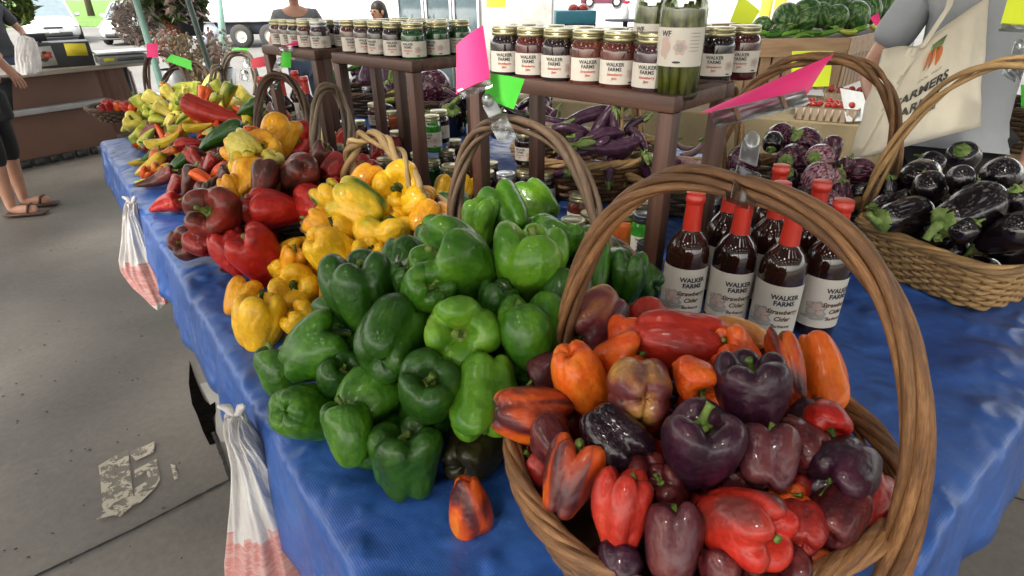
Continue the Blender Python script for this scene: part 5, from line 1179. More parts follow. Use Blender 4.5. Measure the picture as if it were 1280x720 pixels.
# ---------------------------------------------------------------- floor, ground, roof
mt, nt, b = nodes('concrete_floor'); vec = coords(nt, 'Object'); f = noise(nt, vec, 1.1, 8, .62, .3); g = noise(nt, vec, 38, 5, .7)
mx = N(nt, 'ShaderNodeMix', data_type='FLOAT'); mx.inputs[0].default_value = .35; nt.links.new(f, mx.inputs[2]); nt.links.new(g, mx.inputs[3])
c1 = ramp(nt, mx.outputs[0], [(.30, (.115, .105, .092)), (.5, (.180, .167, .149)), (.70, (.255, .238, .212))])
sp = noise(nt, coords(nt, 'Object', (1, 1, 1)), 9, 8, .75, 1.5); m2 = N(nt, 'ShaderNodeMix', data_type='RGBA'); nt.links.new(ramp(nt, sp, [(.66, (0, 0, 0)), (.74, (.6, .6, .6))]), m2.inputs[0]); nt.links.new(c1, m2.inputs[6]); m2.inputs[7].default_value = (.085, .075, .065, 1)
lg = noise(nt, coords(nt, 'Object'), .55, 3, .5, .5); m3 = N(nt, 'ShaderNodeMix', data_type='RGBA'); m3.blend_type = 'MULTIPLY'; m3.inputs[0].default_value = 1; nt.links.new(m2.outputs[2], m3.inputs[6]); nt.links.new(ramp(nt, lg, [(.3, (.72, .71, .70)), (.65, (1.08, 1.06, 1.02))]), m3.inputs[7])
nt.links.new(m3.outputs[2], b.inputs['Base Color']); b.inputs['Roughness'].default_value = .62; bump(nt, b, g, .2, .004); CONC = mt
mb = MB(); mb.box((2, -1.0, -.2), (24, 15.6, .4)); tag(mb.build('floor', CONC, smooth=False), kind='structure')
DARKJ = plain('dark_joint_grime', (.022, .02, .018), .9, var=.5, scale=30)
def joint(px, w, name='floor_joint', zz=.004):
    mb = MB(); P = [atz(u, v, zz) for u, v in px]; q_ = random.Random(4); L = []
    for i in range(len(P)-1):
        for k in range(30): L.append(P[i].lerp(P[i+1], k/30))
    L.append(P[-1]); vs = []
    for i, p in enumerate(L):
        d = (L[min(i+1, len(L)-1)]-L[max(0, i-1)]).normalized(); s_ = Vector((-d.y, d.x, 0)); ww = w*(.6+.5*abs(mn.noise(p*14))+.3*q_.random()); vs += [p+s_*ww, p-s_*ww]
    mb.add(vs, [(2*i, 2*i+1, 2*i+3, 2*i+2) for i in range(len(L)-1)]); tag(mb.build(name, DARKJ, smooth=False), kind='structure')
joint([(-200, 880), (40, 722), (170, 660), (290, 598)], .006); joint([(1180, 640), (1235, 612), (1330, 640)], .005)
mb = MB(); hole = [(237, 450), (243, 470), (250, 488), (256, 500), (263, 506), (269, 502), (270, 515), (266, 522), (270, 540), (273, 553), (262, 556), (254, 540), (246, 518), (240, 505), (236, 480)]
hp = [atz(u, v, .006) for u, v in hole]; mb.add(hp+[p-Vector((0, 0, .0)) for p in hp], [tuple(range(len(hp)))]); tag(mb.build('floor_gap', plain('dark_hole_shade', (.004, .0035, .003), 1, var=.6, scale=40, spec=0), smooth=False), kind='structure')  # flat sheet: the darkness down in the gap is painted as colour
joint([(266, 540), (280, 575), (296, 622), (320, 700)], .007, zz=.008)
mb = MB(); mb.add([atz(u, v, .005) for u, v in [(250, 480), (300, 465), (345, 560), (276, 552), (270, 540), (269, 503), (263, 506)]], [tuple(range(7))]); tag(mb.build('floor_patch', plain('light_concrete_patch', (.30, .29, .27), .7, var=.12, scale=8, bmp=.2), smooth=False), kind='structure')
# worn paint number on the floor
mt, nt, b = nodes('worn_cream_paint'); b.inputs['Base Color'].default_value = (.46, .42, .33, 1); b.inputs['Roughness'].default_value = .7
tr = nt.nodes.new('ShaderNodeBsdfTransparent'); ms = nt.nodes.new('ShaderNodeMixShader'); o_ = nt.nodes['Material Output']; f = noise(nt, coords(nt, 'Object'), 24, 7, .7, .3)
nt.links.new(ramp(nt, f, [(.47, (1, 1, 1)), (.54, (.20, .20, .20))]), ms.inputs[0]); nt.links.new(tr.outputs[0], ms.inputs[1]); nt.links.new(b.outputs[0], ms.inputs[2]); nt.links.new(ms.outputs[0], o_.inputs[0])
def strokes(polys, mat, name):
    mb = MB()
    for P in polys: o0 = [atz(u, v, .0055) for u, v in P]; mb.add(o0, [tuple(range(len(P)))])
    return mb.build(name, mat, smooth=False)
pp_ = strokes([[(150, 566), (160, 562), (163, 592), (168, 630), (150, 646), (128, 640), (126, 606), (123, 582)]], mt, 'painted_number'); tag(pp_, kind='structure')
pp_ = strokes([[(161, 566), (194, 552), (192, 566), (170, 576)], [(168, 588), (196, 574), (200, 600), (194, 610), (170, 624), (167, 612), (186, 600), (183, 590), (169, 597)], [(213, 580), (219, 582), (223, 598), (218, 600)], [(150, 628), (196, 608), (176, 628), (150, 642), (120, 650)]], mt, 'painted_number'); pp_.location.z = .0015; tag(pp_, kind='structure')
deb = plain('floor_litter_bits', (.10, .085, .07), .9, var=.6); mb = MB(); q = random.Random(12)
for i in range(60):
    p = atz(q.uniform(-40, 230), q.uniform(300, 720), .004); mb.blob(p, (q.uniform(.002, .008), q.uniform(.002, .006), .002), 6, 4)
tag(mb.build('floor_debris', deb), kind='stuff')
GZ = -.32
mt, nt, b = nodes('asphalt_ground'); vec = coords(nt, 'Object'); f = noise(nt, vec, .5, 6, .6); nt.links.new(ramp(nt, f, [(.3, (.075, .074, .07)), (.7, (.12, .118, .112))]), b.inputs['Base Color']); b.inputs['Roughness'].default_value = .85
mb = MB(); mb.add([(-400, -60, GZ), (400, -60, GZ), (400, 500, GZ), (-400, 500, GZ)], [(0, 1, 2, 3)]); tag(mb.build('ground', mt, smooth=False), kind='structure')
mt, nt, b = nodes('lawn_grass'); f = noise(nt, coords(nt, 'Object'), .6, 8, .7); nt.links.new(ramp(nt, f, [(.3, (.045, .11, .012)), (.7, (.10, .20, .025))]), b.inputs['Base Color']); b.inputs['Roughness'].default_value = .9
bump(nt, b, noise(nt, coords(nt, 'Object'), 30, 4), .8, .05)
gy = atz(85, 34, GZ).y; mb = MB(); mb.box((-60, gy+60, GZ-.04), (240, 120, .14)); tag(mb.build('lawn', mt, smooth=False), kind='structure')
# pavilion roof (overhead, out of the frame): boards with rows of openings added for overhead light and small highlights
mb = MB(); xs = [-9.5]; 
ROOFM = plain('roof_boards', (.21, .20, .185), .8, var=.15)
gx = [-9+1.55*i for i in range(13)]; gyy = [-6.5+1.6*i for i in range(9)]
ox, oy = .48, .62
for i, x in enumerate(gx): mb.box((x+ox/2+(1.55-ox)/2, .3, 3.72), (1.55-ox, 15, .06))
for i, x in enumerate(gx):
    for y in gyy: mb.box((x+ox/2-ox/2, y+oy/2+(1.6-oy)/2, 3.72), (ox, 1.6-oy, .06))
tag(mb.build('roof', ROOFM, smooth=False), kind='structure')
# ---------------------------------------------------------------- people
SKIN = plain('skin_tone', (.46, .24, .16), .5, var=.1, scale=10); HAIRD = plain('dark_hair', (.02, .014, .010), .5, var=.4, scale=30); HAIRG = plain('grey_hair', (.30, .29, .28), .6, var=.3, scale=30)
def skinned(name, joints, edges, mat, root, parent=None, grow=0.0, sub=2):
    names = []
    for a, b_ in edges:
        for x in (a, b_):
            if x not in names: names.append(x)
    me = bpy.data.meshes.new(name); me.from_pydata([joints[k][0] for k in names], [(names.index(a), names.index(b_)) for a, b_ in edges], [])
    o = bpy.data.objects.new(name, me); COL.objects.link(o); md = o.modifiers.new('s', 'SKIN'); md.use_smooth_shade = True; s2 = o.modifiers.new('u', 'SUBSURF'); s2.levels = s2.render_levels = sub
    for i, k in enumerate(names):
        r = joints[k][1]; r = (r, r) if not isinstance(r, tuple) else r; me.skin_vertices[0].data[i].radius = (r[0]+grow, r[1]+grow); me.skin_vertices[0].data[i].use_root = (k == root)
    dg = bpy.context.evaluated_depsgraph_get(); dg.update(); m2 = bpy.data.meshes.new_from_object(o.evaluated_get(dg)); m2.name = name
    bpy.data.objects.remove(o); m2.materials.clear(); m2.materials.append(mat)
    for p in m2.polygons: p.use_smooth = True; p.material_index = 0
    o = bpy.data.objects.new(name, m2); COL.objects.link(o)
    if parent: o.parent = parent
    return o
def person(loc, face, label, shirt, pants, hair, hgt=1.70, arms=None, stride=.0, capri=False, shoe=None, sleeve=.6, shirt_hem=.0, belly=0, long_=False):
    """Standing figure facing local +Y; arms = {side: (elbow, hand)} in local coordinates of a 1.70 m body."""
    k = hgt/1.70; J = {}
    def j(n, x, y, z, r): J[n] = (Vector((x*k, y*k, z*k)), r if not isinstance(r, tuple) else r)
    j('pelvis', 0, 0, .93, (.15, .115)); j('waist', 0, .0, 1.07, (.14+belly*.3, .105+belly)); j('chest', 0, 0, 1.27, (.165, .12)); j('shoulders', 0, -.01, 1.40, (.13, .085)); j('neck', 0, .0, 1.47, .055); j('jaw', 0, .02, 1.53, (.062, .068)); j('head', 0, .015, 1.61, (.078, .098)); j('crown', 0, .0, 1.68, (.06, .075))
    for s, n in ((-1, 'l'), (1, 'r')):
        st = stride*s
        j('hip'+n, s*.095, 0, .86, .092); j('thigh'+n, s*.10, st*.35, .68, .082); j('knee'+n, s*.10, st*.6+.015, .48, .058); j('calf'+n, s*.10, st*.8-.01, .34, .056); j('ankle'+n, s*.10, st-.02, .09, .036); j('heel'+n, s*.10, st-.03, .045, .036); j('toe'+n, s*.115, st+.15, .03, (.042, .026))
        E, Hd = (arms or {}).get(n, ((s*.30, -.03, 1.12), (s*.30, .10, .88)))
        j('sh'+n, s*.185, -.01, 1.385, .062); E, Hd = Vector(E), Vector(Hd); S0 = Vector((s*.185, -.01, 1.385))
        j('up'+n, *(S0.lerp(E, .5)), .046); j('el'+n, *E, .037); j('fo'+n, *(E.lerp(Hd, .45)), .036); j('wr'+n, *Hd, .025)
        d = (Hd-E).normalized(); sd = d.cross(Vector((0, 0, 1))); sd = sd.normalized() if sd.length > .1 else Vector((1, 0, 0)); nn = sd.cross(d)
        j('palm'+n, *(Hd+d*.05), (.036, .02))
        for fi in range(4):
            o_ = (fi-1.5)*.019; L = (.062, .072, .068, .052)[fi]
            j(f'f{fi}a{n}', *(Hd+d*.085+sd*o_), .0088); j(f'f{fi}b{n}', *(Hd+d*(.085+L*.55)+sd*o_*1.1-nn*.012), .008); j(f'f{fi}c{n}', *(Hd+d*(.08+L)+sd*o_*1.1-nn*.032), .0068)
        j('ta'+n, *(Hd+d*.04-sd*.038), .0105); j('tb'+n, *(Hd+d*.072-sd*.052-nn*.01), .009)
    Ed = [('pelvis', 'waist'), ('waist', 'chest'), ('chest', 'shoulders'), ('shoulders', 'neck'), ('neck', 'jaw'), ('jaw', 'head'), ('head', 'crown')]
    for n in 'lr':
        Ed += [('pelvis', 'hip'+n), ('hip'+n, 'thigh'+n), ('thigh'+n, 'knee'+n), ('knee'+n, 'calf'+n), ('calf'+n, 'ankle'+n), ('ankle'+n, 'heel'+n), ('heel'+n, 'toe'+n), ('shoulders', 'sh'+n), ('sh'+n, 'up'+n), ('up'+n, 'el'+n), ('el'+n, 'fo'+n), ('fo'+n, 'wr'+n), ('wr'+n, 'palm'+n)]
        for fi in range(4): Ed += [('palm'+n, f'f{fi}a{n}'), (f'f{fi}a{n}', f'f{fi}b{n}'), (f'f{fi}b{n}', f'f{fi}c{n}')]
        Ed += [('wr'+n, 'ta'+n), ('ta'+n, 'tb'+n)]
    o = skinned('person', J, Ed, SKIN, 'pelvis'); o.location = loc; o.rotation_euler = (0, 0, face); tag(o, label, 'person')
    # shirt and trousers: loose shells round the body
    JS = dict(J)
    for n in 'lr':
        s0 = J['sh'+n][0]; e0 = J['el'+n][0]; JS['cuff'+n] = (s0.lerp(e0, sleeve*1.25), .058*k)
    JS['collar'] = (Vector((0, -.005, 1.455*k)), (.056, .054))
    JS['hem'] = (Vector((0, 0, (.86-shirt_hem)*k)), (.165, .135))
    skinned('shirt', JS, [('hem', 'pelvis'), ('pelvis', 'waist'), ('waist', 'chest'), ('chest', 'shoulders'), ('shoulders', 'collar')]+[e for n in 'lr' for e in (('shoulders', 'sh'+n), ('sh'+n, 'cuff'+n))], shirt, 'waist', o, .018)
    JT = dict(J)
    ed = []
    for n in 'lr': ed += [('pelvis', 'hip'+n), ('hip'+n, 'thigh'+n), ('thigh'+n, 'knee'+n), ('knee'+n, 'calf'+n)]+([] if capri else [('calf'+n, 'ankle'+n)])
    skinned('trousers', JT, ed, pants, 'pelvis', o, .014)
    mb = MB(); mb.blob(Vector((0, -.012, 1.64))*k, (.092*k, .112*k, .10*k), 18, 12)
    vs = [v for v in mb.v]; mb2 = MB(); mb2.add(vs, [f for f in mb.f if not all(vs[i][1] > .045*k and vs[i][2] < 1.665*k for i in f)]); long_ and mb2.blob(Vector((0, -.055, 1.53))*k, (.105*k, .07*k, .19*k), 16, 12); h = mb2.build('hair', hair, o, sub=1)
    mb = MB(); 
    for s in (-1, 1): mb.blob(Vector((s*.03, .105, 1.615))*k, .011*k, 8, 6)
    mb.build('eyes', plain('eye_dark', (.03, .02, .018), .2), o)
    mb = MB(); mb.blob(Vector((0, .118, 1.585))*k, (.014*k, .018*k, .026*k), 8, 6); 
    for s in (-1, 1): mb.blob(Vector((s*.082, .01, 1.60))*k, (.012*k, .022*k, .032*k), 8, 6)
    mb.build('nose_and_ears', SKIN, o)
    mb = MB(); mb.blob(Vector((0, .10, 1.545))*k, (.024*k, .010*k, .007*k), 8, 6); mb.build('mouth', plain('lip', (.35, .11, .09), .4), o)
    if shoe:
        for s, n in ((-1, 'l'), (1, 'r')):
            mb = MB(); a = J['heel'+n][0]; t_ = J['toe'+n][0]; c = (a+t_)/2; mb.box((c.x, c.y, .010), (.092*k, .27*k, .018), bev=.008)
            mb.tube([c+Vector((-.05, .03, -.01)), c+Vector((-.03, .04, .035)), c+Vector((.03, .04, .035)), c+Vector((.05, .03, -.01))], .009, 6); mb.build('sandal', shoe, o)
    return o
BLACKC = plain('black_cloth', (.012, .012, .014), .85, var=.3, bmp=.3, scale=10); CHAR = plain('charcoal_cloth', (.045, .048, .055), .85, var=.2, bmp=.3, scale=10); GREYT = plain('grey_tee_cloth', (.27, .285, .30), .85, var=.08, bmp=.3, scale=8)
PEACHC = plain('peach_cloth', (.62, .30, .19), .85, var=.1, bmp=.3, scale=8); GREYD = plain('grey_polo_cloth', (.13, .135, .145), .85, var=.15, bmp=.3, scale=8); DENIM = plain('denim_cloth', (.05, .07, .12), .85, var=.2)
fR, fL = atz(50, 262, 0), atz(12, 268, 0); c = (fR+fL)/2
cus = person((c.x, c.y, .012), R(-75), 'person in a peach shirt, black capris and flat sandals walking at the left edge', PEACHC, BLACKC, HAIRD, 1.66, capri=True, shoe=plain('brown_sandal', (.07, .03, .018), .6), stride=.0, arms={'l': ((-.25, .06, 1.14), (-.16, .18, 1.0)), 'r': ((.26, .02, 1.12), (.22, .16, .95))})
hb = empty('shoulder_bag', (c.x+.15, c.y-.16, .70), R(20), 'black shoulder bag hanging at the hip of the person in the peach shirt', 'bag'); mb = MB(); mb.box((0, 0, .10), (.30, .11, .20), bev=.03); mb.build('bag_body', BLACKC, hb); mb = MB(); mb.tube([(-.13, 0, .19), (-.10, 0, .45), (0, .03, .66), (.08, 0, .45), (.13, 0, .19)], .010, 6, flat=.4); mb.build('strap', BLACKC, hb)
mb = MB(); mb.box((.02, -.058, .11), (.20, .008, .10), bev=.003); mb.build('flap', plain('black_leather', (.02, .02, .022), .4), hb)
# man behind the far stand, woman by the coolers (both on the lower ground outside)
p = W(369, 14, 6.9); person((p.x, p.y, GZ), R(200), 'gray haired person in a dark gray polo standing beyond the farthest stand', GREYD, DENIM, HAIRG, 1.88)
p = W(472, 8, 7.0); person((p.x, p.y, GZ), R(150), 'dark haired person by the glass door coolers, face turned aside', plain('beige_cloth', (.40, .33, .24), .85), DENIM, HAIRD, 1.64, long_=True)
# shopper in grey with the tote bag
p = W(1205, 100, 2.12); shop = person((p.x, p.y, 0), R(150), 'person in a gray tee with a canvas tote on the arm, behind the black eggplants', GREYT, BLACKC, HAIRD, 1.78, arms={'r': ((.30, .0, 1.12), (.22, .26, .98)), 'l': ((-.28, -.06, 1.12), (-.26, -.02, .86))}, shirt_hem=.03, belly=.06)
CANV = plain('canvas_cloth', (.62, .56, .44), .9, var=.06, bmp=.25, scale=7, fine=120)
tb = empty('tote_bag', tuple(W(1165, 110, 1.80)), 0, 'cream canvas tote bag printed FARMERS MARKET hanging from the arm of the shopper in gray', 'bag'); o0 = Vector(tb.location)
fp = [W(1066, 200, 1.74), W(1226, 158, 1.84), W(1236, -4, 1.92), W(1150, 58, 1.80)]
mb = MB(); n = 22; vs = []
a, b_, c_, d_ = fp; nrm = (b_-a).cross(d_-a).normalized()
if nrm.dot(CP-a) < 0: nrm = -nrm
def bagpt(x, y, s):
    p = (a*(1-x)+b_*x)*(1-y)+(d_*(1-x)+c_*x)*y; e = (16*x*(1-x)*y*(1-y))**.5
    return p+nrm*(s*.030*e-.035*(1-s)/2+.016*mn.noise(Vector((x*3+s, y*2.2, 4)))+.007*mn.noise(Vector((x*9, y*5+s, 1)))+.006*math.sin(x*9+y*5)*(1-y))-o0
for s in (1, -1):
    for i in range(n+1):
        for j in range(n+1): vs.append(bagpt(i/n, j/n, s))
m_ = (n+1)**2; fs = []
for i in range(n):
    for j in range(n):
        k = i*(n+1)+j; fs.append((k, k+n+1, k+n+2, k+1)); fs.append(tuple(x+m_ for x in (k+1, k+n+2, k+n+1, k)))
ring = [i*(n+1) for i in range(n)]+[n*(n+1)+j for j in range(n)]+[i*(n+1)+n for i in range(n, 0, -1)]+[j for j in range(n, 0, -1)]
for k in range(len(ring)): p_1, q_1 = ring[k], ring[(k+1) % len(ring)]; fs.append((p_1, q_1, q_1+m_, p_1+m_))
mb.add(vs, fs); mb.build('bag_body', CANV, tb)
# side gusset / folded flap at the left and handles over the arm
sb, _ = sheet([W(1060, 204, 1.76), W(1072, 196, 1.72), W(1152, 58, 1.79), W(1104, 62, 1.86)], .012, rag=.01); sb.v = [tuple(Vector(v)-o0) for v in sb.v]; sb.build('bag_side', CANV, tb)
mb = MB(); mb.tube([W(1152, 60, 1.79)-o0, W(1185, 10, 1.88)-o0, W(1200, -40, 1.98)-o0, W(1225, -30, 1.97)-o0, W(1234, 0, 1.93)-o0], .012, 6, flat=.3); mb.build('handle', CANV, tb)
mb = MB()
def print_on(body, size, x0, y0, ang, bold):
    vs_, fs_ = text_mesh(body, size, bold, .0); ca, sa = math.cos(ang), math.sin(ang); w0 = (b_-a).length; h0 = (d_-a).length; out = []
    for v in vs_: out.append(bagpt(x0+(v.x*ca-v.y*sa)/w0, y0+(v.x*sa+v.y*ca)/h0, 1)+nrm*.0035)
    mb.add(out, fs_)
print_on('FARMERS', .052, .29, .44, R(12), .0018); print_on('MARKET', .052, .30, .30, R(12), .0018); print_on('HOME & PROVISIONS', .017, .33, .22, R(12), .0008); print_on('LOCAL  WEST', .015, .29, .58, R(12), 0)
mb.build('printed_words', plain('print_ink', (.05, .045, .04), .8), tb)
mb = MB(); 
for i in range(3):
    L = [bagpt(.17+.055*i+.02*t, .84-.17*t, 1)+nrm*.003 for t in (0, .25, .5, .75, 1)]; mb.tube(L, [.010, .013, .011, .007, .002], 6, flat=.25)
mb.build('printed_carrots', plain('print_orange', (.55, .17, .05), .8), tb)
mb = MB()
for i in range(7): L = [bagpt(.17+.022*i, .85, 1)+nrm*.003, bagpt(.165+.034*i, .92, 1)+nrm*.003]; mb.tube(L, [.005, .002], 5, flat=.3)
mb.build('printed_leaves', plain('print_green', (.20, .26, .10), .8), tb)
# ---------------------------------------------------------------- counter at the left
BRN = plain('brown_panel', (.14, .070, .047), .6, var=.12, scale=3); TOPC = wood_mat('worn_counter_top', (.30, .25, .20), (.42, .37, .30), (.52, .47, .40)); GREYL = plain('grey_ledge', (.34, .34, .345), .5, var=.08)
A0, A1 = atz(0, 217, 0), atz(118, 193, 0); dc = (A1-A0).normalized(); nc = Vector((dc.y, -dc.x, 0)); ang = math.atan2(dc.y, dc.x)
E1 = A0+dc*((atz(150, 186, 0)-A0).dot(dc)); cx = empty('sales_counter', tuple(A0), ang, 'brown fronted sales counter with worn pale top and gray ledge at the left', 'counter'); Lc = (E1-A0).length
mb = MB(); mb.box(((Lc-2.2)/2, .36, .43), (Lc+2.2, .70, .72), bev=.004); mb.build('front_panel', BRN, cx, auto=40)
mb = MB(); mb.box(((Lc-2.2)/2+.25, .34, .812), (Lc+2.9, .86, .04), bev=.008); mb.build('counter_top', TOPC, cx, auto=40)
mb = MB(); mb.box(((Lc-2.2)/2, -.055, .50), (Lc+2.2, .11, .05), bev=.008); mb.build('ledge', GREYL, cx, auto=40)
mb = MB()
for i in range(26): mb.box((-2.1+i*(Lc+2.1)/26, .02, .035), ((Lc+2.1)/26*(.62 if i % 3 else .4), .06, .07))
mb.build('plinth', plain('plinth_dark', (.02, .02, .02), .6), cx)
mb = MB(); mb.tube([(Lc+.42, .3, 0), (Lc+.42, .3, .79)], .02, 8); mb.tube([(Lc+.42, .62, 0), (Lc+.42, .62, .79)], .02, 8); mb.build('leg', M_steel, cx)
ct = .833
def onc(u, v): return atz(u, v, ct)
p = onc(82, 84); reg = empty('cash_register', (p.x, p.y, ct), ang-.35, 'black cash register with a picture card and a yellow note taped on', 'cash register')
mb = MB(); mb.box((0, .16, .11), (.50, .32, .22), bev=.008); mb.build('case', plain('register_black', (.03, .032, .036), .45), reg, auto=40)
mb = MB(); mb.box((.13, -.004, .15), (.17, .006, .11), rot=Matrix.Rotation(.04, 3, 'Y')); mb.build('yellow_note', plain('yellow_note', (.75, .62, .03), .6), reg)
mb = MB(); mb.box((-.15, -.006, .105), (.19, .006, .17), rot=Matrix.Rotation(-.05, 3, 'Y')); mb.build('picture_card', plain('picture_paper', (.40, .40, .37), .5), reg)
mb = MB(); q = random.Random(2)
for i in range(12): mb.blob((-.15+q.uniform(-.06, .06), -.010, .10+q.uniform(-.035, .035)), (.026, .003, .018), 8, 5, i % 4)
mb.build('picture_fruit', [plain('pic_red', (.40, .05, .04)), plain('pic_dark', (.04, .05, .03)), plain('pic_orange', (.5, .18, .04)), plain('pic_plum', (.08, .03, .04))], reg)
mb = MB(); mb.box((-.15, .12, .265), (.17, .03, .07), rot=Matrix.Rotation(.25, 3, 'X'), bev=.006); mb.tube([(-.13, .13, .22), (-.13, .13, .26)], .015, 8); mb.build('customer_display', plain('register_black', (.03, .032, .036), .45), reg)
p = onc(158, 82); scl = empty('counter_scale', (p.x, p.y, ct), ang-.3, 'grey weighing scale with a yellow button strip on the counter', 'scale')
mb = MB(); mb.box((0, .15, .055), (.42, .34, .08), bev=.012); mb.build('scale_body', plain('scale_grey', (.20, .21, .20), .45), scl, auto=40)
mb = MB(); mb.box((0, .17, .118), (.44, .34, .02), bev=.006); mb.build('scale_plate', plain('scale_plate_steel', (.55, .55, .55), .3, .8), scl, auto=40)
mb = MB(); mb.box((.05, -.022, .062), (.22, .004, .03)); mb.build('key_strip', plain('key_dark', (.05, .05, .05), .5), scl); mb = MB(); mb.box((-.13, -.022, .062), (.09, .004, .035)); mb.build('scale_screen', plain('scale_yellow', (.50, .47, .05), .4), scl)
# shopping bag on the counter and the vendor
t_ = (onc(36, 92)-CP).dot(fw)
hang_bag([((24, 46), (30, 44), t_), ((21, 50), (42, 48), t_), ((19, 58), (46, 56), t_), ((21, 68), (48, 68), t_), ((23, 80), (50, 80), t_-.02), ((24, 90), (50, 90), t_-.03), ((26, 93), (48, 93), t_-.03)], 'full white plastic bag standing on the counter in front of the vendor', 3, .07, (2, 2), .7)
bag_ = [o for o in bpy.data.objects if o.name.startswith('plastic_bag')][-1]; bag_['group'] = 'plastic bags'; 
for pl in bag_.data.polygons: pl.material_index = 0
p = onc(50, 80); bt = empty('teal_bottle', (p.x, p.y, ct), 0, 'small teal bottle on the counter beside the full white bag', 'bottle'); mb = MB(); mb.lathe([(0, 0), (.03, 0), (.032, .01), (.032, .10), (.014, .13), (.014, .14), (0, .14)], 16); mb.build('bottle_body', plain('teal_plastic', (.04, .40, .34), .3), bt); mb = MB(); mb.lathe([(.017, .137), (.017, .165), (0, .165)], 12); mb.build('cap', plain('white_cap', (.7, .7, .7), .4), bt)
vp = W(-14, 40, 6.35); vsr = person((vp.x, vp.y, 0), ang+R(190), 'vendor in a charcoal tee behind the counter reaching for the white bag', CHAR, DENIM, HAIRD, 1.62, arms={'l': ((-.30, .08, 1.14), (-.20, .30, 1.04)), 'r': ((.30, .05, 1.12), (.22, .28, 1.0))}, belly=.04)
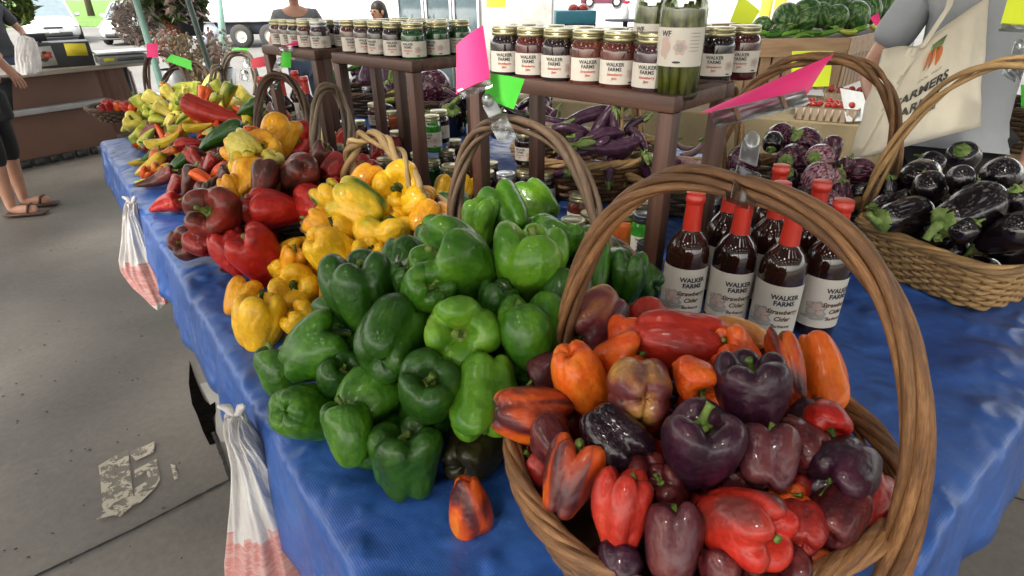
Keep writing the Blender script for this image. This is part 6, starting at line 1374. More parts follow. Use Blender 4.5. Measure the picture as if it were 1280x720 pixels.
# ---------------------------------------------------------------- cars, trailer
CARW = plain('white_car_paint', (.50, .51, .52), .25, var=.02, coat=1); CARG = plain('silver_car_paint', (.42, .45, .46), .25, .3, var=.03, coat=1); GLASSD = plain('car_glass', (.10, .14, .16), .05, var=.1, coat=1); BLK = plain('black_trim', (.015, .015, .016), .5); LAMP = plain('headlamp_lens', (.55, .57, .58), .1, .5, coat=1); RUB = plain('tyre_rubber', (.02, .02, .02), .8); RIMM = plain('alloy_rim', (.42, .42, .42), .3, .8)
def car(loc, rz, label, paint=CARW, L=4.5, Wd=1.8, Hh=1.48):
    r = empty('parked_car', loc, rz, label, 'car', 'cars parked outside'); hw = Wd/2
    # lofted body: front at -y; sections (y, half width, bottom z, shoulder z, top z)
    sec = [(-L/2, .55, .32, .55, .60), (-L/2+.10, .76, .22, .62, .70), (-L/2+.35, .86, .20, .68, .80), (-L/2+1.15, .90, .20, .80, .97), (-L/2+1.35, .90, .20, .84, 1.00), (0, .90, .20, .88, 1.0), (L/2-.9, .90, .2, .9, 1.02), (L/2-.25, .86, .24, .88, 1.02), (L/2-.04, .76, .32, .8, .92), (L/2, .6, .4, .7, .8)]
    mb = MB(); vs = []; m_ = 14
    for (y, w, b0, s, t) in sec:
        w *= hw/.9; half = [(w*.86, b0), (w*.97, b0+.10), (w, (b0+s)/2), (w*.985, s), (w*.90, s+(t-s)*.75), (w*.62, t), (0, t+.015)]
        vs += [(x, y, z) for x, z in half]+[(-x, y, z) for x, z in half[::-1]]
    n = len(sec); fs = [(i*m_+k, (i+1)*m_+k, (i+1)*m_+(k+1) % m_, i*m_+(k+1) % m_) for i in range(n-1) for k in range(m_)]+[tuple(range(m_))[::-1], tuple((n-1)*m_+k for k in range(m_))]
    mb.add(vs, fs); mb.build('body', paint, r, sub=1)
    cab = [(-L/2+1.15, .80, .96), (-L/2+1.95, .66, Hh-.06), (-L/2+2.4, .66, Hh), (L/2-1.4, .64, Hh-.02), (L/2-.55, .76, 1.0)]
    mb = MB(); vs = []
    for y, w, z in cab: w *= hw/.9; vs += [(w, y, z), (-w, y, z)]
    base = [(hw*.88, -L/2+1.15, .90), (-hw*.88, -L/2+1.15, .90), (hw*.88, L/2-.5, .93), (-hw*.88, L/2-.5, .93)]
    mb = MB(); P = [(-L/2+1.12, .80, .93), (-L/2+1.95, .665, Hh-.07), (L/2-1.35, .645, Hh-.07), (L/2-.5, .76, .95)]
    vs = []
    for y, w, z in P: vs += [(w*hw/.9, y, z), (-w*hw/.9, y, z)]
    vs += [(hw*.86, -L/2+1.2, .88), (-hw*.86, -L/2+1.2, .88), (hw*.86, L/2-.55, .88), (-hw*.86, L/2-.55, .88)]
    mb.add(vs, [(0, 1, 3, 2), (2, 3, 5, 4), (4, 5, 7, 6), (0, 2, 4, 6, 10, 8), (1, 9, 11, 7, 5, 3)]); mb.build('windows', GLASSD, r, smooth=False)
    mb = MB(); mb.box((0, (-L/2+1.98+L/2-1.4)/2, Hh-.045), (1.30*hw/.9, L-1.98-1.4, .05), bev=.02)
    for s in (-1, 1):
        mb.bar((s*.79*hw/.9, -L/2+1.10, .93), (s*.665*hw/.9, -L/2+1.96, Hh-.05), .06, .05); mb.bar((s*.66*hw/.9, L/2-1.35, Hh-.05), (s*.76*hw/.9, L/2-.48, .95), .09, .05); mb.bar((s*.665*hw/.9, -L/2+1.95, Hh-.055), (s*.65*hw/.9, L/2-1.33, Hh-.055), .05, .05); mb.bar((s*.83*hw/.9, .15, .9), (s*.665*hw/.9, .1, Hh-.06), .06, .04)
    mb.build('roof', paint, r)
    for s in (-1, 1):
        mb = MB(); M = Matrix.Rotation(s*-.55, 3, 'Z'); mb.blob((s*.64*hw/.9, -L/2+.20, .64), (.18, .09, .065), 12, 8, M=M); mb.build('headlight', LAMP, r)
        mb = MB(); mb.blob((s*(hw+.06), -L/2+1.5, 1.0), (.10, .06, .07), 10, 7); mb.build('mirror', paint, r)
        for y in (-L/2+.85, L/2-.85):
            w = MB(); Mx = Matrix.Rotation(math.pi/2, 3, 'Y'); w.lathe([(.20, -.10), (.30, -.10), (.325, -.07), (.325, .07), (.30, .10), (.20, .10)], 24, M=Matrix.Translation((s*(hw-.10), y, .325)) @ Mx.to_4x4()); wo = w.build('wheel', RUB, r)
            w = MB(); w.lathe([(.0, .085), (.06, .09), (.19, .06), (.21, .10), (.21, -.1)], 20, M=Matrix.Translation((s*(hw-.10), y, .325)) @ Matrix.Rotation(s*math.pi/2, 4, 'Y')); w.build('rim', RIMM, wo)
    mb = MB(); mb.box((0, -L/2+.045, .60), (.62, .12, .07), bev=.02); mb.box((0, -L/2+.04, .36), (1.15, .14, .16), bev=.04); mb.build('grille', BLK, r)
    mb = MB(); mb.box((0, -L/2+.02, .24), (1.5, .2, .06), bev=.02); mb.build('bumper_lip', BLK, r)
    mb = MB(); mb.box((0, -L/2-.03, .47), (.34, .02, .11), bev=.004); mb.build('number_plate', plain('plate_white', (.55, .56, .55), .4), r)
    return r
p = atz(131, 57, GZ); car((p.x+.35, p.y+2.0, GZ), R(14), 'white parked sedan facing the market, behind the counter scale')
p = atz(50, 56, GZ); car((p.x-.75, p.y+1.9, GZ), R(38), 'white parked pickup sized car at the far left with its side turned, behind the vendor', Wd=1.9, Hh=1.62, L=4.8)
p = atz(172, 26, GZ); car((p.x, p.y+2.2, GZ), R(8), 'silver parked car farther back behind the hanging flowers', CARG)
# trailer
TW = plain('trailer_white', (.74, .75, .76), .4, var=.03); UND = plain('under_frame_dark', (.05, .055, .075), .6)
p = atz(305, 60, GZ); tr_ = empty('box_trailer', (p.x, p.y, GZ), R(4), 'long white box trailer with a cream wheel behind the stands', 'trailer')
z0 = 1.47-(1.47-GZ-0)*0; 
def zat(v, y): d = ray(305, v); return H+d.z*(y/d.y)
zb_ = zat(24, p.y+.1)-GZ; mb = MB(); mb.box((2.6, 1.3, zb_+1.3), (9.6, 2.4, 2.6), bev=.03); mb.build('box', TW, tr_, auto=40)
mb = MB(); mb.box((2.6, 0.02, zb_-.03), (9.7, .08, .12)); mb.build('side_rail', plain('rail_pale', (.5, .5, .5), .5), tr_)
mb = MB(); mb.box((2.6, 1.3, zb_-.30), (9.0, 1.9, .40)); mb.build('chassis', UND, tr_)
for x in (0, 1.0):
    w = MB(); w.lathe([(.20, -.12), (.34, -.12), (.38, -.08), (.38, .08), (.34, .12), (.20, .12)], 28, M=Matrix.Translation((x, .05, .38)) @ Matrix.Rotation(math.pi/2, 4, 'X')); wo = w.build('wheel', RUB, tr_)
    w = MB(); w.lathe([(0, .10), (.05, .12), (.07, .08), (.20, .05), (.22, .12), (.22, -.1)], 24, M=Matrix.Translation((x, .05, .38)) @ Matrix.Rotation(math.pi/2, 4, 'X')); w.build('rim', plain('cream_rim', (.55, .52, .42), .5), wo)
    if x == 0: pass
mb = MB(); mb.box((-1.2, .1, .45), (.9, .06, .5), rot=Matrix.Rotation(-.6, 3, 'Y')); mb.build('mudflap', plain('mudguard_grey', (.42, .45, .55), .4), tr_)
# ---------------------------------------------------------------- posts, hanging plants, far odds and ends
TEAL = plain('teal_pole_paint', (.20, .36, .30), .45, var=.1); TEALD = plain('dark_green_pole_paint', (.045, .075, .06), .45, var=.15)
def pole(p0, p1, t, zf, r_, mat, label):
    A, B_ = W(p0[0], p0[1], t), W(p1[0], p1[1], t); d = (B_-A).normalized(); ft = A+d*((zf-A.z)/d.z); tp_ = A-d*1.6
    o = empty('tent_pole', tuple(ft), 0, label, 'pole', 'green poles of the plant stands'); mb = MB(); mb.box((0, 0, .01), (r_*5, r_*5, .02), bev=.004); mb.build('foot_plate', mat, o); mb = MB(); mb.tube([Vector(), (tp_-ft)*.5, tp_-ft], r_, 12); mb.build('pole', mat, o)
pole((235, 0), (261, 82), 4.3, 0, .021, TEALD, 'dark green slanted pole rising behind the far baskets')
pole((170, 0), (186, 54), 4.6, 0, .026, TEAL, 'pale teal pole in front of the round dried flower ball')
pole((203, 10), (213, 46), 5.3, 0, .026, TEAL, 'short teal pole under the clay pot')
pole((276, 24), (280, 55), 8.5, GZ, .05, TEAL, 'teal pole next to the trailer wheel')
def leafball(name, u, v, t, r_, mats, n, label, cat, leaf=.05, seed=1, pot=None, droop=0, squash=1):
    q_ = random.Random(seed); c = W(u, v, t); e = empty(name, tuple(c), 0, label, cat, None); mb = MB()
    for i in range(n):
        d = Vector((q_.gauss(0, 1), q_.gauss(0, 1), q_.gauss(0, 1)*squash)).normalized()*r_*q_.uniform(.55, 1.12)*(1+.2*mn.noise(Vector((i*.31, 0, 0)))); d.z *= squash
        if droop: d.z -= droop*q_.random()
        a = Vector((q_.uniform(-1, 1), q_.uniform(-1, 1), q_.uniform(-1, 1))).normalized(); b2 = a.cross(d).normalized() if d.length else a.orthogonal(); l = leaf*q_.uniform(.6, 1.4); w = b2.cross(a)*l*.4
        mb.add([d-a*l, d+w, d+a*l+b2*l*.3, d-w], [(0, 1, 2, 3)], q_.randrange(len(mats)))
    mb.build('foliage', mats, e, smooth=False); 
    if pot: 
        pm, pr, ph = pot; mb = MB(); mb.lathe([(0, -ph), (pr*.7, -ph), (pr, 0), (pr*1.06, 0), (pr*1.06, .03), (pr*.9, .03), (pr*.9, 0)], 20); po = mb.build('pot', pm, e); po.location.z = -r_*.45
    mb = MB(); mb.tube([(0, 0, 0), (.01, 0, r_*1.1), (0, 0, r_*1.1+.9)], .006, 6); mb.build('hanger', plain('hanger_wire', (.08, .08, .07), .5), e)
    return e
LF = [plain('leaf_dark', (.035, .075, .015), .5, var=.3), plain('leaf_mid', (.07, .13, .025), .5, var=.3), plain('leaf_bright', (.17, .25, .04), .5, var=.3)]
DR = [plain('dried_grey', (.42, .36, .33), .8, var=.3), plain('dried_pink', (.50, .36, .33), .8, var=.3), plain('dried_dark', (.20, .17, .14), .8, var=.3), plain('dried_pale', (.62, .58, .54), .8, var=.2)]
leafball('hanging_flower_ball', 170, 28, 5.2, .175, DR, 2600, 'round ball of dried grayish pink flowers hanging by the pale pole', 'hanging plant', .022, 2)
leafball('hanging_pot', 212, 6, 5.0, .17, LF[:2]+DR[2:3], 420, 'clay pot of spiky greenery hanging left of the dark slanted pole', 'hanging plant', .06, 3, (plain('terracotta', (.36, .11, .055), .7, var=.2), .10, .16))
leafball('hanging_pot', 232, 4, 4.8, .15, LF[:2]+DR[:2], 420, 'black pot of greenery hanging against the dark slanted pole', 'hanging plant', .06, 4, (plain('black_pot', (.03, .035, .04), .5), .12, .18))
leafball('hanging_pot', 10, 3, 6.8, .24, LF[1:], 700, 'bright yellow green hanging plant at the top left above the vendor', 'hanging plant', .06, 5, (plain('black_pot', (.03, .035, .04), .5), .14, .12))
def bunch(u, v, t, label, mats, n, hgt, spread, seed):
    q_ = random.Random(seed); c = W(u, v, t); e = empty('dried_flower_bunch', (c.x, c.y, 0), 0, label, 'dried flowers', 'dried flower bunches'); zc = c.z; mb = MB()
    for i in range(n):
        a = q_.uniform(0, 6.3); s_ = spread*q_.random()**.6; tp_ = Vector((s_*math.cos(a), s_*math.sin(a), zc+hgt*q_.uniform(-.3, .5))); bs = Vector((s_*.15*math.cos(a), s_*.15*math.sin(a), zc-hgt*.6)); mb.tube([bs, bs.lerp(tp_, .6)+Vector((0, 0, .02)), tp_], [.003, .0025, .002], 4, mi=0)
        for k in range(5): d = Vector((q_.gauss(0, 1), q_.gauss(0, 1), q_.gauss(0, 1)))*.018; mb.blob(tp_+d, q_.uniform(.007, .014), 5, 4, q_.randrange(len(mats)))
    mb.build('blooms', mats, e); mb = MB(); mb.lathe([(0, 0), (.15, 0), (.15, .02), (.10, .05), (.10, zc-hgt*.55-.2), (.14, zc-hgt*.55), (.12, zc-hgt*.55)], 20); mb.build('bucket', plain('galvanised', (.38, .39, .40), .4, .6), e); return e
bunch(212, 62, 4.9, 'bunch of orange pink dried flowers below the clay pot', [plain('dried_coral', (.50, .20, .13), .8, var=.3), DR[3]], 60, .28, .14, 1)
bunch(240, 78, 4.5, 'bunch of tan dried grasses behind the far baskets', [plain('dried_tan', (.30, .22, .11), .8, var=.3), DR[2]], 55, .36, .13, 2)
bunch(268, 62, 5.0, 'bunch of pale pink dried flowers right of the dark slanted pole', [plain('dried_rose', (.48, .32, .26), .8, var=.3), DR[3]], 55, .28, .15, 3)
p = atz(153, 150, 0); pk = empty('wooden_picket', (atz(155, 132, .35).x, atz(155, 132, .35).y, 0), R(15), 'pinkish pointed wooden board standing behind the far tomato bowl', 'board'); mb = MB(); w_ = .17; mb.add([(-w_, -.02, 0), (w_, -.02, 0), (w_, -.02, .70), (w_*.5, -.02, .82), (-w_*.7, -.02, .82), (-w_, -.02, .72), (-w_, .02, 0), (w_, .02, 0), (w_, .02, .70), (w_*.5, .02, .82), (-w_*.7, .02, .82), (-w_, .02, .72)], [(0, 1, 2, 3, 4, 5), (11, 10, 9, 8, 7, 6)]+[(i, i+6, (i+1) % 6+6, (i+1) % 6) for i in range(6)]); mb.build('board', wood_mat('pink_board', (.32, .19, .16), (.42, .27, .23), (.50, .35, .30), grain=(20, 20, 2)), pk, smooth=False); mb = MB(); mb.box((0, .1, .02), (.3, .3, .04)); mb.build('foot', TOPC, pk)
p = atz(176, 126, .3); tub = empty('storage_tub', (p.x, p.y, 0), R(10), 'pale blue storage tub on the floor beyond the far baskets', 'tub'); mb = MB(); mb.box((0, 0, .17), (.46, .34, .34), bev=.03); mb.build('tub_body', plain('pale_blue_plastic', (.42, .50, .52), .4), tub, auto=50); mb = MB(); mb.box((0, 0, .35), (.50, .38, .03), bev=.01); mb.build('lid', plain('pale_blue_lid', (.55, .60, .61), .4), tub, auto=50)
# ---------------------------------------------------------------- burlap table, cartons, crate, melons
BUR = plain('burlap_cloth', (.27, .215, .12), .9, var=.12, bmp=.5, scale=9, fine=160)
b0_, b1_ = atz(640, 122, .80), atz(1085, 158, .80); bd = (b1_-b0_).normalized(); bn = Vector((-bd.y, bd.x, 0)); Lb = (b1_-b0_).length+1.6; angb = math.atan2(bd.y, bd.x)
bt_ = empty('burlap_table', tuple(Vector((b0_.x, b0_.y, 0))), angb, 'produce table draped in tan burlap behind the eggplants', 'table')
mb = MB(); vs = []; NX = 90; rows_ = [0, .12, .3, .5, .68, .76, .79, .80]
for i in range(NX+1):
    for z in rows_: x = Lb*i/NX; vs.append((x, -.018*(1-z/.8)-.022*math.sin(x*9+1.5*math.sin(x*3))*(1-z/.8)**.6-.012*mn.noise(Vector((x*5, z*4, 0))), z))
    for y in (.02, .3, .6, .95): vs.append((Lb*i/NX, y, .80+.003*mn.noise(Vector((i*.4, y*5, 1)))))
m_ = len(rows_)+4; mb.add(vs, [(i*m_+k, (i+1)*m_+k, (i+1)*m_+k+1, i*m_+k+1) for i in range(NX) for k in range(m_-1)]); o = mb.build('burlap_cloth', BUR, bt_); md = o.modifiers.new('t', 'SOLIDIFY'); md.thickness = .002
mb = MB(); mb.box((Lb/2, .48, .775), (Lb-.02, .92, .03)); mb.build('tabletop', M_ply, bt_)
CART = plain('pulp_carton', (.46, .36, .26), .85, var=.08, bmp=.3, scale=12)
def carton(px, label, rz=0, n=9, skin='red', zc=.803):
    p = atz(*px, zc); e = empty('berry_carton', (p.x, p.y, zc), angb+rz, label, 'carton', 'pulp cartons of small tomatoes'); a, b2, h = .16, .10, .075; mb = MB()
    def ring(s, z): return [(x*s, y*s, z) for x, y in ((-a, -b2), (a, -b2), (a, b2), (-a, b2))]
    vs = ring(.86, 0)+ring(1, h)+ring(1.03, h)+ring(.95, h)+ring(.82, .006); fs = []
    for k in range(4):
        for i in range(4): fs.append((k*4+i, k*4+(i+1) % 4, (k+1)*4+(i+1) % 4, (k+1)*4+i))
    fs += [(3, 2, 1, 0), (16, 17, 18, 19)]; mb.add(vs, fs); mb.build('carton_body', CART, e, smooth=False)
    mb = MB()
    for i in range(9):
        x = -a+2*a*(i+.5)/9; mb.box((x, -b2*.945-.004, h*.5), (.010, .004, h*.8), rot=Matrix.Rotation(.14, 3, 'X'))
    mb.build('carton_ribs', plain('pulp_carton_dark', (.40, .31, .22), .85), e)
    return e, p
def small_toms(e, p, lab, seed, ex=angb):
    q_ = random.Random(seed); M = Matrix.Rotation(ex, 3, 'Z')
    for i in range(14):
        x = -.13+.26*(i % 7+q_.uniform(.2, .8))/7; y = (-.055 if i < 7 else .035)+q_.uniform(-.01, .01)
        me = BELL[0] if False else TOMM; o = bpy.data.objects.new('cherry_tomato', me); COL.objects.link(o); w = M @ Vector((x, y, .078+q_.uniform(-.006, .012))); o.location = p+w; s_ = q_.uniform(.017, .022); o.scale = (s_, s_, s_*.9); o.rotation_euler = (q_.uniform(-1, 1), q_.uniform(-1, 1), 0); tag(o, lab, 'tomato', 'small red tomatoes in the pulp cartons')
mb = MB(); mb.blob((0, 0, 0), 1, 16, 10); TOMM = mb.mesh('cherry_tomato', vg('small_tomato_skin', (.3, (.24, .016, .012)), (.7, (.36, .035, .022)), rough=.2))
for i, (px, lab) in enumerate([((1030, 148), 'front pulp carton of small red tomatoes on the burlap table'), ((1062, 130), 'rear pulp carton of small tomatoes behind the front one'), ((905, 110), 'pulp carton of small tomatoes behind the pink card'), ((862, 104), 'pulp carton of small tomatoes behind the pickle jar')]):
    e, p = carton(px, lab); small_toms(e, p, ['small red tomato in the front pulp carton', 'small red tomato in the rear pulp carton', 'small red tomato in the carton behind the pink card', 'small red tomato in the carton behind the pickle jar'][i], i)
CRW = wood_mat('crate_pine', (.24, .14, .07), (.36, .22, .115), (.45, .30, .17), grain=(2, 20, 20)); CRV = wood_mat('crate_pine_slat', (.22, .13, .065), (.33, .20, .105), (.42, .28, .16), grain=(20, 20, 2))
kz = .803; k0 = atz(1045, 112, kz); tk = (k0-CP).dot(fw); kt = H+ray(1045, 47).z*(k0.y/ray(1045, 47).y); kh = kt-kz
dl = Vector((-.995, -.06, 0)).normalized(); dr = Vector((.69, .72, 0)).normalized()
cr = empty('slatted_crate', tuple(k0), 0, 'big pine slatted bin heaped with watermelons and squash', 'crate')
KV = [dl*.95, Vector(), dr*1.3, dr*1.3+Vector((-.1, .95, 0)), dl*.95+Vector((.1, 1.9, 0)), dl*.95+Vector((-.7, 1.0, 0))]
def facing(a_, b2):
    d_ = (b2-a_).normalized(); L = (b2-a_).length; n_ = int(L/.085); o_n = Vector((d_.y, -d_.x, 0))
    for i in range(n_):
        mb = MB(); c_0 = a_+d_*(L*(i+.5)/n_); mb.box((c_0.x, c_0.y, kh*.36), (L/n_*.84, .014, kh*.70), rot=Matrix.Rotation(math.atan2(d_.y, d_.x), 3, 'Z'), bev=.001); mb.build('slat', CRV, cr, smooth=False)
    mb = MB(); c_0 = (a_+b2)/2+o_n*.012; mb.box((c_0.x, c_0.y, kh*.83), (L+.008, .022, kh*.34), rot=Matrix.Rotation(math.atan2(d_.y, d_.x), 3, 'Z'), bev=.002); mb.build('top_board', CRW, cr, smooth=False)
for i in range(6): facing(KV[i], KV[(i+1) % 6])
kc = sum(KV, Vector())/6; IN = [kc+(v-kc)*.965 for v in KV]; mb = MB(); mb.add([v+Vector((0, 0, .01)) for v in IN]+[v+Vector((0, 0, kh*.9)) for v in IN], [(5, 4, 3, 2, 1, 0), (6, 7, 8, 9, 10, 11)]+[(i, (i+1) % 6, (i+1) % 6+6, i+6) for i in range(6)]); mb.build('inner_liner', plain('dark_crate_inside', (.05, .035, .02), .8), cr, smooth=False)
WM = skin_veg('watermelon_rind', [(.38, (.018, .06, .014)), (.5, (.035, .10, .022)), (.58, (.10, .18, .05)), (.75, (.16, .24, .08))], scale=(3.2, 3.2, .45), nscale=1.6, dist=1.5, rough=.35, coat=.2)
mb = MB(); mb.lathe([(0, 1), (.3, .96), (.62, .8), (.87, .5), (.99, .15), (1, -.1), (.9, -.48), (.66, -.77), (.33, -.95), (0, -1)], 24); WMM = mb.mesh('watermelon', WM)
sm = MB(); sm.tube([(0, 0, .96), (.02, 0, 1.06), (.06, .02, 1.14)], [.05, .035, .045], 7); WST = sm.mesh('stem', STEM)
Ml = [(983, 22, 17, 'first watermelon from the left, striped, in the front row'), (1006, 17, 17, 'pale watermelon lying just left of centre in the crate'), (1004, 26, 15, 'bright striped watermelon in the front row of the crate'), (1026, 19, 14, 'watermelon between two front striped ones'), (1043, 23, 16, 'dark watermelon at the centre front of the crate'), (1068, 22, 18, 'large watermelon right of centre front in the crate'), (1022, 5, 16, 'watermelon on the second layer, left'), (1045, 6, 16, 'watermelon on the second layer, middle'), (1065, 6, 16, 'watermelon on the second layer, right'), (1086, 14, 15, 'striped watermelon near the small pink card'), (1100, 8, 17, 'watermelon at the right back of the crate'), (1118, 4, 14, 'watermelon farthest right in the crate'), (1122, 26, 14, 'dark watermelon low at the right rim'), (975, 36, 9, 'small dark melon at the left rim of the crate'), (952, 32, 11, 'pale round melon beside the yellow card')]
for i, (u, v, r_, lab) in enumerate(Ml):
    t = tk+.32+(.16 if v < 12 else 0)+(.005*(u-1045) if u > 1045 else 0); p = W(u, v, t); o = bpy.data.objects.new('watermelon', WMM); COL.objects.link(o); s_ = r_*t/F; o.location = p; o.scale = (s_, s_, s_*1.12); q_ = random.Random(i); o.rotation_euler = (q_.uniform(-1.2, 1.2), q_.uniform(-1.2, 1.2), q_.uniform(0, 6)); tag(o, lab, 'watermelon', 'watermelons heaped on the crate'); s2 = bpy.data.objects.new('stem', WST); COL.objects.link(s2); s2.parent = o
q = random.Random(21); SQ = [(948, 40, 'light'), (966, 42, 'green'), (990, 40, 'light'), (1012, 40, 'green'), (1034, 40, 'light'), (1056, 38, 'lime'), (1078, 34, 'light'), (1100, 34, 'lime'), (1002, 44, 'light'), (976, 38, 'dark')]
for i, (u, v, sk) in enumerate(SQ):
    it = Item(); it.u, it.v, it.t, it.kind, it.skin = u, v+1, tk+.14+(.004*(u-1045) if u > 1045 else 0), 'long', sk; it.lab = f'{["first","second","third","fourth","fifth","sixth","seventh","eighth","ninth","tenth"][i]} squash along the front edge of the watermelon crate, listed from the left' if i < 8 else ['short pale green squash lying over the crate front', 'dark green squash at the left front of the crate'][i-8]; it.group = 'squash along the crate front'; it.st = 1; it.px = 14; it.wp = None; it.lp = 28; it.ax = Vector((q.choice((-1, 1)), q.uniform(-.3, .5), q.uniform(-.05, .3))).normalized(); put(it)
# basket at the far right edge
p = W(1285, 158, 2.4); basket((p.x, p.y), .20, .20, .16, .8, BARK, 'brown wicker basket on the burlap covered table at the far right edge', rows=9, n=26, zb=p.z-.08)
p2 = empty('burlap_table', (p.x, p.y, 0), R(10), 'small burlap covered table under the far right basket', 'table'); mb = MB(); mb.box((.35, .1, (p.z-.085)/2), (1.3, .7, p.z-.085), bev=.02); mb.build('burlap_cloth', BUR, p2, auto=50); mb = MB(); mb.box((.35, .1, .01), (1.2, .6, .016)); mb.build('foot_rail', M_steel, p2)
# ---------------------------------------------------------------- coolers, white van wall, blue box, bollards, rack
p0, p1 = W(497, 30, 9.0), W(600, 30, 9.0); cw = p1.x-p0.x; cl = empty('glass_door_cooler', (p0.x, p0.y, GZ), R(2), 'pale glass door drinks cooler behind the middle stand', 'cooler'); GR = plain('cooler_grey', (.50, .50, .48), .5, var=.05)
mb = MB(); mb.box((cw/2+.55, .4, 1.05), (cw+1.3, .75, 2.1), bev=.02); mb.build('cabinet', GR, cl, auto=40)
for i in range(3):
    mb = MB(); x = (i+.5)*cw/3; mb.box((x, .02, 1.1), (cw/3-.05, .03, 1.8), bev=.004); d = mb.build('door', plain('cooler_glass', (.10, .14, .16), .08, var=.3, scale=3, coat=1), cl); mb = MB()
    for s_ in (-1, 1): mb.box((x+s_*(cw/6-.025), -.002, 1.1), (.035, .03, 1.84))
    mb.build('door_frame', plain('cooler_frame', (.55, .57, .58), .35, .5), d)
mb = MB(); mb.box((cw+.60, .004, 1.3), (1.05, .03, 1.5), bev=.004); mb.build('side_panel', plain('panel_beige_grey', (.48, .47, .44), .5), cl)
p = W(672, 28, 9.2); tp_ = empty('teal_cabinet', (p.x, p.y, GZ), 0, 'dark teal cabinet between the cooler and the blue box', 'cabinet'); mb = MB(); mb.box((0, .3, 1.1), (.50, .5, 2.2), bev=.02); mb.build('cabinet', plain('teal_paint', (.05, .11, .12), .5), tp_, auto=40); mb = MB(); mb.box((0, .03, 1.1), (.44, .03, 2.0), bev=.005); mb.build('door', plain('teal_door', (.07, .14, .15), .5), tp_)
p = W(720, 28, 7.6); bx = empty('blue_crate', (p.x, p.y, p.z-.02), 0, 'bright blue box holding tomatoes at the back of the market', 'box'); s_ = 7.6/F; mb = MB(); mb.box((0, .2, 13*s_/2+.01), (50*s_, .4, 15*s_), bev=.01); mb.build('box', plain('blue_box', (.03, .19, .27), .5), bx, auto=40); mb = MB(); mb.box((0, .2, -(p.z-.02)/2), (50*s_, .4, p.z-.03)); mb.build('stand', UND, bx)
for i, (u, lab) in enumerate([(717, 'red tomato at the left on the bright blue box'), (729, 'red tomato at the right on the bright blue box')]):
    o = bpy.data.objects.new('tomato', TOMM); COL.objects.link(o); o.location = W(u, 11, 7.75); o.scale = (.075, .075, .06); tag(o, lab, 'tomato', 'tomatoes on the blue box')
p = W(845, 60, 10.5); vn = empty('white_truck_body', (p.x, p.y, GZ), R(-2), 'plain white truck side with a picture of a maroon car behind the jars', 'truck'); mb = MB(); mb.box((0, 1.0, 1.9), (4.9, 2, 3.2), bev=.03); mb.build('box', TW, vn, auto=40); mb = MB(); mb.box((0, 1, .2), (4.4, 1.6, .3)); mb.build('chassis', UND, vn)
for x in (-1.5, 1.5): w = MB(); w.lathe([(0, .1), (.3, .1), (.36, .06), (.36, -.06), (.3, -.1), (0, -.1)], 24, M=Matrix.Translation((x, .1, .36)) @ Matrix.Rotation(math.pi/2, 4, 'X')); w.build('wheel', RUB, vn)
c0 = W(750, 2, 10.5)-Vector((p.x, p.y, GZ)); mb = MB(); mb.box((c0.x, -.012, c0.z+.06), (.78, .012, .14), 0, bev=.005); mb.box((c0.x, -.013, c0.z+.18), (.42, .012, .14), 0, bev=.005)
for x in (-.24, .24): mb.lathe([(0, .02), (.085, .02), (.085, 0)], 16, 1, M=Matrix.Translation((c0.x+x, -.008, c0.z)) @ Matrix.Rotation(math.pi/2, 4, 'X')); mb.lathe([(0, .024), (.05, .024)], 16, 2, M=Matrix.Translation((c0.x+x, -.008, c0.z)) @ Matrix.Rotation(math.pi/2, 4, 'X'))
mb.build('painted_car', [plain('decal_maroon', (.13, .03, .06), .4), BLK, plain('decal_white', (.7, .7, .7), .4)], vn, smooth=False)
p = W(782, 24, 7.0); sb_ = empty('spray_bottle', (p.x, p.y, p.z), 0, 'white spray bottle with red trigger behind the jars', 'bottle'); mb = MB(); mb.lathe([(0, 0), (.035, 0), (.038, .01), (.038, .10), (.015, .15), (.012, .17), (0, .17)], 14); mb.build('bottle_body', plain('milky_bottle', (.55, .58, .62), .3), sb_); mb = MB(); mb.box((0, 0, .185), (.07, .03, .03), bev=.005); mb.build('trigger', REDC, sb_); mb = MB(); mb.lathe([(0, -(p.z-.02)), (.2, -(p.z-.02)), (.03, -(p.z-.06)), (.03, -.03), (.25, -.02), (.25, -.001), (0, -.001)], 18); mb.build('stool', UND, sb_)
YB = plain('bollard_yellow', (.62, .46, .05), .5, var=.1)
for i, (u, lab) in enumerate([(958, 'yellow bollard left of its pair behind the watermelons'), (975, 'yellow bollard right of its pair behind the watermelons'), (1120, 'yellow bollard at the right behind the watermelons')]):
    p = W(u, 8, 9.5); o = empty('bollard', (p.x, p.y, GZ), 0, lab, 'bollard', 'yellow bollards'); mb = MB(); mb.lathe([(0, 0), (.09, 0), (.09, 1.9), (.07, 1.97), (0, 2.0)], 18); mb.build('post', YB, o); mb = MB(); mb.lathe([(.12, 0), (.12, .05), (.09, .06)], 18); mb.build('collar', plain('concrete_collar', (.3, .3, .28), .8), o)
p = W(1000, 10, 12); rk = empty('steel_rack', (p.x-.2, p.y, GZ), 0, 'gray steel wire rack far behind the watermelon crate', 'rack'); 
for x in (-2.6, -1.3, 0, 1.3, 2.6): mb = MB(); mb.box((x, 0, 1.1), (.06, .5, 2.2)); mb.build('post', plain('rack_grey', (.32, .34, .36), .4, .5), rk)
for z in (.5, .9, 1.3, 1.7): mb = MB(); mb.box((0, 0, z), (5.2, .5, .03)); mb.build('shelf', plain('rack_grey', (.32, .34, .36), .4, .5), rk)
mb = MB()
for i in range(60): mb.box((-2.6+i*5.2/60, -.24, 1.1), (.012, .012, 2.0))
mb.build('wire_grid', plain('rack_pale', (.5, .52, .54), .4, .4), rk)
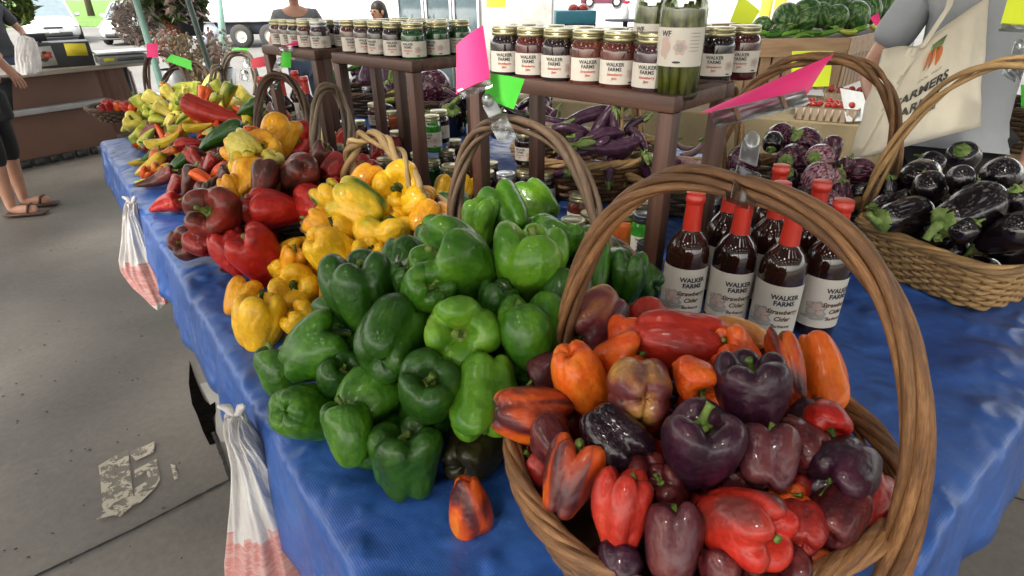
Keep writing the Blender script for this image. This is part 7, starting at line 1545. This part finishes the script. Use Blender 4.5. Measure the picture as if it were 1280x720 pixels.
# tree line far off
def tree(x, y, h, seed, label):
    q_ = random.Random(seed); e = empty('tree', (x, y, GZ+.1), 0, label, 'tree', 'trees beyond the lawn'); mb = MB(); mb.tube([(0, 0, 0), (.1, 0, h*.3), (0, .1, h*.7)], [h*.03, h*.022, h*.01], 8); mb.build('trunk', plain('tree_bark', (.08, .06, .045), .9), e); mb = MB()
    cl_ = [(Vector((q_.gauss(0, h*.16), q_.gauss(0, h*.16), h*q_.uniform(.35, .9))), h*q_.uniform(.10, .18)) for _ in range(14)]
    for i in range(1600):
        c, r_ = q_.choice(cl_); d = Vector((q_.gauss(0, 1), q_.gauss(0, 1), q_.gauss(0, 1))).normalized()*r_*q_.uniform(.5, 1.1)+c; a = Vector((q_.uniform(-1, 1), q_.uniform(-1, 1), q_.uniform(-1, 1))).normalized()*h*.025; b2 = a.orthogonal()*.8; mb.add([d-a, d+b2, d+a, d-b2], [(0, 1, 2, 3)], q_.randrange(3))
    mb.build('crown', LF, e, smooth=False)
for i, (x, y, h) in enumerate([(-34, 52, 9), (-20, 60, 11), (-8, 55, 9), (6, 62, 10), (20, 58, 11)]): tree(x, y, h, i, ['bushy tree far left beyond the lawn', 'tall tree second from left beyond the lawn', 'round tree beyond the white trailer', 'tree beyond the white truck side', 'broad tree at the right beyond the rack'][i])
# ---------------------------------------------------------------- light
wd = bpy.data.worlds.new('World'); S.world = wd; wd.use_nodes = True; nt = wd.node_tree; sk = nt.nodes.new('ShaderNodeTexSky'); sk.sky_type = 'NISHITA'; sk.sun_disc = False
EL, AZ = 52, -140                                    # sun stands high, behind the viewer's left shoulder
sk.sun_elevation = R(EL); sk.sun_rotation = R(AZ); sk.dust_density = 3; sk.air_density = 1
hs = nt.nodes.new('ShaderNodeHueSaturation'); hs.inputs['Saturation'].default_value = .30; nt.links.new(sk.outputs[0], hs.inputs['Color']); tn = N(nt, 'ShaderNodeMix', data_type='RGBA'); tn.blend_type = 'MULTIPLY'; tn.inputs[0].default_value = 1; tn.inputs[7].default_value = (1, .955, .87, 1); nt.links.new(hs.outputs[0], tn.inputs[6])          # thin white overcast
nt.links.new(tn.outputs[2], nt.nodes['Background'].inputs[0]); nt.nodes['Background'].inputs[1].default_value = .15
sd_ = bpy.data.lights.new('sun', 'SUN'); sd_.energy = 1.5; sd_.angle = R(12); sd_.color = (1, .95, .87); so = bpy.data.objects.new('sun', sd_); COL.objects.link(so)
to = Vector((math.sin(R(AZ))*math.cos(R(EL)), math.cos(R(AZ))*math.cos(R(EL)), math.sin(R(EL)))); so.rotation_mode = 'QUATERNION'; so.rotation_quaternion = to.to_track_quat('Z', 'Y')
S.view_settings.view_transform = 'Standard'; S.view_settings.look = 'None'; S.view_settings.gamma = 1; S.view_settings.exposure = 2.4
S.render.engine = 'CYCLES'; S.cycles.use_denoising = True; S.cycles.max_bounces = 8; S.cycles.diffuse_bounces = 4; S.cycles.glossy_bounces = 3; S.cycles.transparent_max_bounces = 12; S.cycles.sample_clamp_indirect = 6
S.cycles.caustics_reflective = False; S.cycles.caustics_refractive = False
produce()
